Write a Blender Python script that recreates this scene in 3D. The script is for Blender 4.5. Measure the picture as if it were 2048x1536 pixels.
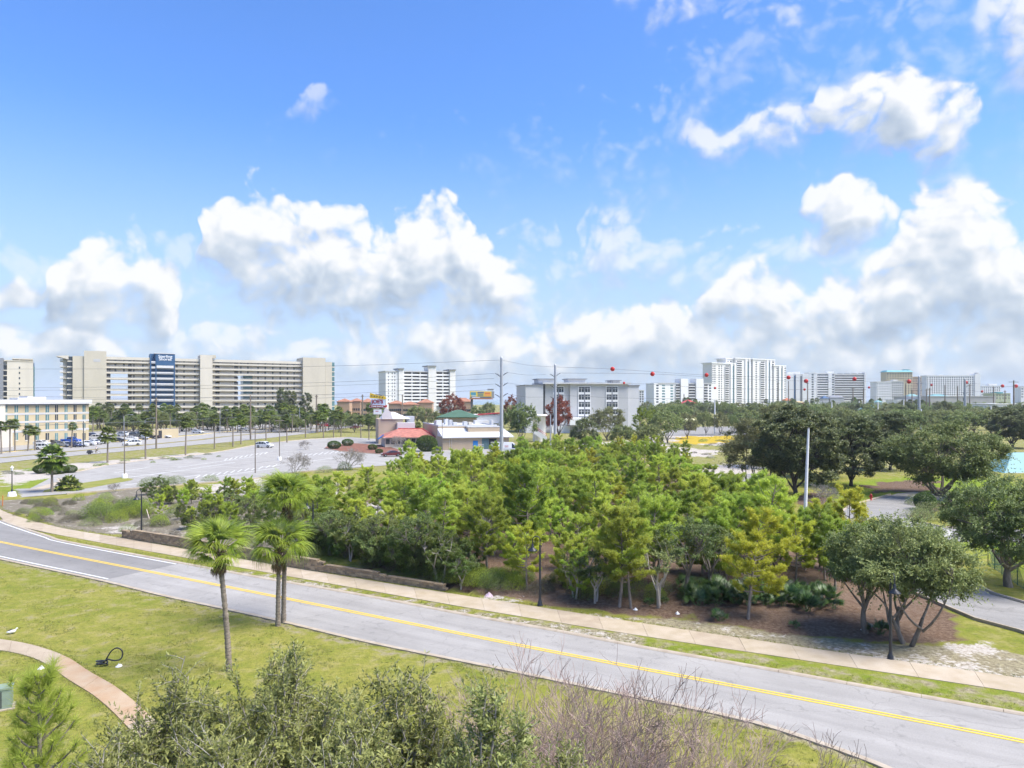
import bpy, math, random
import numpy as np
from mathutils import Vector, Matrix

for _o in list(bpy.data.objects):
    bpy.data.objects.remove(_o)
SC = bpy.context.scene
COL = SC.collection
rad = math.radians

# ---------------------------------------------------------------- camera
F, HZ, CX, CH = 1420.0, 797.0, 1024.0, 13.5      # focal length and horizon of the photograph, eye height in metres
cam_d = bpy.data.cameras.new('camera')
cam_d.sensor_width = 36.0
cam_d.lens = 36.0 * F / 2048.0
cam_d.shift_y = (HZ - 768.0) / 2048.0
cam_d.clip_start = 0.1
cam_d.clip_end = 20000.0
cam = bpy.data.objects.new('camera', cam_d)
cam.location = (0, 0, CH)
cam.rotation_euler = (rad(90), 0, 0)
COL.objects.link(cam)
SC.camera = cam

# ---------------------------------------------------------------- sun, exposure
SUN_AZ, SUN_EL = rad(106), rad(56)               # azimuth clockwise from the view direction (to the right and a little behind)
sun_dir = Vector((math.sin(SUN_AZ) * math.cos(SUN_EL), math.cos(SUN_AZ) * math.cos(SUN_EL), math.sin(SUN_EL)))
sun_d = bpy.data.lights.new('sun', 'SUN')
sun_d.energy = 2.0
sun_d.angle = rad(38)
sun_d.color = (1.0, 0.93, 0.82)
sun = bpy.data.objects.new('sun', sun_d)
sun.rotation_euler = (-sun_dir).to_track_quat('-Z', 'Y').to_euler()
sun.location = sun_dir * 100
COL.objects.link(sun)
SC.view_settings.view_transform = 'Standard'
SC.view_settings.look = 'None'
SC.view_settings.exposure = 2.0
SC.view_settings.gamma = 1.0
SC.view_settings.use_curve_mapping = False
SC.cycles.use_adaptive_sampling = True
SC.cycles.adaptive_threshold = .02
SC.cycles.max_bounces = 6
SC.cycles.diffuse_bounces = 3
SC.cycles.glossy_bounces = 2
SC.cycles.transmission_bounces = 4
SC.cycles.transparent_max_bounces = 6
SC.cycles.volume_bounces = 0
SC.cycles.caustics_reflective = False
SC.cycles.caustics_refractive = False
SC.cycles.sample_clamp_indirect = 4.0

# ---------------------------------------------------------------- world: Nishita sky with procedural cumulus
def build_world():
    w = bpy.data.worlds.new('World')
    SC.world = w
    w.use_nodes = True
    nt = w.node_tree
    nt.nodes.clear()
    N, L = nt.nodes.new, nt.links.new

    def new_math(tree, op, a, b=None, c=None, clamp=False):
        n = tree.nodes.new('ShaderNodeMath')
        n.operation = op
        n.use_clamp = clamp
        for i, v in enumerate((a, b, c)):
            if v is None:
                continue
            if isinstance(v, (int, float)):
                n.inputs[i].default_value = v
            else:
                tree.links.new(v, n.inputs[i])
        return n.outputs[0]

    def vmath(tree, op, a, b):
        n = tree.nodes.new('ShaderNodeVectorMath')
        n.operation = op
        for i, v in enumerate((a, b)):
            if v is None:
                continue
            if isinstance(v, tuple):
                n.inputs[i].default_value = v
            else:
                tree.links.new(v, n.inputs[i])
        return n

    # cloud layers: (column, top, base, weight) as measured, turned into azimuth / tan(elevation)
    layers = [
        [(-300, 640, 765, .74), (300, 655, 765, .68), (700, 645, 768, .74), (1100, 632, 770, .86), (1600, 632, 770, .88), (2300, 632, 770, .84)],
        [(-300, 470, 640, .52), (600, 520, 650, .50), (1200, 470, 640, .54), (2300, 430, 640, .54)],
        [(-300, 150, 300, .10), (400, 180, 300, .30), (1000, 240, 420, .38), (1250, 250, 420, .44), (1500, -20, 340, .44), (2300, -60, 300, .46)],
        [(-40, 650, 715, .9), (100, 650, 700, .9), (180, 640, 708, .95), (270, 655, 705, .9), (320, 688, 694, .1), (430, 688, 694, .1), (450, 676, 716, .85), (490, 690, 696, .1),
         (690, 690, 697, .1), (730, 676, 735, .7), (775, 692, 706, .1), (835, 690, 722, .7), (880, 650, 735, .95), (1000, 640, 742, .95), (1100, 636, 738, .95), (1180, 622, 738, 1),
         (1300, 606, 738, 1), (1370, 638, 742, .9), (1480, 660, 742, .8), (1700, 668, 742, .8), (1900, 672, 745, .75), (2200, 680, 745, .75)],
        [(-60, 560, 625, .9), (0, 545, 622, 1), (55, 575, 605, .8), (85, 500, 628, 1), (150, 440, 632, 1.05), (215, 485, 645, 1.05), (300, 512, 645, 1.05), (360, 555, 630, .9), (384, 560, 590, .1),
         (402, 430, 510, .9), (450, 412, 565, 1.05), (525, 366, 595, 1.1), (575, 395, 612, 1.1), (640, 415, 625, 1.1), (690, 420, 632, 1.1), (745, 462, 637, 1.1), (800, 412, 637, 1.1),
         (870, 392, 640, 1.15), (930, 412, 640, 1.15), (985, 465, 642, 1.05), (1025, 545, 640, .9), (1060, 600, 625, .6), (1110, 530, 570, .5), (1150, 450, 605, .62), (1250, 440, 612, .66), (1330, 480, 600, .62), (1400, 462, 535, .58), (1435, 490, 510, .1)],
        [(1380, 640, 660, .5), (1440, 610, 668, .85), (1490, 522, 672, 1), (1550, 500, 680, 1.02), (1615, 555, 690, 1), (1680, 480, 690, 1.02), (1745, 522, 695, 1), (1790, 460, 695, 1.05), (1830, 382, 695, 1.1),
         (1900, 345, 690, 1.15), (1990, 372, 690, 1.1), (2060, 420, 690, 1.1), (2200, 440, 690, 1)],
        [(545, 210, 236, .40), (590, 196, 238, .54), (650, 192, 244, .56), (700, 212, 240, .40), (760, 226, 232, .1), (1170, 383, 387, .1), (1205, 366, 410, .55), (1260, 374, 404, .5), (1310, 388, 392, .1), (1360, 262, 290, .35), (1400, 245, 312, .72),
         (1460, 260, 322, .75), (1560, 225, 312, .8), (1620, 222, 298, .8), (1642, 165, 278, .85), (1700, 132, 268, .95), (1750, 112, 278, 1), (1820, 142, 282, 1), (1900, 142, 285, 1), (1955, 185, 262, .9), (1985, 222, 232, .1)],
        [(1580, 402, 412, .1), (1612, 366, 436, .85), (1700, 352, 440, .95), (1800, 372, 436, .9), (1850, 400, 410, .1)],
        [(1580, 470, 480, .1), (1610, 444, 496, .7), (1700, 432, 492, .8), (1790, 445, 480, .6)],
        [(1180, -10, 0, .1), (1250, -25, 28, .55), (1300, -40, 64, .65), (1400, -40, 46, .65), (1490, -15, 16, .1), (1550, 8, 52, .55), (1620, 0, 64, .6), (1690, 22, 34, .1), (1870, 90, 100, .1), (1935, 50, 120, .6),
         (1970, -20, 150, .7), (2010, -40, 195, .8), (2200, -40, 195, .8)],
    ]
    g = bpy.data.node_groups.new('cloud_field', 'ShaderNodeTree')
    g.interface.new_socket('P', in_out='INPUT', socket_type='NodeSocketVector')
    g.interface.new_socket('field', in_out='OUTPUT', socket_type='NodeSocketFloat')
    g.interface.new_socket('height', in_out='OUTPUT', socket_type='NodeSocketFloat')
    g.interface.new_socket('weight', in_out='OUTPUT', socket_type='NodeSocketFloat')
    gi, go = g.nodes.new('NodeGroupInput'), g.nodes.new('NodeGroupOutput')
    P = gi.outputs[0]
    wn = g.nodes.new('ShaderNodeTexNoise')
    wn.noise_dimensions = '2D'
    wn.inputs['Scale'].default_value = 9.0
    wn.inputs['Detail'].default_value = 3.0
    g.links.new(P, wn.inputs['Vector'])
    warp = vmath(g, 'MULTIPLY', vmath(g, 'SUBTRACT', wn.outputs['Color'], (.5, .5, .5)).outputs[0], (.105, .075, 0)).outputs[0]
    Q = vmath(g, 'ADD', P, warp).outputs[0]
    acc = None
    sq = g.nodes.new('ShaderNodeSeparateXYZ')
    g.links.new(Q, sq.inputs[0])
    pos = new_math(g, 'MULTIPLY_ADD', sq.outputs[0], 1 / rad(84), .5)
    for lay in layers:
        rp = g.nodes.new('ShaderNodeValToRGB')
        el = rp.color_ramp.elements
        st = []
        for (px, t, b_, wt) in lay:
            if wt > .88: t, b_ = t + 10, b_ + 34
            az = math.atan((px - CX) / F)
            k = math.cos(az) / F
            st.append((min(1, max(0, az / rad(84) + .5)), (HZ - (t + b_) / 2) * k, max(4., b_ - t) / 2 * k * (1.12 if wt > .88 else 1.4), wt))
        st = [(max(0, st[0][0] - .012), st[0][1], .003, 0.)] + st + ([(min(1, st[-1][0] + .012), st[-1][1], .003, 0.)] if st[-1][0] < .98 else [])
        while len(el) < len(st):
            el.new(.5)
        for e_, (p, m_, h_, w_) in zip(el, st):
            e_.position = p
            e_.color = (m_, h_, w_, 1)
        g.links.new(pos, rp.inputs[0])
        sc_ = g.nodes.new('ShaderNodeSeparateColor')
        g.links.new(rp.outputs[0], sc_.inputs[0])
        d = new_math(g, 'DIVIDE', new_math(g, 'SUBTRACT', sq.outputs[1], sc_.outputs[0]), sc_.outputs[1])
        b = new_math(g, 'MULTIPLY', new_math(g, 'MULTIPLY_ADD', new_math(g, 'MULTIPLY', d, d), -.8, 1.0), sc_.outputs[2])
        b = new_math(g, 'MAXIMUM', b, -.6)
        b = new_math(g, 'MULTIPLY_ADD', new_math(g, 'MINIMUM', new_math(g, 'SUBTRACT', sc_.outputs[2], .45), 0.), 3.0, b)
        if acc is None:
            acc, dv, wv = b, d, sc_.outputs[2]
        else:
            k = new_math(g, 'MULTIPLY_ADD', new_math(g, 'SUBTRACT', b, acc), 3.0, .5, clamp=True)
            dv = new_math(g, 'MULTIPLY_ADD', new_math(g, 'SUBTRACT', d, dv), k, dv)
            wv = new_math(g, 'MULTIPLY_ADD', new_math(g, 'SUBTRACT', sc_.outputs[2], wv), k, wv)
            acc = new_math(g, 'SMOOTH_MAX', acc, b, .15)
    acc = new_math(g, 'MAXIMUM', acc, -0.6)
    fb = g.nodes.new('ShaderNodeTexNoise')
    fb.noise_dimensions = '2D'
    fb.inputs['Scale'].default_value = 17.0
    fb.inputs['Detail'].default_value = 6.0
    fb.inputs['Roughness'].default_value = .55
    g.links.new(P, fb.inputs['Vector'])
    vo = g.nodes.new('ShaderNodeTexVoronoi')           # cauliflower lumps
    vo.voronoi_dimensions = '2D'
    vo.feature = 'F1'
    vo.inputs['Scale'].default_value = 34.0
    vo.inputs['Detail'].default_value = 1.0
    g.links.new(Q, vo.inputs['Vector'])
    f = new_math(g, 'MULTIPLY_ADD', new_math(g, 'SUBTRACT', fb.outputs['Fac'], .5), 1.65, acc)
    f = new_math(g, 'MULTIPLY_ADD', new_math(g, 'SUBTRACT', .45, vo.outputs['Distance']), .55, f)
    g.links.new(f, go.inputs[0])
    g.links.new(dv, go.inputs[1])
    g.links.new(wv, go.inputs[2])

    tc = N('ShaderNodeTexCoord')
    sx = N('ShaderNodeSeparateXYZ')
    L(tc.outputs['Generated'], sx.inputs[0])
    X, Y, Z = sx.outputs
    az = new_math(nt, 'ARCTAN2', X, Y)
    # the same weather all round the horizon: the banks in view repeat, mirrored, every 84 degrees
    azw = new_math(nt, 'SUBTRACT', new_math(nt, 'PINGPONG', new_math(nt, 'ADD', az, rad(42)), rad(84)), rad(42))
    hyp = new_math(nt, 'SQRT', new_math(nt, 'ADD', new_math(nt, 'MULTIPLY', X, X), new_math(nt, 'MULTIPLY', Y, Y)))
    v = new_math(nt, 'DIVIDE', Z, new_math(nt, 'MAXIMUM', hyp, .001))
    cb = N('ShaderNodeCombineXYZ')
    L(azw, cb.inputs[0])
    L(v, cb.inputs[1])
    f1n, f2n = N('ShaderNodeGroup'), N('ShaderNodeGroup')
    f1n.node_tree = g
    g2 = g.copy()
    for n_ in g2.nodes:
        if n_.bl_idname == 'ShaderNodeTexNoise' and n_.inputs['Detail'].default_value > 3:
            n_.inputs['Detail'].default_value = 2.0
        if n_.bl_idname == 'ShaderNodeTexVoronoi':
            n_.inputs['Detail'].default_value = 0.0
    f2n.node_tree = g2
    L(cb.outputs[0], f1n.inputs[0])
    L(vmath(nt, 'ADD', cb.outputs[0], (.012, .026, 0)).outputs[0], f2n.inputs[0])
    f1, f2 = f1n.outputs[0], f2n.outputs[0]

    def smooth(val, a, b):
        n = N('ShaderNodeMapRange')
        n.interpolation_type = 'SMOOTHSTEP'
        n.inputs['From Min'].default_value = a
        n.inputs['From Max'].default_value = b
        L(val, n.inputs['Value'])
        return n.outputs[0]
    # crisp sunlit tops, soft shaded bases
    hgt = new_math(nt, 'MULTIPLY_ADD', f1n.outputs[1], .5, .5, clamp=True)
    edge = new_math(nt, 'MULTIPLY_ADD', hgt, -.74, 1.18)
    alpha = new_math(nt, 'DIVIDE', new_math(nt, 'SUBTRACT', f1, .04), edge, clamp=True)
    alpha = new_math(nt, 'MULTIPLY', smooth(alpha, 0., 1.), smooth(f1n.outputs[2], .15, .98))
    thick = smooth(f1, .45, 1.35)
    lit = new_math(nt, 'MULTIPLY', new_math(nt, 'SUBTRACT', f1, f2), .62)
    lit = new_math(nt, 'ADD', lit, new_math(nt, 'MULTIPLY_ADD', hgt, .60, .40))
    lit = new_math(nt, 'MULTIPLY_ADD', thick, -.10, lit, clamp=True)
    cr = N('ShaderNodeValToRGB')
    e = cr.color_ramp.elements
    e[0].position, e[0].color = .15, (.44, .53, .65, 1)
    e[1].position, e[1].color = .92, (1.0, 1.0, 1.0, 1)
    m = e.new(.55)
    m.color = (.66, .735, .82, 1)
    L(lit, cr.inputs[0])
    sky = N('ShaderNodeTexSky')
    sky.sky_type = 'NISHITA'
    sky.sun_disc = False
    sky.sun_elevation = SUN_EL
    sky.sun_rotation = SUN_AZ
    sky.altitude = 10
    sky.air_density = 1.0
    sky.dust_density = .6
    sky.ozone_density = 2.2
    hs = vmath(nt, 'MULTIPLY', sky.outputs[0], SKY_GAIN)
    cl = N('ShaderNodeVectorMath')
    cl.operation = 'SCALE'
    L(cr.outputs[0], cl.inputs[0])
    cl.inputs['Scale'].default_value = CLOUD_VAL
    # distant haze whitens the lowest sky
    low = smooth(v, .40, -.03)
    mx0 = N('ShaderNodeMix')
    mx0.data_type = 'RGBA'
    L(new_math(nt, 'MULTIPLY', low, .96), mx0.inputs['Factor'])
    L(hs.outputs[0], mx0.inputs['A'])
    mx0.inputs['B'].default_value = (CLOUD_VAL * .62, CLOUD_VAL * .74, CLOUD_VAL * .90, 1)
    mx = N('ShaderNodeMix')
    mx.data_type = 'RGBA'
    L(new_math(nt, 'MULTIPLY', alpha, .96), mx.inputs['Factor'])
    L(mx0.outputs['Result'], mx.inputs['A'])
    L(cl.outputs[0], mx.inputs['B'])
    bg = N('ShaderNodeBackground')
    bg.inputs['Strength'].default_value = .125
    L(mx.outputs['Result'], bg.inputs['Color'])
    out = N('ShaderNodeOutputWorld')
    L(bg.outputs[0], out.inputs['Surface'])
    w.cycles.sampling_method = 'MANUAL'
    w.cycles.sample_map_resolution = 512

SKY_GAIN, CLOUD_VAL = (.255, .375, .56), 2.05
build_world()

# ================================================================ helpers
def gp0(px, py, z=0.0):
    D = F * (CH - z) / (py - HZ)
    return ((px - CX) * D / F, D)

def at(px, py, D):
    return Vector(((px - CX) * D / F, D, CH - (py - HZ) * D / F))

def smoothstep(a, b, x):
    t = np.clip((x - a) / (b - a), 0, 1)
    return t * t * (3 - 2 * t)

def tag(o, label=None, cat=None, group=None, kind=None):
    if label: o['label'] = label
    if cat: o['category'] = cat
    if group: o['group'] = group
    if kind: o['kind'] = kind
    return o

def link(o, parent=None):
    COL.objects.link(o)
    if parent is not None:
        o.parent = parent
    return o

def empty(name, loc=(0, 0, 0), rz=0.0, label=None, cat=None, group=None):
    o = bpy.data.objects.new(name, None)
    o.empty_display_size = .3
    o.location = loc
    o.rotation_euler = (0, 0, rz)
    link(o)
    return tag(o, label, cat, group)

def add(name, mesh, parent=None, loc=(0, 0, 0), rot=(0, 0, 0), scale=(1, 1, 1)):
    o = bpy.data.objects.new(name, mesh)
    o.location = loc
    o.rotation_euler = rot
    o.scale = scale
    return link(o, parent)

def copy_tree(o, parent=None):
    c = o.copy()
    link(c)
    c.parent = parent
    for ch in list(o.children):
        copy_tree(ch, c)
    return c

def np_mesh(name, V, faces, mat=None, smooth=False):
    """V (n,3); faces: list of index arrays (m,k)"""
    me = bpy.data.meshes.new(name)
    V = np.asarray(V, dtype=np.float32)
    if not isinstance(faces, (list, tuple)):
        faces = [faces]
    faces = [np.asarray(f, dtype=np.int32) for f in faces if len(f)]
    loops = np.concatenate([f.ravel() for f in faces])
    cnt = np.concatenate([np.full(len(f), f.shape[1], np.int32) for f in faces])
    me.vertices.add(len(V))
    me.vertices.foreach_set('co', V.ravel())
    me.loops.add(len(loops))
    me.loops.foreach_set('vertex_index', loops)
    me.polygons.add(len(cnt))
    me.polygons.foreach_set('loop_start', np.concatenate([[0], np.cumsum(cnt)[:-1]]).astype(np.int32))
    me.polygons.foreach_set('loop_total', cnt)
    if smooth:
        me.polygons.foreach_set('use_smooth', np.ones(len(cnt), bool))
    me.update(calc_edges=True)
    if mat is not None:
        me.materials.append(mat)
    return me

class MB:
    """collects simple shapes into one mesh"""
    def __init__(s):
        s.v, s.f, s.m, s.sm = [], [], [], []
        s.cur = 0
    def face(s, pts, smooth=False):
        n = len(s.v)
        s.v += [tuple(p) for p in pts]
        s.f.append(tuple(range(n, n + len(pts))))
        s.m.append(s.cur); s.sm.append(smooth)
        return s
    def grid(s, rows, close=False, smooth=True):
        n = len(s.v)
        k = len(rows[0])
        for r in rows:
            s.v += [tuple(p) for p in r]
        for i in range(len(rows) - 1):
            for j in range(k if close else k - 1):
                a, b = n + i * k + j, n + i * k + (j + 1) % k
                s.f.append((a, b, b + k, a + k)); s.m.append(s.cur); s.sm.append(smooth)
        return s
    def box(s, x0, x1, y0, y1, z0, z1, M=None):
        c = [Vector((x, y, z)) for z in (z0, z1) for (x, y) in ((x0, y0), (x1, y0), (x1, y1), (x0, y1))]
        if M is not None: c = [M @ p for p in c]
        n = len(s.v)
        s.v += [tuple(p) for p in c]
        for q in ((3, 2, 1, 0), (4, 5, 6, 7), (0, 1, 5, 4), (1, 2, 6, 5), (2, 3, 7, 6), (3, 0, 4, 7)):
            s.f.append(tuple(n + i for i in q)); s.m.append(s.cur); s.sm.append(False)
        return s
    def tube(s, pts, rr, sides=8, caps=True, smooth=True):
        pts = [Vector(p) for p in pts]
        if not isinstance(rr, (list, tuple)): rr = [rr] * len(pts)
        rows = []
        ref = None
        for i, p in enumerate(pts):
            d = (pts[min(i + 1, len(pts) - 1)] - pts[max(i - 1, 0)])
            d = d.normalized() if d.length > 1e-9 else Vector((0, 0, 1))
            if ref is None:
                ref = Vector((1, 0, 0)) if abs(d.x) < .8 else Vector((0, 1, 0))
            a = (ref - d * ref.dot(d)).normalized()
            ref = a
            b = d.cross(a)
            rows.append([p + (a * math.cos(t) + b * math.sin(t)) * rr[i] for t in [2 * math.pi * k / sides for k in range(sides)]])
        s.grid(rows, close=True, smooth=smooth)
        if caps:
            s.face(list(reversed(rows[0]))); s.face(rows[-1])
        return s
    def lathe(s, prof, sides=16, o=(0, 0, 0), smooth=True, axis='z'):
        rows = []
        for (r, z) in prof:
            row = []
            for k in range(sides):
                t = 2 * math.pi * k / sides
                p = (r * math.cos(t), r * math.sin(t), z) if axis == 'z' else (r * math.cos(t), z, r * math.sin(t))
                row.append((p[0] + o[0], p[1] + o[1], p[2] + o[2]))
            rows.append(row)
        s.grid(rows, close=True, smooth=smooth)
        if prof[0][0] > .001: s.face(list(reversed(rows[0])))
        if prof[-1][0] > .001: s.face(rows[-1])
        return s
    def mesh(s, name, mats):
        me = bpy.data.meshes.new(name)
        me.from_pydata(s.v, [], s.f)
        if not isinstance(mats, (list, tuple)): mats = [mats]
        for m in mats: me.materials.append(m)
        me.polygons.foreach_set('material_index', s.m)
        me.polygons.foreach_set('use_smooth', s.sm)
        me.update()
        return me
    def build(s, name, mats, parent=None, loc=(0, 0, 0), rot=(0, 0, 0), scale=(1, 1, 1)):
        return add(name, s.mesh(name, mats), parent, loc, rot, scale)

# ---------------------------------------------------------------- materials
MATS = {}
def mat(name, col, rough=.7, var=.12, scale=3.0, bump=0.0, bscale=20.0, metal=0.0, spec=.3, var2=None, streak=0.0, emit=None):
    """principled, colour broken up by world-space noise; optional second colour, rain streaks and relief"""
    if name in MATS: return MATS[name]
    m = bpy.data.materials.new(name)
    m.use_nodes = True
    nt = m.node_tree
    b = nt.nodes['Principled BSDF']
    b.inputs['Roughness'].default_value = rough
    b.inputs['Metallic'].default_value = metal
    b.inputs['Specular IOR Level'].default_value = spec
    N, L = nt.nodes.new, nt.links.new
    if var > 0:
        g = N('ShaderNodeNewGeometry')
        src = g.outputs['Position']
        if streak:
            mp = N('ShaderNodeMapping'); mp.inputs['Scale'].default_value = (1, 1, streak)
            L(src, mp.inputs[0]); src = mp.outputs[0]
        n = N('ShaderNodeTexNoise'); n.inputs['Scale'].default_value = scale; n.inputs['Detail'].default_value = 4
        L(src, n.inputs['Vector'])
        r = N('ShaderNodeValToRGB')
        c2 = var2 or tuple(min(1, c * (1 + var)) for c in col)
        c1 = col if var2 else tuple(c * (1 - var) for c in col)
        r.color_ramp.elements[0].position, r.color_ramp.elements[0].color = .32, (*c1, 1)
        r.color_ramp.elements[1].position, r.color_ramp.elements[1].color = .68, (*c2, 1)
        L(n.outputs['Fac'], r.inputs[0]); L(r.outputs[0], b.inputs['Base Color'])
        if bump:
            n2 = N('ShaderNodeTexNoise'); n2.inputs['Scale'].default_value = bscale; n2.inputs['Detail'].default_value = 3
            L(g.outputs['Position'], n2.inputs['Vector'])
            bp = N('ShaderNodeBump'); bp.inputs['Strength'].default_value = bump; bp.inputs['Distance'].default_value = .05
            L(n2.outputs['Fac'], bp.inputs['Height']); L(bp.outputs[0], b.inputs['Normal'])
    else:
        b.inputs['Base Color'].default_value = (*col, 1)
    if emit:
        b.inputs['Emission Color'].default_value = (*emit, 1); b.inputs['Emission Strength'].default_value = 1
    MATS[name] = m
    return m

def leaf_mat(name, c_dark, c_light, trans=.35, rough=.55, hue=.03, objvar=.25, gloss=.25):
    """foliage: colour differs from leaf to leaf and from plant to plant; light shines through the blades"""
    if name in MATS: return MATS[name]
    m = bpy.data.materials.new(name)
    m.use_nodes = True
    nt = m.node_tree
    nt.nodes.clear()
    N, L = nt.nodes.new, nt.links.new
    g = N('ShaderNodeNewGeometry')
    oi = N('ShaderNodeObjectInfo')
    r = N('ShaderNodeValToRGB')
    r.color_ramp.elements[0].color = (*c_dark, 1)
    r.color_ramp.elements[1].color = (*c_light, 1)
    L(g.outputs['Random Per Island'], r.inputs[0])
    hs = N('ShaderNodeHueSaturation')
    mr = N('ShaderNodeMapRange'); mr.inputs['To Min'].default_value = .5 - hue; mr.inputs['To Max'].default_value = .5 + hue
    L(oi.outputs['Random'], mr.inputs['Value']); L(mr.outputs[0], hs.inputs['Hue'])
    mv = N('ShaderNodeMath'); mv.operation = 'FRACT'
    mm = N('ShaderNodeMath'); mm.operation = 'MULTIPLY'; mm.inputs[1].default_value = 7.31
    L(oi.outputs['Random'], mm.inputs[0]); L(mm.outputs[0], mv.inputs[0])
    mr2 = N('ShaderNodeMapRange'); mr2.inputs['To Min'].default_value = 1 - objvar; mr2.inputs['To Max'].default_value = 1 + objvar
    L(mv.outputs[0], mr2.inputs['Value']); L(mr2.outputs[0], hs.inputs['Value'])
    L(r.outputs[0], hs.inputs['Color'])
    p = N('ShaderNodeBsdfPrincipled')
    p.inputs['Roughness'].default_value = rough
    p.inputs['Specular IOR Level'].default_value = gloss
    L(hs.outputs[0], p.inputs['Base Color'])
    # shading normals tilted skyward, an added brightening whichever way a blade faces
    up = N('ShaderNodeVectorMath'); up.operation = 'MULTIPLY_ADD'; L(g.outputs['Normal'], up.inputs[0]); up.inputs[1].default_value = (.6, .6, .6); up.inputs[2].default_value = (0, 0, .6)
    nn = N('ShaderNodeVectorMath'); nn.operation = 'NORMALIZE'; L(up.outputs[0], nn.inputs[0]); L(nn.outputs[0], p.inputs['Normal'])
    t = N('ShaderNodeBsdfTranslucent'); L(hs.outputs[0], t.inputs['Color'])
    mx = N('ShaderNodeMixShader'); mx.inputs[0].default_value = trans
    L(p.outputs[0], mx.inputs[1]); L(t.outputs[0], mx.inputs[2])
    o = N('ShaderNodeOutputMaterial'); L(mx.outputs[0], o.inputs['Surface'])
    MATS[name] = m
    return m

# unit box meshes shared by every plain slab, pane or post of one material
UNIT = {}
def unit_box(m):
    if m.name not in UNIT:
        UNIT[m.name] = MB().box(0, 1, 0, 1, 0, 1).mesh('unit_' + m.name, m)
    return UNIT[m.name]

def cube(name, m, parent, x0, x1, y0, y1, z0, z1):
    return add(name, unit_box(m), parent, (x0, y0, z0), (0, 0, 0), (x1 - x0, y1 - y0, z1 - z0))

def text_mesh(body, size, m, extrude=.02, align='CENTER', bold=0.0):
    c = bpy.data.curves.new('text', 'FONT')
    c.body = body; c.size = size; c.extrude = extrude; c.align_x = align; c.align_y = 'CENTER'; c.offset = bold
    o = bpy.data.objects.new('text', c)
    COL.objects.link(o)
    dg = bpy.context.evaluated_depsgraph_get()
    me = bpy.data.meshes.new_from_object(o.evaluated_get(dg))
    bpy.data.objects.remove(o)
    me.materials.clear(); me.materials.append(m)
    return me

def catmull(pts, n=8):
    pts = [np.array(p, float) for p in pts]
    P = [2 * pts[0] - pts[1]] + pts + [2 * pts[-1] - pts[-2]]
    out = []
    for i in range(1, len(P) - 2):
        for k in range(n):
            t = k / n
            a, b, c, d = P[i - 1], P[i], P[i + 1], P[i + 2]
            out.append(.5 * ((2 * b) + (c - a) * t + (2 * a - 5 * b + 4 * c - d) * t * t + (3 * b - a - 3 * c + d) * t ** 3))
    out.append(P[-2])
    return np.array(out)

def resample(pts, step):
    pts = np.asarray(pts, float)
    seg = np.linalg.norm(np.diff(pts, axis=0), axis=1)
    s = np.concatenate([[0], np.cumsum(seg)])
    n = max(2, int(round(s[-1] / step)) + 1)
    t = np.linspace(0, s[-1], n)
    return np.stack([np.interp(t, s, pts[:, k]) for k in range(pts.shape[1])], axis=1)

def offset_line(pts, d):
    pts = np.asarray(pts, float)
    t = np.gradient(pts, axis=0)
    t /= np.linalg.norm(t, axis=1)[:, None]
    n = np.stack([-t[:, 1], t[:, 0]], axis=1)
    return pts + n * d

def in_poly(x, y, poly):
    ins = np.zeros(x.shape, bool)
    n = len(poly)
    for i in range(n):
        (x1, y1), (x2, y2) = poly[i], poly[(i + 1) % n]
        if y1 == y2: continue
        c = ((y1 > y) != (y2 > y)) & (x < (x2 - x1) * (y - y1) / (y2 - y1) + x1)
        ins ^= c
    return ins

def dist_line(x, y, pts, closed=False):
    d = np.full(x.shape, 1e9)
    n = len(pts)
    for i in range(n if closed else n - 1):
        (x1, y1), (x2, y2) = pts[i], pts[(i + 1) % n]
        dx, dy = x2 - x1, y2 - y1
        t = np.clip(((x - x1) * dx + (y - y1) * dy) / (dx * dx + dy * dy + 1e-12), 0, 1)
        d = np.minimum(d, np.hypot(x - x1 - t * dx, y - y1 - t * dy))
    return d

def sdist(x, y, poly):
    d = dist_line(x, y, poly, True)
    return np.where(in_poly(x, y, poly), d, -d)

def px_poly(pts):
    return [gp0(*p) for p in pts]

# ================================================================ ground, roads, pavements
NEAR_EDGE = [(-75., 79.), (-57., 68.2), (-43.2, 60.0), (-30.3, 52.75), (-23.7, 48.7), (-15., 43.8), (-8., 39.55), (-.7, 35.7), (4.1, 33.1), (8.6, 30.7), (10.6, 29.4), (12., 28.1), (13.3, 26.7), (14.1, 25.6), (16., 22.5), (17., 18.)]
FAR_EDGE = [(-78., 104.), (-64., 86.), (-56.7, 78.6), (-50.6, 73.4), (-45.2, 69.1), (-43., 67.3), (-34.8, 62.4), (-27.2, 58.0), (-20., 53.8), (-10.5, 48.6), (-2.8, 44.0), (2.2, 41.2), (7., 38.3), (12., 35.55), (16., 33.3), (19.1, 31.6), (21.8, 30.1), (28., 26.6), (36., 22.)]
CENTRE = [(-80., 86.0), (-48.2, 66.8), (-28.6, 55.5), (-14.1, 47.2), (-2.6, 40.5), (4.5, 36.5), (10.6, 33.2), (17.7, 29.3), (21.5, 27.1), (30., 22.2)]
WALK_NEAR = [(-66., 90.5), (-57.2, 79.6), (-52., 74.9), (-46.7, 71.2), (-38.4, 66.2), (-28.3, 60.3), (-15.8, 53.), (-2.9, 45.6), (7.3, 40.2), (14.4, 36.7), (21.4, 33.3), (27., 30.4), (36., 25.5)]
WALK_FAR = [(-70., 95.5), (-61.4, 85.4), (-52.5, 77.9), (-45.7, 73.0), (-37.5, 68.3), (-28.8, 63.1), (-16.7, 55.9), (-4.8, 49.2), (1.4, 45.9), (8.2, 42.2), (15.2, 38.6), (22.6, 35.), (28.3, 32.), (37.5, 27.)]
WALL = [gp0(*p) for p in ((243, 1077), (377, 1099), (600, 1139), (680, 1151), (887, 1184))]

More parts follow.
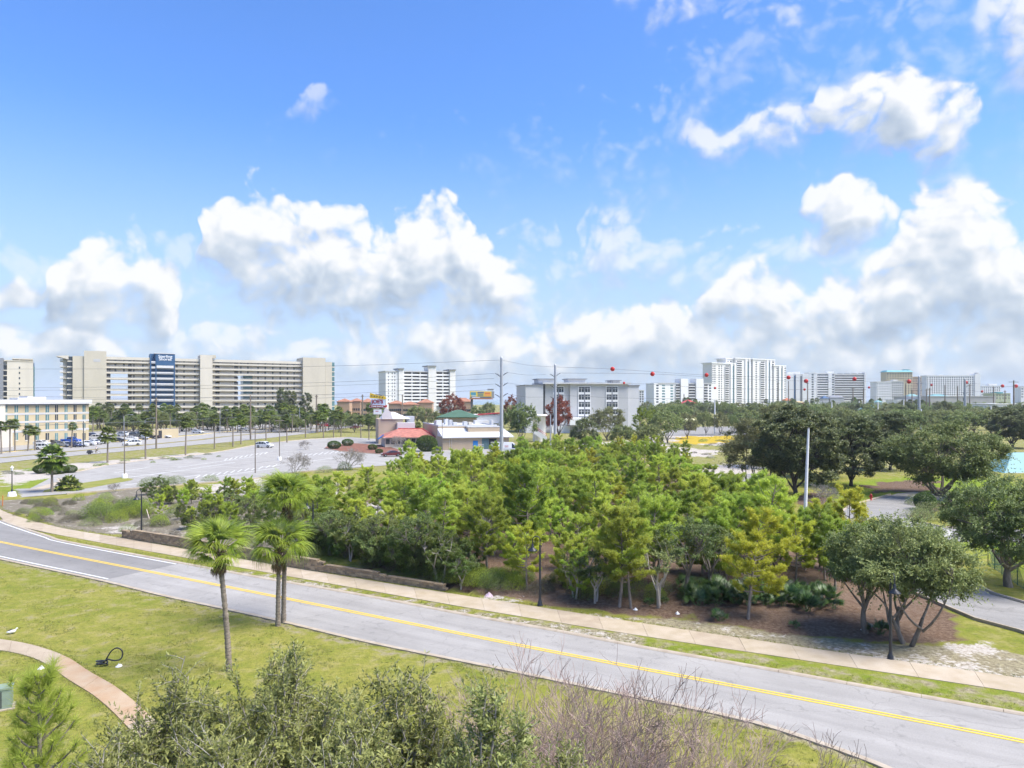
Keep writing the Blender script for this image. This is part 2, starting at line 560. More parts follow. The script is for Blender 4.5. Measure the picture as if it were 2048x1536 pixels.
LOT = px_poly([(243, 1077), (377, 1099), (600, 1139), (887, 1184), (1080, 1212), (1280, 1240), (1370, 1252), (1560, 1275), (1700, 1292), (1860, 1305), (1950, 1275), (1890, 1200), (1700, 1130), (1600, 1070), (1480, 1012), (1400, 965), (1330, 900), (1180, 895), (1000, 915), (720, 945), (560, 975), (430, 990), (330, 1010)])
MULCH = px_poly([(700, 1140), (890, 1180), (1080, 1203), (1230, 1226), (1370, 1234), (1480, 1248), (1600, 1268), (1740, 1285), (1860, 1290), (1920, 1275), (1890, 1210), (1700, 1130), (1600, 1075), (1480, 1018), (1380, 965), (1200, 915), (1000, 930), (760, 985), (660, 1060), (620, 1110)])
MULCH2 = px_poly([(1700, 1040), (1790, 995), (1900, 985), (1960, 1000), (1880, 1015), (1850, 1040), (1780, 1045)])
MULCH3 = px_poly([(1720, 972), (1800, 960), (1880, 962), (1870, 985), (1760, 984)])
MULCH4 = px_poly([(650, 898), (700, 890), (770, 895), (800, 905), (900, 905), (885, 915), (760, 913), (680, 904)])
MULCH5 = px_poly([(1560, 992), (1650, 985), (1670, 1002), (1600, 1012)])
SANDS = [px_poly(p) for p in (
    [(395, 975), (500, 955), (640, 965), (700, 985), (640, 1010), (520, 1000), (430, 1000)],
    [(700, 1030), (860, 980), (900, 1000), (870, 1040), (740, 1060)],
    [(1310, 862), (1460, 866), (1475, 892), (1400, 890), (1330, 880)],
    [(1230, 888), (1300, 872), (1360, 895), (1440, 900), (1420, 915), (1300, 905)],
    [(1395, 938), (1440, 927), (1520, 930), (1510, 952), (1440, 960), (1400, 965)],
    [(1130, 888), (1260, 880), (1240, 910), (1100, 915)],
    [(430, 1140), (560, 1155), (720, 1185), (690, 1188), (560, 1166), (440, 1144)],
    [(930, 1200), (1010, 1192), (1060, 1200), (1010, 1206)],
    [(1160, 1228), (1280, 1240), (1300, 1250), (1180, 1238)],
    [(230, 1050), (285, 1040), (290, 1060), (250, 1068)],
    [(0, 945), (90, 930), (200, 922), (330, 912), (420, 902), (420, 910), (300, 922), (160, 938), (60, 965), (0, 975)],
    [(1650, 1290), (1780, 1312), (1900, 1325), (1990, 1345), (1950, 1350), (1800, 1330), (1680, 1310)],
    [(1870, 1285), (1960, 1275), (1990, 1300), (1930, 1310)],
    [(1640, 1090), (1720, 1070), (1760, 1085), (1700, 1130), (1650, 1120)],
)]
SANDY_BAND = px_poly([(1090, 1216), (1240, 1233), (1370, 1238), (1560, 1263), (1740, 1285), (1960, 1292), (2048, 1305), (2100, 1375), (1788, 1327), (1582, 1294), (1365, 1262), (1280, 1244)])
SCRUB = px_poly([(-40, 1000), (120, 998), (260, 975), (420, 985), (620, 1000), (640, 1060), (600, 1130), (377, 1097), (243, 1076), (133, 1058), (67, 1041), (-30, 1012)])
VERGE = px_poly([(100, 1079), (350, 1119), (600, 1161), (933, 1221), (1280, 1273), (1578, 1319), (1932, 1371), (2200, 1412), (2200, 1460), (1880, 1401), (1500, 1333), (1100, 1261), (717, 1190), (358, 1126)])
BROWN_V = px_poly([(430, 1135), (600, 1161), (933, 1221), (1280, 1273), (1280, 1296), (1100, 1261), (717, 1190), (440, 1144)])
YELLOW = px_poly([(1350, 874), (1470, 871), (1470, 884), (1360, 888)])
LUSH = px_poly([(1690, 965), (1790, 955), (1960, 950), (2100, 985), (2100, 1180), (1960, 1100), (1880, 1080), (1960, 1050), (1800, 985), (1700, 1010), (1690, 1045), (1640, 1040), (1660, 1000)])
LUSH2 = px_poly([(0, 955), (90, 945), (125, 955), (40, 985), (0, 985)])

_ph = np.random.RandomState(5).rand(12, 3) * 6.28
def wobble(x, y, s):
    o = 0
    for i in range(4):
        a = _ph[i, 2]
        o = o + np.sin((x * math.cos(a) + y * math.sin(a)) * s * (1 + .37 * i) + _ph[i, 0]) * .25
    return o

def elev(x, y):
    x = np.atleast_1d(np.asarray(x, float)); y = np.atleast_1d(np.asarray(y, float))
    sd = sdist(x, y, LOT)
    dw = dist_line(x, y, WALL)
    wide = np.where(dw < 3.0, .45, .45 + (np.clip(dw, 3, 9) - 3) * 1.2)
    up = smoothstep(.05, 1.0, np.clip(sd - np.where(dw < 3.0, .75, .75 * (1 - (np.clip(dw, 3, 9) - 3) / 6)), 0, None) / wide)
    z = up * (.66 + .22 * wobble(x, y, .21))
    sn = sdist(x, y, [(a, b) for a, b in NEAR_EDGE] + [(17., 5.), (-90., 5.), (-90., 79.)])
    z = z + smoothstep(.5, 6, sn) * (.10 + .16 * wobble(x, y, .13))
    rd = np.minimum(dist_line(x, y, NEAR_EDGE), dist_line(x, y, FAR_EDGE))
    inr = in_poly(x, y, NEAR_EDGE + FAR_EDGE[::-1])
    z = z - .05 * (1 - up) + np.where(inr | (rd > 5), 0, .11 * smoothstep(.30, .75, rd) * (1 - smoothstep(4, 5, rd))) * (1 - up)
    return z

def gp(px, py):
    z = 0.0
    for _ in range(5):
        x, y = gp0(px, py, z)
        z = float(elev(x, y)[0])
    return Vector((x, y, z))

def on(x, y):
    return Vector((x, y, float(elev(x, y)[0])))

def ground_material():
    m = bpy.data.materials.new('ground')
    m.use_nodes = True
    nt = m.node_tree
    b = nt.nodes['Principled BSDF']
    b.inputs['Roughness'].default_value = .95
    b.inputs['Specular IOR Level'].default_value = .1
    N, L = nt.nodes.new, nt.links.new
    pos = N('ShaderNodeNewGeometry').outputs['Position']
    def noise(scale, detail=4, rough=.55, sq=None):
        n = N('ShaderNodeTexNoise'); n.inputs['Scale'].default_value = scale; n.inputs['Detail'].default_value = detail; n.inputs['Roughness'].default_value = rough
        src = pos
        if sq:
            mp = N('ShaderNodeMapping'); mp.inputs['Scale'].default_value = sq; L(pos, mp.inputs[0]); src = mp.outputs[0]
        L(src, n.inputs['Vector'])
        return n.outputs['Fac']
    def ramp(f, stops):
        r = N('ShaderNodeValToRGB')
        el = r.color_ramp.elements
        while len(el) < len(stops): el.new(.5)
        for e, (p, c) in zip(el, stops): e.position, e.color = p, (*c, 1)
        L(f, r.inputs[0])
        return r.outputs[0]
    def math_(op, a, c, clamp=False):
        n = N('ShaderNodeMath'); n.operation = op; n.use_clamp = clamp
        for i, v in enumerate((a, c)):
            if isinstance(v, (int, float)): n.inputs[i].default_value = v
            else: L(v, n.inputs[i])
        return n.outputs[0]
    def mix(f, a, c):
        n = N('ShaderNodeMix'); n.data_type = 'RGBA'
        L(f, n.inputs['Factor'])
        for k, v in (('A', a), ('B', c)):
            if isinstance(v, tuple): n.inputs[k].default_value = (*v, 1)
            else: L(v, n.inputs[k])
        return n.outputs['Result']
    def attr(n):
        a = N('ShaderNodeAttribute'); a.attribute_name = n
        return a.outputs['Fac']
    def sharp(zone, nz, k=5.0, amt=1.0):
        # zone value pushed over a threshold by noise: ragged natural edges
        s = math_('ADD', zone, math_('MULTIPLY', math_('SUBTRACT', nz, .5), amt))
        return math_('MULTIPLY_ADD', s, k, True) if False else math_('ADD', math_('MULTIPLY', math_('SUBTRACT', s, .5), k), .5, True)
    big, mid, fine, tiny = noise(.16, 5, .6), noise(.9, 5, .6), noise(4.5, 5, .65), noise(22, 3)
    g1 = ramp(big, [(.34, (.165, .195, .026)), (.5, (.245, .24, .046)), (.66, (.285, .25, .065))])
    g2 = ramp(mid, [(.33, (.13, .175, .02)), (.50, (.235, .23, .045)), (.64, (.345, .295, .125))])
    gr = mix(math_('MULTIPLY', 1.0, .55), g1, g2)
    gr = mix(math_('MULTIPLY', math_('SUBTRACT', fine, .46), 3.0, True), gr, (.125, .135, .03))
    gr = mix(math_('MULTIPLY', math_('SUBTRACT', tiny, .55), 3.0, True), gr, (.27, .25, .07))
    lush = mix(attr('lush'), gr, ramp(mid, [(.3, (.12, .20, .012)), (.7, (.22, .26, .03))]))
    dry = ramp(fine, [(.3, (.15, .125, .085)), (.5, (.27, .235, .15)), (.7, (.36, .33, .20))])
    col = mix(sharp(attr('dry'), mid, 4, 1.3), lush, dry)
    scrub = ramp(fine, [(.3, (.09, .075, .055)), (.5, (.215, .185, .145)), (.68, (.13, .135, .06))])
    col = mix(sharp(attr('scrub'), mid, 5, .8), col, scrub)
    mul = ramp(fine, [(.3, (.075, .045, .03)), (.5, (.14, .094, .064)), (.7, (.21, .155, .115))])
    mul = mix(math_('MULTIPLY', math_('SUBTRACT', tiny, .5), 2.0, True), mul, (.19, .115, .075))
    mul = mix(math_('MULTIPLY', math_('SUBTRACT', big, .45), 2.6, True), mul, (.185, .135, .105))
    mul = mix(math_('MULTIPLY', math_('SUBTRACT', mid, .56), 4.0, True), mul, (.10, .055, .036))
    col = mix(sharp(attr('mulch'), mid, 5, .7), col, mul)
    sand = ramp(fine, [(.28, (.22, .18, .14)), (.42, (.38, .335, .28)), (.6, (.49, .455, .41))])
    col = mix(sharp(attr('sand'), math_('ADD', math_('MULTIPLY', mid, .6), math_('MULTIPLY', fine, .4)), 6, 1.7), col, sand)
    col = mix(sharp(attr('yellow'), mid, 5, .5), col, (.42, .30, .03))
    L(col, b.inputs['Base Color'])
    bp = N('ShaderNodeBump'); bp.inputs['Strength'].default_value = .7; bp.inputs['Distance'].default_value = .12
    L(math_('ADD', fine, math_('MULTIPLY', tiny, .4)), bp.inputs['Height']); L(bp.outputs[0], b.inputs['Normal'])
    return m

def build_ground():
    xs = [0.0]
    while xs[-1] < 1500: xs.append(xs[-1] + (.75 if xs[-1] < 62 else (xs[-1] - 62) * .06 + .8))
    xs = np.array([-x for x in reversed(xs[1:])] + xs)
    ys = [3.0]
    while ys[-1] < 1500: ys.append(ys[-1] + (.75 if ys[-1] < 86 else (ys[-1] - 86) * .03 + .7))
    ys = np.array(ys)
    X, Y = np.meshgrid(xs, ys)
    x, y = X.ravel(), Y.ravel()
    z = elev(x, y)
    V = np.stack([x, y, z], 1)
    nx, ny = len(xs), len(ys)
    i = np.arange(nx - 1)[None, :] + np.arange(ny - 1)[:, None] * nx
    i = i.ravel()
    me = np_mesh('ground', V, np.stack([i, i + 1, i + 1 + nx, i + nx], 1), ground_material(), True)
    def put(name, v):
        a = me.attributes.new(name, 'FLOAT', 'POINT')
        a.data.foreach_set('value', np.asarray(v, np.float32))
    amp = np.clip(y / 60, .5, 4)                       # ragged outlines: zones wander by a metre or two, more for wide far ones
    wx = x + amp * (1.0 * wobble(x, y, .55) + .8 * wobble(y, x, 1.3) + .5 * wobble(x + 9, y, 2.7))
    wy = y + amp * (1.0 * wobble(y + 5, x, .5) + .8 * wobble(x, y + 3, 1.2) + .5 * wobble(y, x - 7, 2.9))
    def soft(p, w):
        k = w if w < .55 else w * 1.6
        return smoothstep(-k, k, sdist(wx, wy, p) if w >= .55 else sdist(x, y, p))
    put('mulch', np.max([soft(MULCH, 1.0), soft(MULCH2, .8), soft(MULCH3, 1.5), soft(MULCH4, 1.5), soft(MULCH5, 1.0)], 0))
    s = np.max([soft(p, 1.2 if k not in (0, 2, 3, 4, 5, 10) else 2.5) for k, p in enumerate(SANDS)], 0) * .92
    s = np.maximum(s, soft(SANDY_BAND, .5) * .37)
    s = np.maximum(s, soft(BROWN_V, .3) * .50)
    s = np.maximum(s, soft(SCRUB, .5) * .34)
    put('sand', s)
    put('scrub', soft(SCRUB, .6))
    edge = dist_line(x, y, [(a, b) for a, b in NEAR_EDGE])
    d = np.maximum(soft(SANDY_BAND, .5) * .95, np.maximum(soft(BROWN_V, .3) * .85, soft(VERGE, .3) * .48))
    d = np.maximum(d, np.where(edge < 1.8, .62 - .2 * edge, 0))
    far = smoothstep(90, 140, y) * .45
    lawn = np.where(sdist(x, y, [(a, b) for a, b in NEAR_EDGE] + [(17., 5.), (-90., 5.), (-90., 79.)]) > 0, .26, 0)
    put('dry', np.maximum(np.maximum(d, far), lawn))
    put('lush', np.maximum(np.maximum(soft(LUSH, 2.), soft(LUSH2, 2.)), soft(VERGE, .3) * .4))
    put('yellow', soft(YELLOW, 1.5))
    o = add('ground', me)
    tag(o, kind='structure')
build_ground()

sea = add('sea', MB().face([(-9000, 760, -1.2), (9000, 760, -1.2), (9000, 12000, -1.2), (-9000, 12000, -1.2)]).mesh('sea', mat('sea_water', (.10, .22, .28), .18, .2, .02, spec=.5)))
tag(sea, kind='structure')

def asphalt(name, col, dark=.12):
    m = bpy.data.materials.new(name)
    m.use_nodes = True
    nt = m.node_tree
    b = nt.nodes['Principled BSDF']
    b.inputs['Roughness'].default_value = .85
    b.inputs['Specular IOR Level'].default_value = .25
    N, L = nt.nodes.new, nt.links.new
    pos = N('ShaderNodeNewGeometry').outputs['Position']
    rot = N('ShaderNodeMapping'); rot.inputs['Rotation'].default_value = (0, 0, rad(30)); L(pos, rot.inputs[0])
    st = N('ShaderNodeMapping'); st.inputs['Scale'].default_value = (.05, 1, 1); L(rot.outputs[0], st.inputs[0])
    def noise(src, s, d):
        n = N('ShaderNodeTexNoise'); n.inputs['Scale'].default_value = s; n.inputs['Detail'].default_value = d; L(src, n.inputs['Vector']); return n.outputs['Fac']
    def ramp(f, stops):
        r = N('ShaderNodeValToRGB')
        for e, (p, c) in zip(r.color_ramp.elements, stops): e.position, e.color = p, (c, c, c, 1)
        L(f, r.inputs[0]); return r.outputs[0]
    def mul(a, c):
        n = N('ShaderNodeMix'); n.data_type = 'RGBA'; n.blend_type = 'MULTIPLY'; n.inputs['Factor'].default_value = 1
        L(a, n.inputs['B'])
        if isinstance(c, tuple): n.inputs['A'].default_value = (*c, 1)
        else: L(c, n.inputs['A'])
        return n.outputs['Result']
    c = mul(ramp(noise(st.outputs[0], 1.1, 4), [(.3, 1 - dark), (.7, 1 + dark)]), col)     # tyre tracks along the road
    c = mul(ramp(noise(pos, .35, 4), [(.3, 1 - dark * .8), (.7, 1 + dark * .5)]), c)
    c = mul(ramp(noise(pos, 35, 3), [(.3, .84), (.7, 1.12)]), c)
    c = mul(ramp(noise(pos, 1.7, 5), [(.28, .80), (.40, 1.0)]), c)                             # oil and damp stains
    vo = N('ShaderNodeTexVoronoi'); vo.feature = 'DISTANCE_TO_EDGE'; vo.inputs['Scale'].default_value = .22
    nz = N('ShaderNodeTexNoise'); nz.inputs['Scale'].default_value = .8; nz.inputs['Detail'].default_value = 5; L(pos, nz.inputs['Vector'])
    ad = N('ShaderNodeVectorMath'); ad.operation = 'MULTIPLY_ADD'; L(nz.outputs['Color'], ad.inputs[0]); ad.inputs[1].default_value = (2.2, 2.2, 0); L(pos, ad.inputs[2])
    L(ad.outputs[0], vo.inputs['Vector'])
    c = mul(ramp(vo.outputs['Distance'], [(.0, .78), (.008, 1.0)]), c)                      # hairline cracks
    L(c, b.inputs['Base Color'])
    return m

M_ROAD = asphalt('asphalt_worn', (.315, .30, .278), .12)
M_ROAD_NEW = asphalt('asphalt_newer', (.225, .216, .203), .10)
M_LOT = asphalt('asphalt_car_park', (.33, .315, .29), .13)
M_HWY = asphalt('asphalt_highway', (.33, .315, .29), .10)
M_DRIVE = asphalt('asphalt_drive', (.265, .255, .238), .12)
M_CONC = mat('concrete_walk', (.365, .30, .205), .9, .12, 1.2, .15, 30, var2=(.43, .36, .27))
M_CONC_OR = mat('concrete_stained', (.37, .245, .145), .9, .12, 1.0, .15, 30, var2=(.41, .315, .215))
M_KERB = mat('concrete_kerb', (.33, .27, .20), .9, .12, 1.5, .1, 30, var2=(.43, .37, .29))
M_YELLOW = mat('road_paint_yellow', (.74, .50, .03), .7, .10, 6, var2=(.62, .44, .08))
M_WHITE = mat('road_paint_white', (.62, .62, .60), .7, .10, 4, var2=(.74, .74, .72))

def sheet_poly(name, pts, z, m, parent=None):
    """flat polygon sheet of world points, as thin as paint or tarmac really is"""
    o = MB().face([(p[0], p[1], z) for p in pts]).build(name, m, parent)
    return o

def ribbon(name, A, B, z, m, parent=None):
    b = MB()
    b.grid([[(a[0], a[1], z) for a in A], [(c[0], c[1], z) for c in B]], smooth=False)
    return b.build(name, m, parent)

def stripe(name, line, w, z, m, parent=None, off=0.0):
    l = np.asarray(line)[:, :2]
    return ribbon(name, offset_line(l, off - w / 2), offset_line(l, off + w / 2), z, m, parent)

near_l, far_l, cen_l = catmull(NEAR_EDGE, 6), catmull(FAR_EDGE, 6), catmull(CENTRE, 8)
def split(l, p):
    k = int(np.argmin(np.hypot(l[:, 0] - p[0], l[:, 1] - p[1])))
    return l[:k + 1], l[k:]
nl, nr = split(near_l, (-30.3, 52.75))
fl, fr = split(far_l, (-27.2, 58.0))
def same(a, b, n):
    f = lambda q: resample(q, max(1e-3, np.linalg.norm(np.diff(q, axis=0), axis=1).sum() / n))[:n + 1]
    return f(a), f(b)
road = ribbon('road', *same(nr, fr, 60), .02, M_ROAD); tag(road, kind='structure')
road2 = ribbon('road_resurfaced', *same(nl, fl, 40), .024, M_ROAD_NEW); tag(road2, kind='structure')
stripe('centre_line', resample(cen_l, 1.5), .13, .032, M_YELLOW, road, .12)
stripe('centre_line', resample(cen_l, 1.5), .13, .032, M_YELLOW, road, -.12)
stripe('edge_line', resample(nl, 1.5)[6:], .14, .032, M_WHITE, road2, .30)
stripe('edge_line', resample(fl, 1.5)[18:], .14, .032, M_WHITE, road2, -.25)

def kerb(name, line, w, h, side, m=M_KERB, step=3.05, gap=.02, z0=-.1, parent=None):
    """kerb of separate cast lengths with open joints"""
    root = parent or tag(empty(name), kind='structure')
    l = resample(np.asarray(line)[:, :2], .61)
    per = max(1, int(round(step / .61)))
    a, b = offset_line(l, 0), offset_line(l, side * w)
    for i in range(0, len(l) - per, per):
        q = MB()
        rows = []
        for k in range(i, i + per + 1):
            A, B = a[k], b[k]
            if k == i + per: A, B = A + (a[k - 1] - A) * gap / .61, B + (b[k - 1] - B) * gap / .61
            rows.append([(A[0], A[1], z0), (A[0], A[1], .03), (A[0] + (B[0] - A[0]) * .3, A[1] + (B[1] - A[1]) * .3, h), (B[0], B[1], h), (B[0], B[1], z0)])
        q.grid(rows, smooth=False); q.face(list(rows[0])); q.face(list(reversed(rows[-1])))
        q.build('kerb_stone', m, root)
    return root
kerb('kerb', near_l[10:], .34, .06, -1)
kerb('kerb', far_l[12:], .30, .085, 1)

M_CONC2 = mat('concrete_walk_pale', (.39, .32, .23), .9, .12, 1.2, .15, 30, var2=(.45, .385, .30))
M_CONC3 = mat('concrete_walk_worn', (.33, .265, .19), .9, .12, 1.2, .15, 30, var2=(.41, .34, .25))
def slabs(name, A, B, step, z, mats, joint=.03, zfun=None):
    root = tag(empty(name), kind='structure')
    A, B = np.asarray(A), np.asarray(B)
    L_ = np.linalg.norm(np.diff(A, axis=0), axis=1).sum()
    n = int(L_ / step)
    a, b = resample(A, np.linalg.norm(np.diff(A, axis=0), axis=1).sum() / (n * 2)), resample(B, np.linalg.norm(np.diff(B, axis=0), axis=1).sum() / (n * 2))
    rnd = random.Random(3)
    for i in range(0, min(len(a), len(b)) - 2, 2):
        q = MB()
        g = joint / step
        P = []
        for t, l in ((0, a), (0, b)):
            P.append([l[i] + (l[i + 1] - l[i]) * g, l[i + 1], l[i + 2] + (l[i + 1] - l[i + 2]) * g])
        dz = z + rnd.uniform(-.006, .006)
        for (p0, p1, p2, p3) in ((P[0][0], P[0][1], P[1][1], P[1][0]), (P[0][1], P[0][2], P[1][2], P[1][1])):
            zz = [(zfun(*p) if zfun else 0) + dz for p in (p0, p1, p2, p3)]
            q.face([(p[0], p[1], k) for p, k in zip((p0, p1, p2, p3), zz)])
        zz = lambda p: (zfun(*p) if zfun else 0) + dz
        for (e0, e1) in ((P[0][0], P[0][1]), (P[0][1], P[0][2]), (P[0][2], P[1][2]), (P[1][2], P[1][1]), (P[1][1], P[1][0]), (P[1][0], P[0][0])):
            q.face([(e0[0], e0[1], zz(e0) - .22), (e1[0], e1[1], zz(e1) - .22), (e1[0], e1[1], zz(e1)), (e0[0], e0[1], zz(e0))])
        q.build('slab', mats(i // 2, rnd), root)
    return root
slabs('sidewalk', catmull(WALK_NEAR, 8), catmull(WALK_FAR, 8), 2.6, .085, lambda i, r: r.choice([M_CONC, M_CONC, M_CONC2, M_CONC3]), .014)
PU = [gp0(*p) for p in ((-70, 1275), (0, 1279), (67, 1291), (133, 1314), (180, 1344), (233, 1374), (293, 1424), (350, 1480), (400, 1545))]
PL = [gp0(*p) for p in ((-70, 1297), (0, 1301), (50, 1311), (90, 1327), (140, 1361), (190, 1392), (240, 1437), (290, 1495), (330, 1560))]
slabs('garden_path', catmull(PU, 8), catmull(PL, 8), 1.55, .045, lambda i, r: M_CONC_OR if 5 <= i < 12 else M_CONC3, .016, lambda x, y: float(elev(x, y)[0]))

# ---------------------------------------------------------------- retaining wall of split-face blocks
def retaining_wall():
    root = empty('retaining_wall', (WALL[0][0], WALL[0][1], 0), 0, 'long low tan block retaining wall stepping down beside the sidewalk', 'wall')
    l = resample(catmull(WALL, 8), .42)
    o = np.array([WALL[0][0], WALL[0][1]])
    t = np.gradient(l, axis=0); t /= np.linalg.norm(t, axis=1)[:, None]
    nrm = np.stack([-t[:, 1], t[:, 0]], 1)
    n = len(l)
    mats = [mat('block_tan_a', (.33, .25, .16), .95, .15, 3, .4, 25), mat('block_tan_b', (.40, .31, .20), .95, .15, 3, .4, 25), mat('block_tan_c', (.26, .205, .14), .95, .15, 3, .4, 25)]
    rnd = random.Random(8)
    ch = .15
    mb = MB()
    core = MB()
    hs = []
    for k in range(n):
        f = k / (n - 1)
        hs.append(6 if f > .03 and f < .70 else (5 if f <= .03 else (4 if f < .85 else 3)))
    for k in range(n - 1):
        A, B = l[k] - o, l[k + 1] - o
        d = B - A
        for c in range(hs[k]):
            sh = .5 if c % 2 else 0
            a, b = A + d * (sh + .03), A + d * (sh + .97)
            back = nrm[k] * .30
            pr = -nrm[k] * rnd.uniform(0, .025)
            mb.cur = rnd.randrange(3)
            z0, z1 = c * ch - .02, c * ch + ch - .035
            P = [a + pr, b + pr, b + back, a + back]
            v = [(p[0], p[1], z) for z in (z0, z1) for p in P]
            i0 = len(mb.v); mb.v += v
            for q in ((4, 5, 6, 7), (0, 1, 5, 4), (1, 2, 6, 5), (3, 0, 4, 7)):
                mb.f.append(tuple(i0 + j for j in q)); mb.m.append(mb.cur); mb.sm.append(False)
        h = hs[k] * ch
        a, b = A + nrm[k] * .05, B + nrm[k] * .05
        core.face([(a[0], a[1], -.1), (b[0], b[1], -.1), (b[0], b[1], h - .02), (a[0], a[1], h - .02)])
        # cap stones, two blocks long
        if k % 2 == 0 and k + 2 < n and hs[k + 1] == hs[k]:
            E = l[k + 2] - o
            f0, f1 = A + (E - A) * .012, A + (E - A) * .988
            q = MB(); P = [f0 - nrm[k] * .05, f1 - nrm[k] * .05, f1 + nrm[k] * .36, f0 + nrm[k] * .36]
            v = [(p[0], p[1], z) for z in (h - .018, h + .07) for p in P]
            q.v += v
            for w in ((4, 5, 6, 7), (0, 1, 5, 4), (1, 2, 6, 5), (2, 3, 7, 6), (3, 0, 4, 7), (3, 2, 1, 0)):
                q.f.append(w); q.m.append(0); q.sm.append(False)
            q.build('cap_stone', mats[rnd.choice((0, 2, 2))], root)
    st = mb.build('blocks', mats, root); tag(st, kind='stuff')
    core.build('core', mat('wall_core', (.08, .065, .05), .95, .1), root)
retaining_wall()

# ---------------------------------------------------------------- car park, highway, drives
def wp(pts): return px_poly(pts)
lot = sheet_poly('car_park', wp([(40, 995), (-60, 996), (-60, 980), (60, 977), (111, 951), (140, 945), (166, 942), (215, 930), (293, 920), (398, 909), (448, 902), (506, 891), (545, 885), (623, 878), (700, 874), (780, 880), (1040, 893), (1120, 893), (1100, 906), (960, 912), (900, 921), (690, 937), (594, 944), (502, 958), (428, 964), (366, 969), (230, 980)]), .012, M_LOT)
tag(lot, kind='structure')
def px_line(name, a, b, w, m, parent, z):
    A, B = gp0(*a), gp0(*b)
    stripe(name, np.array([A, ((A[0] + B[0]) / 2, (A[1] + B[1]) / 2), B]), w, z, m, parent)
for a, b in (((205, 962), (330, 945)), ((300, 950), (470, 925)), ((228, 946), (300, 934)), ((355, 935), (520, 912)), ((420, 955), (560, 935)), ((520, 935), (700, 912)), ((470, 913), (545, 903)), ((560, 905), (690, 893)), ((250, 970), (400, 950))):
    px_line('bay_line', a, b, .18, M_WHITE, lot, .018)
for k in range(9):
    px_line('bay_line', (455 + k * 10, 917 - k * 1.6), (449 + k * 10, 921 - k * 1.6), .16, M_WHITE, lot, .018)
for k in range(14):
    px_line('bay_line', (580 + k * 11, 912 - k * 1.2), (571 + k * 11, 917 - k * 1.2), .16, M_WHITE, lot, .018)
for k in range(12):
    px_line('bay_line', (400 + k * 14, 951 - k * 2.0), (391 + k * 14, 956 - k * 2.0), .16, M_WHITE, lot, .018)
stain = [((430, 948), (620, 926), .9), ((260, 966), (420, 944), .7), ((480, 930), (640, 908), .8)]
M_TAR = mat('tar_seal', (.15, .15, .155), .8, .15, 2)
for a, b, w in stain:
    px_line('tar_seam', a, b, .22, M_TAR, lot, .016)

hw_near = wp([(-150, 942), (0, 926), (82, 917), (195, 907.5), (300, 898), (398, 889), (428, 887), (545, 875), (633, 865), (692, 856), (760, 846)])
hw_far = wp([(-150, 919), (0, 906), (78, 899), (195, 887), (300, 878), (398, 870), (428, 866), (545, 856), (633, 850), (701, 845), (760, 839)])
hwy = ribbon('highway', hw_near, hw_far, .02, M_HWY); tag(hwy, kind='structure')
med = wp([(0, 916), (120, 905), (260, 893), (398, 880), (448, 873.5), (565, 863), (701, 851)])
M_MED = mat('median_grass', (.16, .14, .05), .95, .2, .4, var2=(.30, .24, .05))
md = stripe('median', np.array(med), 2.2, .05, M_MED); tag(md, kind='structure')
stripe('edge_line', np.array(hw_near), .16, .026, M_WHITE, hwy, .7)
stripe('edge_line', np.array(hw_far), .16, .026, M_WHITE, hwy, -.7)
kerb('kerb', np.array(hw_far), .5, .14, 1, mat('kerb_yellow', (.50, .38, .14), .9, .15, .5), 12.0)
kerb('kerb', np.array(wp([(140, 945), (166, 942.2), (215, 930.3), (293, 920.3), (398, 909.3), (448, 902.3), (506, 891.3), (545, 885.3), (623, 878.3), (690, 875)])), .3, .14, 1, M_KERB, 6.0)
kerb('kerb', np.array(wp([(690, 937.2), (594, 944.2), (502, 958.2), (428, 964.2), (366, 969.2), (230, 980.2), (60, 994)])), .3, .14, 1, M_KERB, 6.0)
sp = sheet_poly('hotel_car_park', wp([(-120, 925), (-120, 900), (0, 880), (200, 862), (340, 856), (520, 848), (690, 842), (690, 845), (520, 857), (398, 868), (195, 885), (0, 904)]), .008, M_LOT); tag(sp, kind='structure')

# grassed island and pale footway at the car park entrance
isl = sheet_poly('entrance_island', wp([(85, 985), (180, 976), (262, 961), (268, 958), (240, 955), (160, 967), (90, 980)]), .03, mat('island_grass', (.17, .20, .03), .95, .25, .5, var2=(.26, .23, .06))); tag(isl, kind='structure')
ft = sheet_poly('footway', wp([(50, 982), (118, 963), (112, 957), (130, 957), (134, 963), (80, 982)]), .034, M_CONC2); tag(ft, kind='structure')

isl2 = sheet_poly('car_park_island', wp([(648, 897), (655, 892), (700, 886), (770, 891), (800, 900), (790, 905), (765, 909), (720, 906), (680, 903)]), .05, mat('island_mulch', (.20, .09, .06), .95, .25, .8)); tag(isl2, kind='structure')
kerb('kerb', np.array(wp([(648, 897), (680, 903.2), (720, 906.2), (765, 909.2), (790, 905.2)])), .25, .14, 1, M_KERB, 4.0)
drv = sheet_poly('drive', wp([(2100, 1282), (2045, 1262), (1955, 1238), (1800, 1172), (1690, 1120), (1640, 1095), (1590, 1068), (1545, 1045), (1500, 1012), (1455, 980), (1440, 965), (1445, 950), (1500, 948), (1512, 955), (1480, 972), (1528, 1027), (1600, 1040), (1682, 1048), (1676, 1032), (1698, 1013), (1795, 987), (1830, 984), (1900, 992), (1880, 1005), (1830, 1020), (1815, 1036), (1885, 1055), (1960, 1058), (2100, 1060), (2100, 1085), (1960, 1083), (1895, 1083), (1850, 1095), (1870, 1125), (1982, 1189), (2045, 1207), (2100, 1222)]), .014, M_DRIVE)
tag(drv, kind='structure')
kerb('kerb', np.array(wp([(1482, 973), (1505, 1000), (1528, 1026), (1600, 1039), (1682, 1047), (1676, 1032), (1698, 1013), (1750, 998), (1795, 986.5)])), .2, .14, 1, M_KERB, 3.0)
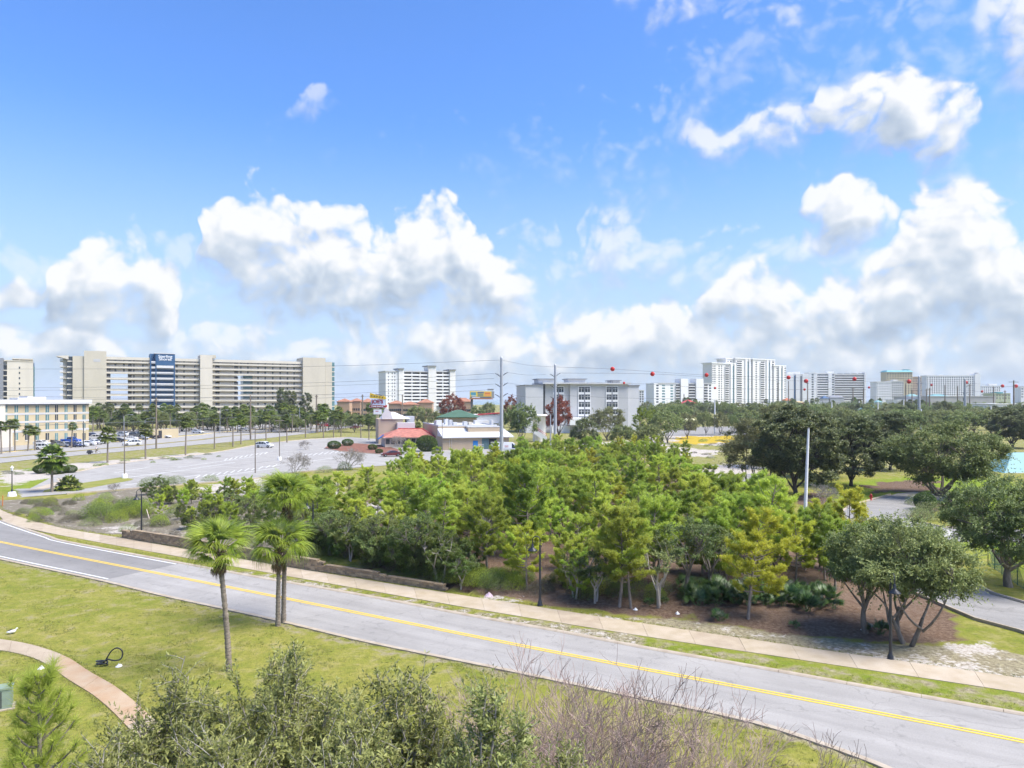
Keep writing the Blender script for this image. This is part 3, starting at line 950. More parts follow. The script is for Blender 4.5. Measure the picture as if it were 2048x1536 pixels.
kerb('kerb', np.array(wp([(1812, 1030), (1825, 1042), (1885, 1055.5), (1960, 1058.5), (2040, 1059)])), .2, .14, 1, M_KERB, 3.0)
kerb('kerb', np.array(wp([(2095, 1221), (2045, 1206), (1982, 1188), (1925, 1155), (1870, 1124)])), .2, .14, -1, M_KERB, 3.0)
kerb('kerb', np.array(wp([(1640, 1096), (1690, 1121), (1800, 1173), (1955, 1239), (2045, 1263), (2100, 1283)])), .2, .14, -1, M_KERB, 3.0)
apron = sheet_poly('drive_apron', wp([(1598, 1043), (1690, 1051), (1790, 1046), (1870, 1058), (1930, 1064), (1880, 1078), (1790, 1085), (1720, 1105), (1660, 1095), (1620, 1075)]), .02, mat('drive_concrete', (.36, .345, .31), .9, .12, .6, var2=(.45, .435, .40))); tag(apron, kind='structure')
px_line('bay_line', (1811, 1000), (1831, 990), .12, M_WHITE, drv, .02)
fp = sheet_poly('far_car_park', wp([(1300, 872), (1330, 862), (1360, 854), (1500, 852), (1560, 858), (1520, 869), (1440, 871)]), .012, M_DRIVE); tag(fp, kind='structure')

# ================================================================ buildings
M_GLASS = mat('window_glass', (.035, .045, .055), .12, .15, .3, spec=.6)
M_GLASS_T = mat('window_glass_teal', (.10, .20, .21), .15, .2, .2, spec=.6)
M_DARK = mat('dark_opening', (.04, .042, .047), .8, .1)
M_CREAM = mat('stucco_cream', (.50, .46, .37), .9, .05, .25, streak=.25)
M_CREAM2 = mat('stucco_cream_light', (.57, .53, .45), .9, .05, .25, streak=.25)
M_RAIL = mat('rail_white', (.62, .62, .62), .6, .05)
M_BWHITE = mat('stucco_white', (.74, .74, .735), .9, .04, .1, streak=.25)
M_BWHITE2 = mat('stucco_white_warm', (.68, .67, .64), .9, .04, .1, streak=.25)
M_GREY = mat('panel_grey', (.46, .465, .47), .8, .04, .3)
M_GREY_L = mat('panel_grey_light', (.56, .565, .57), .8, .04, .3)
M_GREY_D = mat('panel_grey_dark', (.22, .23, .25), .8, .05, .3)
M_BLUE = mat('panel_blue', (.035, .10, .21), .6, .08, .3)
M_TAN = mat('stucco_tan', (.46, .385, .25), .9, .05, .3)
M_ROOFW = mat('roof_white', (.58, .58, .575), .6, .04, .5)
M_TEAL = mat('roof_teal', (.10, .34, .37), .5, .08, .3)

class Frame:
    """a building in its own frame: x along the facade, y to the back, z up. Facade columns and heights come from measured pixels."""
    def __init__(s, name, label, cat, pl, Dl, pr, Dr, group=None):
        L_ = np.array([(pl - CX) * Dl / F, Dl]); R_ = np.array([(pr - CX) * Dr / F, Dr])
        s.L, s.d = L_, R_ - L_
        s.w = float(np.hypot(*s.d)); s.e = s.d / s.w; s.n = np.array([-s.e[1], s.e[0]])
        if s.n[1] < 0: s.n = -s.n
        s.root = empty(name, (L_[0], L_[1], 0), math.atan2(s.e[1], s.e[0]), label, cat, group)
    def hit(s, px, back=0.0):
        k = (px - CX) / F
        o = s.L + s.n * back
        t = (k * o[1] - o[0]) / (s.e[0] - k * s.e[1])
        return t, o[1] + t * s.e[1]
    def u(s, px, back=0.0): return s.hit(px, back)[0]
    def z(s, py, px, back=0.0): return CH - (py - HZ) * s.hit(px, back)[1] / F
    def box(s, name, m, p0, p1, y0, y1, front=0.0, deep=1.0, parent=None):
        """pixels p0..p1 by y0 (top)..y1 (bottom, None = ground) on the plane 'front' metres behind the facade, 'deep' metres thick"""
        a, b = s.u(p0, front), s.u(p1, front)
        pm = (p0 + p1) / 2
        zt = s.z(y0, pm, front); zb = 0.0 if y1 is None else s.z(y1, pm, front)
        return cube(name, m, parent or s.root, min(a, b), max(a, b), front, front + deep, zb, zt)
    def raw(s, name, m, x0, x1, y0, y1, z0, z1, parent=None):
        return cube(name, m, parent or s.root, x0, x1, y0, y1, z0, z1)
    def window(s, p0, p1, y0, y1, front=0.0, glass=None, frame=None, name='window', sill=True):
        """glass set behind a raised surround"""
        a, b = s.u(p0, front), s.u(p1, front)
        pm = (p0 + p1) / 2
        zt, zb = s.z(y0, pm, front), s.z(y1, pm, front)
        w = cube(name, glass or M_GLASS, s.root, a, b, front - .04, front + .04, zb, zt)
        return w

def floors_z(n, top, bottom): return [bottom + (top - bottom) * i / n for i in range(n + 1)]

# ---------------------------------------------------------------- long cream condominium block with blue stair tower
def condo_block():
    f = Frame('condominium_block', 'long cream condominium block with blue stair tower and lettered sign', 'building', 118, 358, 669, 428)
    r = f.root
    W = f.w
    H0 = f.z(716, 214)                                  # main roof
    fl = [f.z(y, 240, 2) for y in (725, 735.7, 746.4, 758, 769.5, 780.6, 791, 802, 814.8)]
    fh = (fl[0] - fl[-1]) / 8
    while fl[-1] > fh: fl.append(fl[-1] - fh)
    def section(p0, p1, gaps=(), wins=(), darkcols=(), pale=()):
        """access-gallery facade: back wall, floor slabs, white parapets; gaps are openings through the building"""
        u0, u1 = f.u(p0), f.u(p1)
        top = H0
        # back wall in pieces round the opening
        cuts = sorted([(f.u(g[0]), f.u(g[1]), g[2], g[3]) for g in gaps])
        x = u0
        for (a, b, fi0, fi1) in cuts:
            f.raw('wall', M_CREAM2, x, a, 2.2, 13, 0, top - .01)
            f.raw('wall', M_CREAM2, a, b, 2.2, 13, fl[fi0], top - .01)
            f.raw('wall', M_CREAM2, a, b, 2.2, 13, 0, fl[fi1])
            x = b
        f.raw('wall', M_CREAM2, x, u1, 2.2, 13, 0, top - .01)
        f.raw('roof_parapet', M_CREAM2, u0, u1, -.2, 13.2, top - .75, top + .7)
        for z in fl:
            f.raw('floor_slab', M_CREAM, u0, u1, .15, 2.18, z - .22, z)
            f.raw('parapet', M_CREAM2, u0, u1, 0, .14, z - .30, z + .62)
            f.raw('rail', M_RAIL, u0, u1, .03, .10, z + .95, z + 1.05)
        for z in fl[:-1]:
            zz = z
            for (pw, ww) in wins:
                if any(g[0] - 2 < pw < g[1] + 2 and fl[g[3]] - .1 <= zz < fl[g[2]] - .1 for g in gaps): continue
                a = f.u(pw)
                f.raw('window', M_GLASS, a - ww / 2, a + ww / 2, 2.12, 2.2, zz + .75, zz + 2.15)
            for (pw, ww) in darkcols:
                a = f.u(pw)
                f.raw('door', M_DARK, a - ww / 2, a + ww / 2, 2.14, 2.2, zz + .02, zz + 2.2)
    section(213, 300, gaps=((220, 257, 2, 7),), wins=((231, .9), (248, .9), (268, .8), (286, .8)), darkcols=((260, 1.6),))
    section(350, 401, wins=((354.5, .9), (369, .9), (390.5, .9)))
    section(425, 606, gaps=((475, 507, 2, 7),), wins=((483, .9), (497, .9), (517.5, .9), (532, .9), (547, .9), (562, .9), (576.5, .9), (590, .9)), darkcols=((436, 2.2), (473.5, 2.0)))
    # glazed bay standing in the right opening
    for i in range(2, 7):
        a, b = f.u(486, 4), f.u(507, 4)
        f.raw('glazed_bay', M_GLASS_T, a, b, 4, 12.4, fl[i + 1] + .9, fl[i] - .25)
        f.raw('bay_parapet', M_GREY_L, a - .05, b, 3.9, 12.4, fl[i + 1] - .2, fl[i + 1] + .88)
    for i in range(3, 7):
        f.raw('bridge', M_CREAM2, f.u(220), f.u(257), 9, 12.9, fl[i] - .2, fl[i] + .9)
    # solid towers
    f.box('tower_wall', M_CREAM, 168, 213, 702, None, -1.5, 15)
    f.box('end_wall', M_CREAM, 145.2, 167.8, 712, None, -.8, 14)
    f.box('glass_strip', M_GLASS, 134, 145, 713, None, .2, 12)
    for i, z in enumerate(fl):
        f.raw('spandrel', M_CREAM2, f.u(134) - .05, f.u(145), .05, .3, z - .3, z + .35)
        f.raw('balcony', M_CREAM2, f.u(119.5), f.u(133.8), .6, 8, z - .2, z + .05)
        f.raw('balcony_rail', M_RAIL, f.u(119.5), f.u(126), .6, .7, z + .05, z + 1.0)
    f.box('balcony_wall', M_CREAM2, 126, 133.6, 716, None, 1.6, 10)
    cn = MB(); a, b = f.u(112.5), f.u(137); zt = f.z(712.5, 125)
    cn.grid([[(a, -1, zt + .1), (b, -1, zt + .4), (b, 11, zt + .4), (a, 11, zt + .1)], [(a, -1, zt - .1), (b, -1, zt - 1.6), (b, 11, zt - 1.6), (a, 11, zt - .1)]], close=True, smooth=False)
    cn.face([(a, -1, zt + .1), (b, -1, zt + .4), (b, 11, zt + .4), (a, 11, zt + .1)])
    cn.build('roof_canopy', M_CREAM2, r)
    f.box('recess', M_DARK, 213.2, 221, 731, 812, .6, 1.5)
    f.box('wall_emblem', M_GREY, 187, 201, 718, 723.5, -1.56, .08)
    for k in range(8):
        f.raw('wall_score', M_CREAM2, f.u(168.5, -1.5), f.u(174, -1.5), -1.55, -1.49, fl[k] - .1, fl[k] + .1)
    f.box('tower_wall', M_CREAM2, 400.5, 425, 710, None, -1.5, 12)
    f.box('tower_wall', M_CREAM, 425, 432, 710, 716, -1.5, 12)
    f.box('tower_wall', M_CREAM, 606, 651, 715.5, None, -1.8, 16)
    f.box('end_wall', M_CREAM, 651.2, 664, 724, None, -1.2, 14)
    f.box('glass_strip', M_GLASS_T, 664, 669, 725, None, -.8, 12)
    for z in fl: f.raw('spandrel', M_CREAM2, f.u(664, -.9), f.u(669.3, -.9), -.95, -.7, z - .3, z + .2)
    # blue stair tower
    f.box('stair_wall', M_BLUE, 300.2, 349.8, 708, None, 1.8, 11)
    for p0, p1 in ((300, 302.5), (311, 313), (347.5, 350)):
        f.box('stair_column', M_BLUE, p0, p1, 708, None, -.6, 1.2)
    for z in fl:
        f.raw('stair_landing', M_GREY_L, f.u(302.6), f.u(347.4), -.4, 1.78, z - .2, z + .05)
        f.raw('stair_rail', M_RAIL, f.u(302.6), f.u(347.4), -.42, -.34, z + .25, z + .95)
    f.box('sign_panel', M_BLUE, 313.1, 347.4, 708.5, 731, -.7, .3)
    f.box('stair_parapet', M_RAIL, 313.2, 347.3, 731.2, 736, -.75, .4)
    f.box('roof_frame', M_GREY_L, 309, 350, 706.3, 707.6, -.9, 11)
    m = mat('sign_letters_white', (.75, .78, .82), .5, .02)
    for body, py in (('Sterling', 713.2), ('Shores', 718.6)):
        me = text_mesh(body, 2.0, m, .06, 'CENTER', .03)
        o = add('lettering', me, r, (f.u(330.5, -.7), -.80, f.z(py, 330, -.7)), (rad(90), 0, 0), (1.12, 1, 1))
        o['label'] = 'white lettering reading ' + body + ' on the blue sign'
condo_block()

# ---------------------------------------------------------------- tan four-storey hotel at the left
def tan_hotel():
    f = Frame('hotel', 'tan four-storey hotel with grey bands and a white flat parapet', 'building', -60, 193, 178, 224)
    r = f.root
    ztop = f.z(799, 90)
    f.raw('wall', M_TAN, f.u(8), f.w, .12, 16, 0, ztop - 1.3)
    f.raw('wall_return', M_CREAM2, 0, f.u(8) - .01, -.6, 16, 0, ztop - 1.3)
    f.raw('parapet', M_ROOFW, -.3, f.w + .3, -1.0, 16.4, ztop - 1.28, ztop)
    for y in (827, 843, 861):
        zc = f.z(y, 90)
        f.raw('band', M_GREY, f.u(8.2), f.w + .03, .04, .3, zc - .28, zc + .28)
    f.raw('band', M_GREY_D, f.u(8.2), f.w + .02, .02, .3, ztop - 1.75, ztop - 1.285)
    cols = [(8.5, 14.6), (29, 36), (50, 57), (71, 77.5), (91, 98), (110, 116), (129, 135), (147, 153), (165, 171)]
    rnd = random.Random(2)
    for (a, b) in cols:
        for (t, bt) in ((810, 825), (829, 842), (846, 859.5), (866, 880)):
            w = f.window(a, b, t, bt, .12, M_GLASS if rnd.random() < .3 else M_GLASS_T)
            u0, u1 = f.u(a, .12), f.u(b, .12)
            zb, zt = f.z(bt, (a + b) / 2, .12), f.z(t, (a + b) / 2, .12)
            f.raw('window_grille', M_CREAM2, u0, u1, .03, .11, zb - .32, zb - .02)
            f.raw('mullion', M_CREAM2, (u0 + u1) / 2 - .04, (u0 + u1) / 2 + .04, .04, .07, zb, zt)
    for (a, b, t) in ((36, 55, 795.5), (55, 66, 792.5), (66, 92, 793.5)):
        o = f.box('roof_unit', M_ROOFW if a != 55 else M_GREY_L, a, b, t, 799, 4, 4)
    f.raw('porch', M_CREAM2, -.5, f.u(3), -5, -.62, 0, 5.2)
tan_hotel()

# ---------------------------------------------------------------- tower cut by the left edge
def left_tower():
    f = Frame('apartment_tower', 'pale grey apartment tower with teal strip cut by the left edge', 'building', -70, 330, 70, 345)
    f.box('wall', M_CREAM2, 14, 66.5, 722, None, 0, 16)
    f.box('wall', M_GREY_D, -70, 6.5, 715, None, -1.2, 16)
    f.box('roof_edge', M_CREAM, 8, 66.7, 720.6, 722.8, -.2, 16.4)
    f.box('canopy', M_CREAM, 24, 66, 717, 719, 2, 10)
    for p in (38, 61): f.box('canopy_post', M_RAIL, p, p + 1.5, 719, 722, 3, .4)
    zs = [f.z(731 + 10.6 * i, 10) for i in range(10)]
    f.box('balcony_wall', M_GREY_L, 6.6, 13.9, 722, None, 1.5, 10)
    for z in zs:
        f.raw('window', M_GLASS, f.u(7), f.u(13.8), 1.40, 1.48, z - 1.9, z + .1)
        f.raw('balcony', M_CREAM2, f.u(6.6), f.u(14), -.3, 1.39, z - 2.5, z - 2.1)
        f.raw('window', M_GLASS, f.u(37.6), f.u(40.4), -.05, .03, z - 1.4, z - .4)
        f.raw('window', M_GLASS_T, f.u(66.7), f.u(69.4), .3, 12, z - 2.2, z - .2)
    f.box('end_wall', M_BLUE, 66.7, 68.8, 726, None, .5, 11.2)
left_tower()

# ---------------------------------------------------------------- white ten-storey block behind the restaurant
def white_block():
    f = Frame('apartment_block', 'white ten-storey apartment block with three flat-capped towers', 'building', 771, 628, 911, 655)
    rows = [746.5 + 6.62 * i for i in range(10)]
    f.box('end_wall', M_BWHITE, 771.5, 797.5, 743, None, 0, 26)
    f.box('roof_edge', M_GREY, 770.6, 798, 741.6, 743.4, -.6, 27)
    for p in (777, 784.5, 789.5):
        for y in rows:
            f.window(p - .9, p + .9, y - 1.2, y + 1.6, 0, M_GLASS)
    for (a, b, t) in ((797.6, 807.5, 737.5), (857, 872, 732), (900, 911, 739.6)):
        f.box('tower_wall', M_BWHITE2, a, b, t, None, -1.2, 14)
        f.box('tower_cap', M_GREY_D, a - 1.6, b + 1.2, t - 1.2, t + .9, -2.4, 17)
    for (a, b) in ((807.6, 857), (872, 899.9)):
        f.box('back_wall', M_GREY_L, a, b, 743.5, None, 3, 12)
        f.box('roof_edge', M_GREY, a, b, 741.8, 744.0, -.3, 14)
        nb = 3 if b - a > 40 else 2
        for y in rows:
            f.box('parapet', M_BWHITE, a, b, y + 1.6, y + 5.0, 0, 2.9)
            for k in range(nb):
                p0 = a + (b - a) * k / nb
                p1 = a + (b - a) * (k + 1) / nb
                f.window(p0 + 1.5, p1 - 1.8, y - 1.4, y + 1.6, 2.9, M_DARK)
        for k in range(nb + 1):
            p = a + (b - a) * k / nb
            f.box('fin', M_BWHITE, p - .55, p + .55, 743.6, None, -.05, 3)
white_block()

# ---------------------------------------------------------------- grey hotel
def grey_hotel():
    f = Frame('hotel', 'pale grey five-storey hotel with white-framed paired windows', 'building', 1051, 280, 1279, 288)
    f.box('wall', M_GREY_L, 1051, 1086.5, 770.5, None, -1.2, 20)
    f.box('roof_edge', M_GREY_D, 1050, 1087, 769.4, 770.9, -1.6, 21)
    f.box('recess', M_GLASS, 1086.6, 1090, 768, None, 1, 10)
    f.box('wall', M_GREY, 1090.2, 1140, 768, None, 0, 18)
    f.box('wall', M_GREY, 1140.2, 1256, 768, None, -1.0, 19)
    f.box('roof_edge', M_GREY_L, 1086, 1262, 765, 768.2, -2.2, 22)
    f.box('wall', M_GREY_L, 1256.2, 1278, 772, None, .6, 18)
    f.box('roof_edge', M_GREY_D, 1256.4, 1279.4, 769.6, 772.2, .2, 19)
    for (a, b, t) in ((1076, 1108, 758), (1137, 1171, 758), (1226, 1240, 761)):
        f.box('roof_house', M_GREY_L, a, b, t, 766, 5, 8)
        f.box('roof_house_cap', M_GREY_D, a - 1.5, b + 3.5, t - 1, t + .6, 4.2, 10)
    rows = ((775, 784.5), (790, 799.5), (805, 814), (820, 828.5), (836, 845))
    for (pairs, fr) in ((((1107.5, 1115.5), (1118.5, 1127)), 0), (((1158, 1167.5), (1171, 1180)), -1.0), (((1213.5, 1222.5), (1226, 1235)), -1.0)):
        a, b = pairs[0][0] - 1.6, pairs[1][1] + 1.4
        f.box('window_bay', M_GREY_D, a + 1, b - 1, 773, 852, fr - .08, .1)
        f.box('bay_frame', M_BWHITE, a, a + 1.2, 772.4, 853, fr - .25, .3)
        f.box('bay_frame', M_BWHITE, b - 1.2, b, 772.4, 853, fr - .25, .3)
        f.box('bay_frame', M_BWHITE, a, b, 772.2, 773.6, fr - .27, .3)
        for (p0, p1) in pairs:
            for (t, bt) in rows:
                f.window(p0, p1, t, bt, fr - .14, M_GLASS)
                u0, u1 = f.u(p0, fr - .2), f.u(p1, fr - .2)
                pm = (p0 + p1) / 2
                zt, zb = f.z(t, pm, fr - .2), f.z(bt, pm, fr - .2)
                f.raw('spandrel', M_BWHITE, u0 - .12, u1 + .12, fr - .2, fr - .1, zb - .85, zb + .02)
                f.raw('mullion', M_BWHITE, (u0 + u1) / 2 - .05, (u0 + u1) / 2 + .05, fr - .22, fr - .15, zb, zt)
                f.raw('transom', M_BWHITE, u0, u1, fr - .215, fr - .155, zt - .55, zt - .45)
    f.box('porch', M_BWHITE, 1140, 1192, 836, 850, -9, 7)
    f.box('drum', M_BWHITE, 1104, 1140, 852, None, -5, 4)
grey_hotel()

# ---------------------------------------------------------------- distant seaside towers at the right
def slab_tower(name, label, p0, p1, top, D, m_wall, rows, cols, dD=0, pen=(), m_win=None, base=806, ww=.55, bands=False, floors=None, fins=(), group=None, deep=18):
    f = Frame(name, label, 'building', p0, D, p1, D + dD, group)
    f.box('wall', m_wall, p0, p1, top, None, 0, deep)
    f.box('roof_edge', m_wall, p0 - .3, p1 + .3, top - .8, top + .6, -.5, deep + 1)
    for (a, b, t) in pen:
        f.box('roof_house', m_wall, a, b, t, top - .9, 2, 8)
    dy = (base - top - 2.0) / rows
    cw = (p1 - p0) / cols
    for i in range(rows):
        y = top + 2.2 + dy * i
        if bands:
            f.box('window_band', m_win or M_GLASS, p0 + .8, p1 - .8, y, y + dy * .5, -.06, .1)
            f.box('parapet', m_wall, p0 + .4, p1 - .4, y + dy * .52, y + dy * .98, -1.1, 1.05)
        else:
            for j in range(cols):
                x = p0 + cw * (j + .5)
                f.window(x - cw * ww / 2, x + cw * ww / 2, y, y + dy * .58, 0, m_win or M_GLASS)
    for (a, b, m) in fins:
        f.box('fin', m, a, b, top + 1, None, -1.6, 1.6)
    return f

slab_tower('apartment_block', 'small white block just right of the grey hotel', 1278.5, 1288, 780.5, 620, M_BWHITE, 5, 2)
f = Frame('apartment_block', 'white seven-storey block with two plain stair towers left of the high-rises', 'building', 1308, 770, 1432, 800)
f.box('wall', M_BWHITE, 1308, 1432, 767, None, 0, 16)
f.box('roof_edge', M_GREY, 1317, 1360, 765.5, 767.4, -.6, 17)
f.box('roof_edge', M_GREY, 1377, 1424, 766, 767.6, -.6, 17)
for (a, b) in ((1362, 1376.5), (1392.5, 1407)):
    f.box('tower_wall', M_BWHITE, a, b, 757.5, None, -2, 12)
for i in range(7):
    y = 769.5 + i * 5.5
    for (a, b, g) in ((1312.5, 1317, M_GLASS), (1341, 1346, M_GLASS_T), (1324, 1330, M_GLASS_T)):
        f.window(a, b, y, y + 3.0, 0, g)
    for (a, b) in ((1351.5, 1361.5), (1377.2, 1392), (1408, 1415.5)):
        f.box('balcony_gap', M_DARK, a, b, y - .6, y + 3.0, -.05, .1)
        f.box('parapet', M_GREY_L, a, b, y + 2.2, y + 4.2, -1.2, 1.1)
    f.window(1418, 1422, y, y + 3.0, 0, M_GLASS)

def high_rise():
    f = Frame('high_rise', 'tall white stepped high-rise cluster with vertical balcony columns', 'building', 1424, 930, 1572, 1010)
    blocks = [(1424, 1471, 726.5, 0), (1452, 1476, 717.5, 9), (1471, 1506, 717, 6), (1506, 1550, 719, 3), (1548, 1572, 731.5, 0)]
    for (a, b, t, back) in blocks:
        f.box('wall', M_BWHITE2, a, b, t, None, back, 16)
        f.box('roof_edge', M_BWHITE, a - .6, b + .6, t - 1, t + .9, back - 1, 18)
    def column(p0, p1, t, back, balc):
        y = t + 4.5
        while y < 806:
            if balc:
                f.box('balcony_gap', M_DARK, p0, p1, y, y + 2.6, back - .06, .1)
                f.box('parapet', M_BWHITE, p0 - .4, p1 + .4, y + 2.2, y + 3.7, back - 1.3, 1.2)
            else:
                f.window(p0, p1, y, y + 2.4, back, M_GLASS)
            y += 4.42
    for (p0, p1, t, back, balc) in ((1425, 1427, 726.5, 0, 0), (1428.5, 1431, 726.5, 0, 0), (1437, 1439.5, 726.5, 0, 0), (1442, 1444, 726.5, 0, 0), (1451, 1458, 726.5, 0, 1), (1474, 1484, 717, 6, 1),
                                    (1455, 1457, 717.5, 9, 0), (1460, 1463, 717.5, 9, 0), (1502, 1505, 717, 6, 0), (1511, 1514, 719, 3, 0), (1521.5, 1529, 719, 3, 1), (1544, 1548, 719, 3, 1), (1553, 1556, 731.5, 0, 0), (1568.5, 1571.5, 731.5, 0, 1)):
        column(p0, p1, t, back, balc)
    for (p0, p1, t, back) in ((1465.5, 1469, 732, 0), (1495, 1498.5, 723, 6), (1537.5, 1540.5, 725, 3), (1562.5, 1565.5, 737, 0)):
        f.box('glass_strip', M_GLASS_T, p0, p1, t, None, back - .15, .3)
        f.box('bow_wall', M_BWHITE, p0 - 4, p0 - .1, t - 4, None, back - 1.4, 1.35)
        f.box('bow_wall', M_BWHITE, p1 + .1, p1 + 3.4, t - 4, None, back - 1.4, 1.35)
high_rise()

f = slab_tower('apartment_tower', 'white curved-front tower with dark vertical slots beside the high-rise cluster', 1572.4, 1617, 748, 1050, M_BWHITE, 12, 1, pen=((1574, 1588, 744.5), (1588, 1600, 743.5)), ww=.01, fins=((1572.6, 1587, M_BWHITE), (1592, 1600, M_BWHITE), (1605, 1616.8, M_BWHITE)))
f.box('glass_strip', M_BLUE, 1588, 1591.8, 751, None, -.4, .5); f.box('glass_strip', M_GREY_D, 1600.3, 1604.6, 752, None, -.4, .5)
f = slab_tower('apartment_tower', 'white narrow tower with a dark window strip behind the marker balls', 1617.5, 1633, 746, 1090, M_BWHITE, 12, 1, ww=.25)
slab_tower('apartment_block', 'wide white block striped with dark window bands, lower left wing', 1634, 1669, 746.5, 1100, M_BWHITE, 11, 6, bands=True, pen=((1654, 1668, 743),), m_win=M_GLASS, base=802, fins=((1657, 1664, M_BWHITE),))
f = slab_tower('apartment_block', 'wide white block striped with dark window bands, right wing', 1669, 1732, 748.5, 1100, M_BWHITE2, 11, 6, bands=True, m_win=mat('shade_brown', (.10, .085, .075), .7, .1), base=802)
for k in range(4): f.box('roof_screen', M_GREY_D, 1676 + k * 14, 1686 + k * 14, 746.5, 748.4, 1, 3)
f.box('end_wall', M_BWHITE, 1729, 1732.4, 744.8, None, -2, 16)
slab_tower('hotel', 'white stubby block with small windows below the tan tower', 1753.5, 1783, 764, 1000, M_BWHITE, 7, 9, base=802, ww=.3)
slab_tower('hotel', 'white gridded block joined right of the stubby white block', 1783.2, 1807, 762.5, 1000, M_BWHITE2, 8, 6, base=802, ww=.6, pen=((1787, 1796, 759.5),))
M_YEL = mat('stucco_yellow', (.52, .44, .27), .9, .05, .1)
f = slab_tower('hotel_tower', 'tan tower with shallow teal hipped roof', 1773, 1825, 744, 1150, M_YEL, 12, 10, base=804, ww=.4)
b = MB(); u0, u1, z0, z1 = f.u(1771.5), f.u(1826), f.z(744.2, 1800), f.z(740.5, 1800)
b.grid([[(u0, -2, z0), (u1, -2, z0), (u1, 20, z0), (u0, 20, z0)], [(u0 + 3, 2, z1), (u1 - 3, 2, z1), (u1 - 3, 16, z1), (u0 + 3, 16, z1)]], close=True, smooth=False)
b.face([(u0 + 3, 2, z1), (u1 - 3, 2, z1), (u1 - 3, 16, z1), (u0 + 3, 16, z1)])
b.build('roof', M_TEAL, f.root); f.box('roof_house', M_TEAL, 1809, 1819, 738.8, 741.5, 4, 8)
slab_tower('hotel_tower', 'orange-tan wing stepping down right of the tan tower', 1824.6, 1843, 754, 1160, mat('stucco_peach', (.46, .34, .23), .9, .05, .1), 10, 5, base=804, ww=.5)
f = slab_tower('hotel', 'long white hotel with regular window grid and corner tower, farthest right', 1853.5, 1952, 751.5, 1200, M_BWHITE, 11, 22, base=800, ww=.5, pen=((1879, 1886, 749.6),))
f.box('tower_wall', M_BWHITE, 1950, 1961, 748, None, -1.5, 16); f.box('tower_cap', M_GREY, 1953, 1957, 745, 748, 2, 6); f.box('blank_wall', M_BWHITE, 1856, 1859, 752.5, None, -.2, .3)
slab_tower('apartment_block', 'tiny white stepped block on the far right horizon', 1962, 2001, 772, 1400, M_BWHITE, 5, 9, base=797, pen=((1978, 1994, 767.5),), ww=.4)
f = slab_tower('shop_building', 'low yellow-green building with teal roof beneath far right poles', 1985, 2021, 787, 900, mat('stucco_lime', (.45, .48, .30), .9, .05), 2, 6, base=800, ww=.3)
f.box('roof', M_TEAL, 1994, 2006, 784, 787, -1, 10)
slab_tower('apartment_block', 'white sliver of tower at the right edge of the frame', 2042, 2056, 774, 1300, M_BWHITE, 4, 3, base=797)
M_ROOFG = mat('roof_grey_low', (.42, .41, .39), .9, .08, .1)
slab_tower('store', 'very long low grey flat-roofed store in front of the gridded hotel', 1861, 1992, 793, 620, M_ROOFG, 1, 1, base=806, ww=.01, deep=60)
slab_tower('store', 'white low shed roof building at the right edge behind trees', 1990, 2060, 808, 430, M_BWHITE, 1, 1, base=820, ww=.01, deep=30)
slab_tower('store', 'low white strip building behind the tall steel poles', 1795, 1860, 800, 640, M_BWHITE, 1, 1, base=808, ww=.01, deep=20)
def hip_roof(name, label, cat, p0, p1, y_ridge, y_eave, D, deep, m_roof, m_wall, cupola=None, rise=None, group=None):
    f = Frame(name, label, cat, p0, D, p1, D, group)
    pm = (p0 + p1) / 2
    ze = f.z(y_eave, pm)
    zr = f.z(y_ridge, pm, deep / 2)
    f.raw('wall', m_wall, f.w * .06, f.w * .94, deep * .06, deep * .94, 0, ze)
    b = MB()
    cx, cy = f.w / 2, deep / 2
    rw = max(.0, (f.w - deep) / 2) + .3
    E = [(0, 0, ze), (f.w, 0, ze), (f.w, deep, ze), (0, deep, ze)]
    T = [(cx - rw, cy - .3, zr), (cx + rw, cy - .3, zr), (cx + rw, cy + .3, zr), (cx - rw, cy + .3, zr)]
    b.grid([[(x, y, z - .25) for (x, y, z) in E], E, T], close=True, smooth=False); b.face(T)
    b.build('roof', m_roof, f.root)
    if cupola:
        z = zr
        f.raw('cupola', m_wall, cx - cupola, cx + cupola, cy - cupola, cy + cupola, z - .6, z + cupola * 1.0)
        q = MB(); c = cupola * 1.7
        q.grid([[(cx - c, cy - c, z + cupola), (cx + c, cy - c, z + cupola), (cx + c, cy + c, z + cupola), (cx - c, cy + c, z + cupola)], [(cx - .1, cy - .1, z + cupola * 2), (cx + .1, cy - .1, z + cupola * 2), (cx + .1, cy + .1, z + cupola * 2), (cx - .1, cy + .1, z + cupola * 2)]], close=True, smooth=False)
        q.build('cupola_roof', m_roof, f.root)
    return f
M_TEALP = mat('roof_teal_pale', (.17, .34, .34), .5, .06, .3)
hip_roof('pavilion', 'pavilion with teal pyramid roof and small cupola beyond the dark trees', 'building', 1737, 1806, 808.5, 819.5, 430, 18, M_TEALP, M_CREAM2, 1.3)
hip_roof('pavilion', 'wide pale teal hipped roof pavilion left of the tall steel pole', 'building', 1813, 1852, 788, 797.5, 700, 16, M_TEALP, M_BWHITE2)
hip_roof('pavilion', 'faint teal hipped roof in front of the gridded hotel', 'building', 1862, 1905, 788.5, 793.5, 720, 16, M_TEALP, M_BWHITE2)
hip_roof('pavilion', 'small blue pyramid roof below the striped block', 'building', 1645, 1659, 791.5, 797, 760, 8, M_BLUE, M_GREY)
hip_roof('shed', 'low building with flat grey roof below the striped block', 'building', 1659, 1690, 790.5, 795, 760, 10, M_GREY_D, M_GREY)
hip_roof('restaurant', 'building with bright red roof and orange wall beyond the grey hotel', 'building', 1364, 1397, 799.5, 807, 520, 12, mat('roof_red_bright', (.55, .06, .06), .6, .1, .3), mat('wall_orange', (.55, .22, .08), .8, .1))
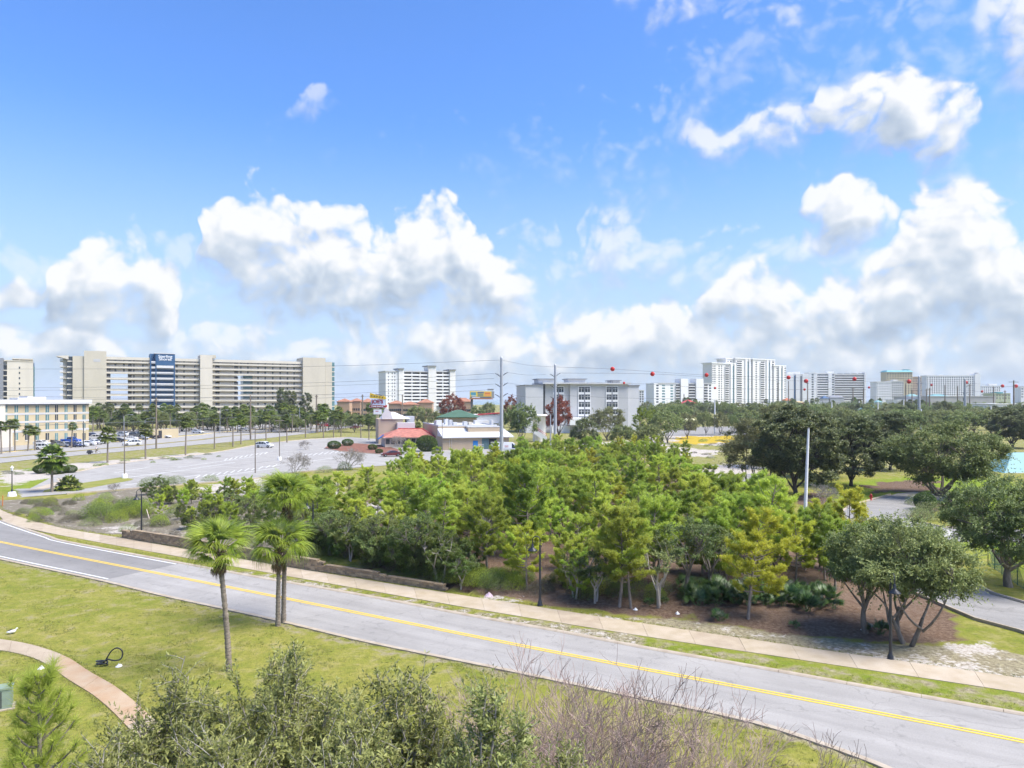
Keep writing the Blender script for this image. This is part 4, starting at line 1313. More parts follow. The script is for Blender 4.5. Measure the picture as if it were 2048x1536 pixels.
hip_roof('restaurant', 'orange and white low building with red band amid far palms', 'building', 1588, 1614, 802.5, 805, 560, 8, mat('roof_sand', (.55, .42, .22), .8, .1), mat('wall_red', (.45, .07, .05), .8, .1))
hip_roof('house', 'small house with orange-red roof left of the marker pole', 'building', 1570, 1584, 796, 800.5, 640, 8, mat('roof_orange', (.50, .17, .08), .8, .1), M_CREAM2)
hip_roof('picnic_shelter', 'lime green shade canopy by the far car park', 'shelter', 1355, 1384, 822, 829, 350, 7, mat('canopy_lime', (.42, .55, .08), .6, .1), M_DARK)
hip_roof('picnic_shelter', 'pale yellow shade canopy beside the far car park trees', 'shelter', 1370, 1394, 834, 841, 300, 6, mat('canopy_pale', (.62, .60, .34), .6, .1), M_DARK)
hip_roof('clubhouse', 'low building with broad pale teal metal roof at the right edge', 'building', 2006, 2240, 905, 955, 128, 12, mat('roof_teal_metal', (.16, .33, .345), .5, .06, .4), M_CREAM2)
hip_roof('house', 'house with salmon tiled hipped roof right of the long cream block', 'house', 672, 700, 797, 803, 480, 10, mat('tile_salmon', (.34, .16, .10), .8, .15, .6), mat('wall_salmon', (.44, .30, .20), .9, .08), group='salmon tiled houses')
for p0, p1, yr, ye, D, lab in ((699, 722, 796.5, 802, 490, 'salmon tiled house roof directly left of the arrow sign'), (720, 745, 797, 804, 470, 'salmon tiled house roof behind the arrow sign'),
                               (775, 806, 801, 807, 470, 'salmon tiled house below the white block end wall'), (800, 835, 803, 809, 460, 'salmon tiled house below the white block centre'), (834, 866, 798, 805, 470, 'larger salmon tiled house below the white block towers'),
                               (905, 945, 795.5, 803, 450, 'salmon tiled house right of the white block'), (1170, 1190, 800, 806, 470, 'salmon tiled house hidden behind the grey hotel')):
    if p0 == 1170: continue
    g = hip_roof('house', lab, 'house', p0, p1, yr, ye, D, 10, MATS['tile_salmon'], MATS['wall_salmon'], group='salmon tiled houses')
    n = max(3, int((p1 - p0) / 5))
    for k in range(n):
        x = g.w * (.1 + .8 * (k + .5) / n)
        for zz in (2.0, 5.2):
            if zz + 1.6 < g.z(ye, (p0 + p1) / 2): g.raw('window', M_GLASS, x - .6, x + .6, g.w * 0 + .54, .62, zz, zz + 1.5)

# ================================================================ plants
def rot_to(d):
    d = d / np.linalg.norm(d)
    a = np.array([0, 0, 1.]) if abs(d[2]) < .9 else np.array([1., 0, 0])
    s = np.cross(a, d); s /= np.linalg.norm(s)
    return s, np.cross(d, s)

def tubes_np(paths, sides=5):
    """paths: list of (pts (n,3), radii (n)) -> verts, quads; paths of equal length are swept together"""
    groups = {}
    for P, R in paths:
        groups.setdefault(len(P), []).append((P, R))
    V, Q = [], []
    base = 0
    ang = np.arange(sides) * 2 * math.pi / sides
    ca, sa = np.cos(ang), np.sin(ang)
    for n, lst in groups.items():
        P = np.array([np.asarray(p, float) for p, _ in lst]); R = np.array([np.asarray(r, float) for _, r in lst])
        T = np.gradient(P, axis=1)
        T /= (np.linalg.norm(T, axis=2, keepdims=True) + 1e-9)
        ref = np.where(np.abs(T[:, :1, 2:3]) < .9, np.array([[[0, 0, 1.]]]), np.array([[[1., 0, 0]]]))
        S = np.cross(np.broadcast_to(ref, T.shape), T); S /= (np.linalg.norm(S, axis=2, keepdims=True) + 1e-9)
        U = np.cross(T, S)
        ring = P[:, :, None, :] + R[:, :, None, None] * (ca[None, None, :, None] * S[:, :, None, :] + sa[None, None, :, None] * U[:, :, None, :])
        V.append(ring.reshape(-1, 3))
        k = len(lst)
        i = np.arange(n - 1)[:, None] * sides + np.arange(sides)[None, :]
        j = np.arange(n - 1)[:, None] * sides + (np.arange(sides)[None, :] + 1) % sides
        q = np.stack([i, j, j + sides, i + sides], -1).reshape(-1, 4)
        Q.append((q[None] + (np.arange(k) * n * sides)[:, None, None]).reshape(-1, 4) + base)
        base += k * n * sides
    return np.concatenate(V), np.concatenate(Q)

def unit(v): return v / (np.linalg.norm(v, axis=-1, keepdims=True) + 1e-9)

def blades(C, D, L_, W_, rng):
    """thin triangles from C along D"""
    n = len(C)
    S = unit(np.cross(D, rng.normal(size=(n, 3))))
    a = C - S * (W_ / 2)[:, None]; b = C + S * (W_ / 2)[:, None]; t = C + D * L_[:, None]
    V = np.stack([a, b, t], 1).reshape(-1, 3)
    return V, np.arange(n * 3).reshape(-1, 3)

def leaves(C, D, Nn, L_, W_, fold=.25):
    """pointed leaves folded along the midrib: two quads' worth of triangles, joined as one island"""
    S = unit(np.cross(D, Nn)); N2 = unit(np.cross(S, D))
    b = C; t = C + D * L_[:, None] - N2 * (L_ * .12)[:, None]
    m = C + D * (L_ * .48)[:, None]
    l = m + S * (W_ / 2)[:, None] + N2 * (W_ * fold)[:, None]
    r = m - S * (W_ / 2)[:, None] + N2 * (W_ * fold)[:, None]
    n = len(C)
    V = np.stack([b, l, t, r], 1).reshape(-1, 3)
    i = np.arange(n) * 4
    F_ = np.concatenate([np.stack([i, i + 1, i + 2], 1), np.stack([i, i + 2, i + 3], 1)])
    return V, F_

def curve3(p0, p1, rng, bend=.1, n=6, droop=0.0):
    t = np.linspace(0, 1, n)[:, None]
    p0, p1 = np.asarray(p0, float), np.asarray(p1, float)
    L_ = np.linalg.norm(p1 - p0)
    o = rng.normal(size=3) * bend * L_
    P = p0 + (p1 - p0) * t + o * (4 * t * (1 - t)) * .5
    P[:, 2] += droop * L_ * (4 * t[:, 0] * (1 - t[:, 0]))
    return P

M_BARK_PINE = mat('bark_pine', (.22, .185, .155), .95, .3, 6, .5, 20, streak=.3)
M_BARK_OAK = mat('bark_oak', (.17, .15, .125), .95, .3, 5, .5, 20, streak=.3)
M_BARK_PALE = mat('bark_pale', (.34, .31, .27), .95, .2, 5, .4, 20, streak=.3)
M_BARK_DARK = mat('bark_dark', (.07, .062, .056), .95, .3, 5, .5, 20, streak=.3)
M_TWIG = mat('twig_grey', (.30, .275, .25), .95, .2, 5)
M_TWIG_PINK = mat('twig_pinkish', (.43, .315, .275), .95, .2, 5)
LF_PINE = leaf_mat('needles_pine', (.30, .40, .048), (.58, .68, .115), .54, .6, .018, .24)
LF_PINE_Y = leaf_mat('needles_pine_yellow', (.33, .38, .03), (.62, .63, .07), .45, .6, .014, .14)
LF_PINE_D = leaf_mat('needles_pine_dark', (.20, .29, .04), (.42, .52, .075), .48, .6, .015, .2)
LF_OAK = leaf_mat('leaves_oak', (.10, .15, .035), (.30, .36, .115), .34, .45, .015, .15, .4)
LF_OAK_D = leaf_mat('leaves_magnolia_dark', (.065, .09, .03), (.215, .245, .085), .28, .45, .012, .15, .5)
LF_OAK_G = leaf_mat('leaves_oak_grey', (.125, .175, .05), (.34, .40, .14), .33, .5, .015, .15, .35)
LF_SHRUB = leaf_mat('leaves_shrub', (.07, .115, .02), (.20, .27, .05), .3, .45, .02, .2, .4)
LF_FRONT = leaf_mat('leaves_foreground', (.12, .145, .03), (.385, .405, .14), .34, .45, .012, .1, .28)
LF_RED = leaf_mat('leaves_russet', (.16, .04, .025), (.36, .11, .06), .25, .6, .012, .2)
LF_OLIVE = leaf_mat('leaves_olive_pale', (.13, .145, .055), (.30, .32, .14), .3, .55, .012, .15)
LF_PALM = leaf_mat('fronds_palm', (.08, .14, .015), (.24, .31, .05), .3, .4, .012, .12, .45)
LF_PALM_N = leaf_mat('fronds_fan_palm', (.20, .285, .035), (.42, .52, .08), .42, .38, .008, .06, .45)
LF_PALM_D = leaf_mat('fronds_palm_far', (.08, .12, .025), (.21, .26, .065), .28, .5, .015, .2)
LF_STRAW = leaf_mat('fronds_dead', (.13, .08, .035), (.30, .20, .10), .2, .7, .01, .1)
LF_MYRT = leaf_mat('leaves_palmetto', (.03, .075, .015), (.10, .175, .04), .25, .35, .012, .15, .5)
LF_CLIP = leaf_mat('leaves_clipped', (.035, .075, .012), (.11, .18, .03), .2, .5, .01, .1)
LF_DRY = leaf_mat('leaves_dry_scrub', (.09, .085, .05), (.22, .205, .14), .25, .7, .01, .2)

PROTO = {}
def tree_from(name, trunk_me, crown_me, loc, rz=0., s=1.0, label='', cat='tree', group=None, sz=None):
    o = empty(name, loc, rz, label, cat, group)
    o.scale = (s, s, sz or s)
    if trunk_me: add('trunk', trunk_me, o)
    if crown_me: add('crown', crown_me, o)
    return o

def pine_proto(key, h, r, seed, lf, lo=.28, nb=44, lean=(0, 0), tuft=1.0, dens=1.0, sparse=0, top=1.0):
    """sand pine: thin bent trunk, whorls of upswept limbs carrying billowing plates of needle tufts"""
    if key in PROTO: return PROTO[key]
    rng = np.random.RandomState(seed)
    tip = np.array([lean[0], lean[1], h * .90])
    tr = curve3((0, 0, -.15), tip, rng, .06, 9)
    paths = [(tr, np.linspace(.019 * h, .02, 9))]
    C, D = [], []
    lob = rng.uniform(.72, 1.2, 9)
    for k in range(nb):
        f = lo + (1 - lo) * (k + rng.rand()) / nb
        g = (f - lo) / (1 - lo)
        p0 = np.array([np.interp(f, np.linspace(0, 1, 9), tr[:, j]) for j in range(3)])
        az = k * 2.4 + rng.normal() * .5
        prof = max(.34, 1 - abs((g - .42) / .70) ** 2.6) * (.85 + .15 * math.sin(g * 17 + seed))
        L_ = r * prof * rng.uniform(.62, 1.1) * lob[int((az % 6.283) / 6.284 * 9)]
        el = rng.uniform(.0, .30) + .75 * g ** 1.5
        d = np.array([math.cos(az) * math.cos(el), math.sin(az) * math.cos(el), math.sin(el)])
        P = curve3(p0, p0 + d * L_, rng, .10, 6, -.05)
        P[:, 2] += .14 * L_ * np.linspace(0, 1, 6) ** 2
        paths.append((P, np.linspace(.010 * h * (1.2 - f), .008, 6)))
        if sparse and rng.rand() < sparse: continue
        nt = int((6 + 8 * L_) * dens)
        t = rng.uniform(.30, 1.0, nt) ** .7
        b0 = np.stack([np.interp(t, np.linspace(0, 1, 6), P[:, j]) for j in range(3)], 1)
        a2 = az + rng.choice((-1, 1), nt) * rng.uniform(.2, 1.3, nt)
        l2 = L_ * rng.uniform(.14, .36, nt) * (1.25 - .5 * t)
        d2 = np.stack([np.cos(a2), np.sin(a2), rng.uniform(-.05, .55, nt)], 1)
        b1 = b0 + d2 * l2[:, None]
        for q in range(0, nt, 4):
            paths.append((np.array([b0[q], b1[q]]), np.array([.010, .005])))
        m = 4
        u = rng.uniform(.25, 1.08, (nt, m))
        pts = b0[:, None, :] + (b1 - b0)[:, None, :] * u[..., None] + rng.normal(size=(nt, m, 3)) * .05
        C.append(pts.reshape(-1, 3))
        D.append(unit(np.repeat(d2 * .7 + np.array([0, 0, .55]), m, 0) + rng.normal(size=(nt * m, 3)) * .25))
    C, D = np.concatenate(C), np.concatenate(D)
    nn = int(15 * tuft)
    CC = np.repeat(C, nn, 0); DD = np.repeat(D, nn, 0)
    dirs = unit(DD * .85 + unit(rng.normal(size=CC.shape)) * .8)
    CC = CC + rng.normal(size=CC.shape) * .055
    L2 = rng.uniform(.10, .20, len(CC)); W2 = rng.uniform(.024, .044, len(CC))
    V, T = blades(CC, dirs, L2, W2, rng)
    tv, tq = tubes_np(paths, 5)
    PROTO[key] = (np_mesh('pine_trunk', tv, tq, M_BARK_PINE, True), np_mesh('pine_crown', V, T, lf))
    return PROTO[key]

def broad_proto(key, h, rx, seed, lf, bark, base=.28, ncl=70, twigs=26, lpt=11, leaf=(.07, .035), flat=.75, stems=1, cl_r=.17, feather=.5, trunk_r=None, fill=.55, spread=.35, gap=0.0, upright=0.0, low=-.55):
    """broadleaf tree: forking limbs out to leafy clusters near the crown's surface; every cluster a burst of leafy twigs"""
    if key in PROTO: return PROTO[key]
    rng = np.random.RandomState(seed)
    zc = h * (base + 1) / 2 + .02 * h
    rz = h * (1 - base) / 2
    cl = []
    lobes = unit(rng.normal(size=(7, 3)))
    lob_a = rng.uniform(-.25, .22, 7)
    while len(cl) < ncl:
        v = unit(rng.normal(size=3))
        if v[2] < low: continue
        s = rng.uniform(fill, 1.0) ** .6
        wob = 1 + float((np.clip(lobes @ v, 0, 1) ** 3 * lob_a).sum())
        if gap and rng.rand() < gap and s > .8: continue
        cl.append((v[0] * rx * s * wob, v[1] * rx * s * wob, zc + v[2] * rz * s * wob * (1.0 if v[2] > 0 else .85)))
    cl = np.array(cl)
    paths = []
    tr = trunk_r or h * .028
    hubs = []
    for sidx in range(stems):
        a = sidx * 2 * math.pi / stems + rng.rand()
        off = np.array([math.cos(a), math.sin(a), 0]) * (tr * 1.2 if stems > 1 else 0)
        fork = np.array([math.cos(a) * rx * spread * (1 if stems > 1 else .1), math.sin(a) * rx * spread * (1 if stems > 1 else .1), h * (base + .02)])
        P = curve3(off + (0, 0, -.2), fork, rng, .10, 7)
        paths.append((P, np.linspace(tr * (1.25 if stems == 1 else 1), tr * .62, 7)))
        nl = max(3, int(7 / stems))
        for q in range(nl):
            a2 = a + q * 2 * math.pi / nl + rng.normal() * .3
            e = fork + np.array([math.cos(a2) * rx * .45, math.sin(a2) * rx * .45, (1 - base) * h * rng.uniform(.2, .55)])
            P2 = curve3(fork - (0, 0, rng.uniform(0, .12) * h), e, rng, .14, 6)
            paths.append((P2, np.linspace(tr * .5, tr * .2, 6)))
            hubs += [P2[2], P2[3], P2[5]]
    hubs = np.array(hubs)
    for p in cl:
        d = np.linalg.norm(hubs - p, axis=1) + np.clip(hubs[:, 2] - p[2], 0, None) * .6
        b0 = hubs[int(np.argmin(d))]
        paths.append((curve3(b0, p, rng, .12, 5), np.linspace(tr * .17, .012, 5)))
    R = cl_r * rx
    out = unit((cl - np.array([0, 0, zc])) / np.array([rx, rx, rz]))
    n = len(cl)
    td = unit(rng.normal(size=(n, twigs, 3)) + out[:, None, :] * .7 + np.array([0, 0, .25 + upright]))
    tl = R * rng.uniform(.7, 1.3, (n, 1)) * rng.uniform(.55, 1.25, (n, twigs)) * np.where(rng.rand(n, twigs) < .15, 1 + feather, 1)
    t = rng.uniform(.12, 1.0, (n, twigs, lpt)) ** .75
    C = cl[:, None, None, :] + td[:, :, None, :] * (tl[..., None] * t)[..., None] * np.array([1, 1, flat]) + rng.normal(size=(n, twigs, lpt, 3)) * R * .06
    D = unit(td[:, :, None, :] * .7 + rng.normal(size=C.shape) * .6)
    N_ = unit(rng.normal(size=C.shape) * .6 + np.array([0, 0, .7]) + out[:, None, None, :] * .3)
    C, D, N_ = C.reshape(-1, 3), D.reshape(-1, 3), N_.reshape(-1, 3)
    V, T = leaves(C, D, N_, rng.uniform(.7, 1.25, len(C)) * leaf[0], rng.uniform(.7, 1.25, len(C)) * leaf[1])
    tv, tq = tubes_np(paths, 6)
    PROTO[key] = (np_mesh('tree_trunk', tv, tq, bark, True), np_mesh('tree_crown', V, T, lf))
    return PROTO[key]

def bare_proto(key, h, rx, seed, bark, stems=4, depth=5, r0=.05, spread=.55, split=(2, 4), twist=.16):
    """leafless shrub or tree: repeated forking down to hair twigs"""
    if key in PROTO: return PROTO[key]
    rng = np.random.RandomState(seed)
    paths = []
    def grow(p, d, L_, r, dep):
        q = p + d * L_
        n = 4
        P = curve3(p, q, rng, twist, n)
        paths.append((P, np.linspace(r, r * .66, n)))
        if dep == 0: return
        for k in range(rng.randint(split[0], split[1] + 1)):
            nd = unit(d + rng.normal(size=3) * spread * .8 + np.array([0, 0, .14]))
            t = rng.uniform(.55, 1.0) if k else 1.0
            grow(P[-1] * t + p * (1 - t) if t < 1 else P[-1], nd, L_ * rng.uniform(.58, .86), max(.0055, r * .62), dep - 1)
    for s in range(stems):
        a = s * 2 * math.pi / stems + rng.rand()
        d = unit(np.array([math.cos(a) * rx / h * .9, math.sin(a) * rx / h * .9, 1.]))
        grow(np.array([math.cos(a), math.sin(a), -.1]) * r0 * 1.5, d, h * .30, r0, depth)
    tv, tq = tubes_np(paths, 4 if len(paths) < 3000 else 3)
    PROTO[key] = (np_mesh('bare_branches', tv, tq, bark, True), None)
    return PROTO[key]

def frond_fan(seed, L_=1.0, stalk=.9, seg=26, lf=None, droop=.55, width=2.6, key=None, nseg=3):
    """one fan frond: stalk, then radiating folded segments that split and hang at their tips; lies along +x"""
    if key and key in PROTO: return PROTO[key]
    rng = np.random.RandomState(seed)
    V, T = [], []
    n = 0
    # stalk
    sx = np.linspace(0, stalk, 5)
    sz = .10 * stalk * np.sin(sx / stalk * 1.6)
    tv, tq = tubes_np([(np.stack([sx, 0 * sx, sz], 1), np.linspace(.022, .014, 5) * (L_ + .4))], 4)
    quads = [tq]
    V.append(tv); n += len(tv)
    hub = np.array([stalk, 0, sz[-1]])
    tr = []
    for k in range(seg):
        a = (k / (seg - 1) - .5) * width
        d = np.array([math.cos(a), math.sin(a), .10 * math.cos(a * 2)])
        s = np.array([-math.sin(a), math.cos(a), 0])
        ll = L_ * (1 - .22 * abs(a) / (width / 2)) * rng.uniform(.9, 1.06)
        ts = np.linspace(0, 1, nseg + 2)
        w = L_ * width / seg * .80 * np.array([.12, 1.0] + [.8 - .75 * (i / nseg) for i in range(1, nseg + 1)])
        P = hub + d * (ll * ts)[:, None]
        P[:, 2] -= droop * ll * ts ** 2.6 * rng.uniform(.6, 1.3)
        P[:, 0] -= droop * .25 * ll * ts ** 3
        up = np.array([0, 0, 1.]) * (.22 if k % 2 else -.22)
        A = P + s * (w / 2)[:, None] * 1.05 + up * (w / 2)[:, None]
        B = P - s * (w / 2)[:, None] * 1.05 - up * (w / 2)[:, None]
        V.append(np.stack([A, B], 1).reshape(-1, 3))
        m = len(ts)
        i = n + np.arange(m - 1) * 2
        quads.append(np.stack([i, i + 1, i + 3, i + 2], 1))
        n += 2 * m
    me = np_mesh('frond', np.concatenate(V), np.concatenate(quads), lf or LF_PALM)
    if key: PROTO[key] = me
    return me

def palm_trunk(key, h, r, m, lean=(0, 0), seed=0, rings=True):
    if key in PROTO: return PROTO[key]
    rng = np.random.RandomState(seed)
    n = max(14, int(h / .11)) if rings else 8
    t = np.linspace(0, 1, n)
    P = np.stack([lean[0] * t ** 1.5, lean[1] * t ** 1.5, -.1 + (h + .1) * t], 1)
    R = r * (1.25 - .45 * t ** .5) * (1 + (.17 * (np.arange(n) % 2) if rings else 0)) * rng.uniform(.92, 1.08, n)
    tv, tq = tubes_np([(P, R)], 10)
    PROTO[key] = np_mesh('palm_trunk', tv, tq, m, True)
    return PROTO[key]

M_PALMBARK = mat('bark_palm', (.22, .185, .145), .95, .35, 4, .8, 14, streak=4.0)
M_PALMBOOT = mat('palm_boots', (.115, .085, .06), .95, .35, 6, .8, 14)

def fan_palm(name, px, py, top_px, top_py, crown_r, nf, seed, label, group=None):
    """tall near fan palm; every frond is a part"""
    rng = np.random.RandomState(seed)
    g = gp(px, py)
    tp = at(top_px, top_py, g.y)
    o = empty(name, g, 0, label, 'palm tree', group)
    h = tp.z - g.z
    lean = (tp.x - g.x, 0)
    add('trunk', palm_trunk('tk%s%d' % (name, seed), h, .125, M_PALMBARK, lean, seed), o)
    b = MB()
    for k in range(46):                                    # old leaf bases below the crown
        a = k * 2.4; z = h - 1.05 + .95 * k / 46
        x0, y0 = lean[0] * (z / h) ** 1.5, 0
        d = Vector((math.cos(a), math.sin(a), 0))
        p = Vector((x0, y0, z)) + d * .11
        b.tube([p, p + d * .10 + Vector((0, 0, .10)), p + d * (.15 + .05 * rng.rand()) + Vector((0, 0, .24 + .1 * rng.rand()))], [.04, .03, .012], 4)
    b.build('leaf_bases', M_PALMBOOT, o)
    var = [frond_fan(20 + k, crown_r * .52, crown_r * .46, 30, LF_PALM_N, .30 + .14 * k, 2.9, 'fr%d_%.1f' % (k, crown_r)) for k in range(4)]
    for k in range(nf):
        f = k / nf
        el = rad(88 - 100 * f) + rng.normal() * .12
        az = k * 2.39996 + rng.normal() * .15
        s = (.70 + .42 * math.sin(math.pi * min(1, f * .9 + .12))) * rng.uniform(.9, 1.1)
        add('frond', var[min(3, int(f * 3.2 + rng.rand() * .8))], o, (lean[0] + .05 * math.cos(az), .05 * math.sin(az), h - .05 - .22 * f), (rng.normal() * .25, -el, az), (s, s, s))
    dead = frond_fan(44, crown_r * .40, crown_r * .36, 20, LF_STRAW, 1.0, 1.9, 'frdead%.1f' % crown_r)
    for k in range(5):
        az = k * 1.3 + seed
        add('dead_frond', dead, o, (lean[0], 0, h - .45), (0, rad(62), az), (.75, .75, .75))
    return o

def palm_proto(key, h, seed, lf, nf=34, L_=1.0, lean=(0, 0), skirt=True, r=.17):
    """sabal palm seen from afar: trunk and a round head of fans in one mesh each"""
    if key in PROTO: return PROTO[key]
    rng = np.random.RandomState(seed)
    tk = palm_trunk('t' + key, h, r, M_PALMBARK, lean, seed, False)
    V, Q = [], []
    n = 0
    for k in range(nf):
        f = k / nf
        el = rad(85 - 135 * f) + rng.normal() * .1
        az = k * 2.39996
        seg = 13
        st = L_ * rng.uniform(.55, .85)
        d0 = np.array([math.cos(az) * math.cos(el), math.sin(az) * math.cos(el), math.sin(el)])
        sd = np.array([-math.sin(az), math.cos(az), 0]); up = np.cross(d0, sd)
        hub = d0 * st
        base = np.zeros(3)
        V.append(np.array([base + sd * .02, base - sd * .02, hub - sd * .015, hub + sd * .015])); Q.append(np.array([[n, n + 1, n + 2, n + 3]])); n += 4
        for q in range(seg):
            a = (q / (seg - 1) - .5) * 2.9
            d = d0 * math.cos(a) + sd * math.sin(a)
            s = -d0 * math.sin(a) + sd * math.cos(a)
            ll = L_ * rng.uniform(.6, .85)
            m_ = hub + d * ll * .55; e = hub + d * ll; e[2] -= ll * rng.uniform(.25, .55); m_[2] -= ll * .06
            w = ll * .13
            V.append(np.array([hub, m_ + s * w, e, m_ - s * w])); Q.append(np.array([[n, n + 1, n + 2, n + 3]])); n += 4
    PROTO[key] = (tk, np_mesh('palm_crown', np.concatenate(V), np.concatenate(Q), lf))
    return PROTO[key]

def palmetto(px, py, s, seed, label, group='saw palmettos under the pines', nf=14):
    rng = np.random.RandomState(seed)
    g = gp(px, py)
    o = empty('saw_palmetto', g, 0, label, 'palmetto', group)
    var = [frond_fan(60 + k, .52, .55, 18, LF_MYRT, .15, 3.2, 'pm%d' % k, 2) for k in range(3)]
    for k in range(nf):
        el = rad(rng.uniform(25, 80)); az = k * 2.4 + rng.normal() * .2
        q = s * rng.uniform(.75, 1.15)
        add('frond', var[k % 3], o, (rng.normal() * .12 * s, rng.normal() * .12 * s, 0), (rng.normal() * .3, -el, az), (q, q, q))
    return o

def shrub_proto(key, h, rx, seed, lf, n=2600, leaf=(.07, .04), lump=.25, stems=True, ball=False):
    """low bush: leaves through a lumpy half-dome, a few bare stems inside"""
    if key in PROTO: return PROTO[key]
    rng = np.random.RandomState(seed)
    v = unit(rng.normal(size=(n, 3))); v[:, 2] = np.abs(v[:, 2]) if not ball else v[:, 2]
    lob = unit(rng.normal(size=(9, 3))); amp = rng.uniform(-lump, lump, 9)
    k = 1 + (np.clip(v @ lob.T, 0, 1) ** 4 * amp).sum(1)
    s = rng.uniform(.72 if ball else .35, 1.0, n) ** .5 * k
    C = v * s[:, None] * np.array([rx, rx, h if not ball else h / 2])
    if ball: C[:, 2] += h / 2
    D = unit(v + rng.normal(size=(n, 3)) * .7 + np.array([0, 0, .3])); N_ = unit(v * .8 + rng.normal(size=(n, 3)) * .5 + np.array([0, 0, .3]))
    V, T = leaves(C, D, N_, rng.uniform(.7, 1.3, n) * leaf[0], rng.uniform(.7, 1.3, n) * leaf[1])
    paths = []
    for q in range(9):
        e = C[rng.randint(n)] * .85
        paths.append((curve3((rng.normal() * .05, rng.normal() * .05, -.08), e, rng, .15, 5), np.linspace(.03, .008, 5) * max(.5, h)))
    tv, tq = tubes_np(paths, 4)
    PROTO[key] = (np_mesh('shrub_stems', tv, tq, M_BARK_OAK, True), np_mesh('shrub_foliage', V, T, lf))
    return PROTO[key]

def shrub(key_args, px, py, label, s=1.0, rz=0., group=None, cat='shrub', name='shrub', sz=None, wpos=None):
    st, fo = key_args
    g = wpos or gp(px, py)
    o = empty(name, g, rz, label, cat, group)
    o.scale = (s, s, sz or s)
    if st: add('stems', st, o)
    if fo: add('foliage', fo, o)
    return o

# ================================================================ plants, placed
# ---- the stand of sand pines on the vacant lot
PINES = [pine_proto('pa', 6.3, 2.1, 1, LF_PINE), pine_proto('pb', 5.6, 2.1, 2, LF_PINE, .20), pine_proto('pc', 6.8, 1.8, 3, LF_PINE, .36, 38, sparse=.15, dens=.9), pine_proto('pd', 6.0, 2.2, 4, LF_PINE_Y, .3, 38),
         pine_proto('pe', 5.2, 1.9, 5, LF_PINE, .16, 40, sparse=.18), pine_proto('pf', 6.4, 2.1, 6, LF_PINE_D, .28), pine_proto('pg', 6.2, 1.9, 7, LF_PINE, .42, 34, sparse=.2), pine_proto('ph', 5.6, 2.1, 8, LF_PINE_Y, .36, 30, sparse=.12)]
OAKS = [broad_proto('sa', 4.6, 1.7, 11, LF_OAK, M_BARK_OAK, .3, 46, 20, 9, (.09, .05)), broad_proto('sb', 4.0, 1.5, 12, LF_SHRUB, M_BARK_PALE, .32, 40, 20, 9, (.09, .05), stems=2), broad_proto('sc', 3.6, 1.4, 13, LF_OAK_G, M_BARK_PALE, .35, 34, 18, 8, (.085, .04), gap=.3, stems=2, feather=.9)]
BARES = [bare_proto('ba', 3.4, 1.2, 21, M_TWIG, 3, 5, .05, .5), bare_proto('bb', 2.6, 1.2, 22, M_TWIG, 4, 5, .04, .6)]

def put_pine(px, py, k, s, label, rz=0.0, group=None, lean=0.0, sz=None):
    t = tree_from('pine_tree', *PINES[k], gp(px, py), rz, s, label, 'pine tree', group, sz)
    if lean: t.rotation_euler = (0, lean, rz)
    return t
for (px, py, k, s, lab, rz, lean) in (
        (1054, 1184, 7, .82, 'yellow-green pine right beside the black lamp near the retaining wall end', .4, 0),
        (1238, 1214, 0, 1.06, 'taller of the twin pines with bare lower trunk by the sidewalk', 1.0, 0),
        (1263, 1217, 6, .94, 'thinner twin pine leaning in at the right of its neighbour by the sidewalk', 2.2, .05),
        (1497, 1238, 3, 1.06, 'yellowish pine with leaning dark trunk above the single low palmetto', .7, .22),
        (1546, 1165, 2, 1.12, 'tallest flat-topped pine standing clear left of the white pole', 2.9, -.03),
        (1135, 1178, 1, .72, 'short pine left of the sidewalk lamp, behind the retaining wall end', 5.0, 0),
        (1160, 1195, 4, .6, 'small pine just behind the sidewalk lamp, its crown touching the lamp head', 3.0, 0),
        (1312, 1170, 0, 1.0, 'dense mid-green pine standing between the twin pines and the pale oak', 4.2, 0),
        (1650, 1160, 5, .8, 'dark low pine half hidden left of the front live oaks', 1.2, 0),
        (1700, 1150, 3, 1.05, 'golden-green pine rising behind the front live oaks', 2.0, 0),
        (975, 1150, 5, .92, 'dark pine in shade above the end of the retaining wall', 2.0, 0),
        (1590, 1170, 7, .85, 'golden pine in front of the blue board sign', 3.6, 0)):
    put_pine(px, py, k, s, lab, rz, None, lean)
for i, (px, py, k, s, lab) in enumerate((
        (1440, 1165, 1, .95, 'bright green pine between the dark oak and the leaning pine'), (1475, 1150, 0, .95, 'green pine behind the leaning pine, left'), (1515, 1140, 5, .9, 'darker pine behind the leaning pine, right'), (1610, 1140, 1, .85, 'green pine right of the flat-topped pine'), (1640, 1135, 3, .85, 'golden pine left of the live oaks, rear'),
        (1670, 1175, 5, .75, 'dark pine left of the live oaks, front'), (1560, 1120, 0, .85, 'green pine in front of the apron'), (1480, 1100, 1, .9, 'bright pine at the right flank of the stand'), (1525, 1085, 2, .8, 'thin pine below the blue board sign'), (1725, 1165, 1, .8, 'green pine directly behind the single-trunk live oak'), (1405, 1150, 4, .95, 'low dense pine behind the dark oak'))):
    put_pine(px, py, k, s, lab, px * .31)
rnd = random.Random(77)
PINE_ZONE = px_poly([(600, 1110), (680, 1138), (780, 1152), (900, 1166), (1100, 1178), (1300, 1190), (1420, 1190), (1540, 1160), (1600, 1120), (1560, 1078), (1470, 1035), (1390, 985), (1385, 930), (1300, 915), (1120, 918), (1000, 935), (870, 960), (740, 985), (640, 1020), (590, 1070)])
placed = []
bx = [p[0] for p in PINE_ZONE]; by = [p[1] for p in PINE_ZONE]
tries = 0
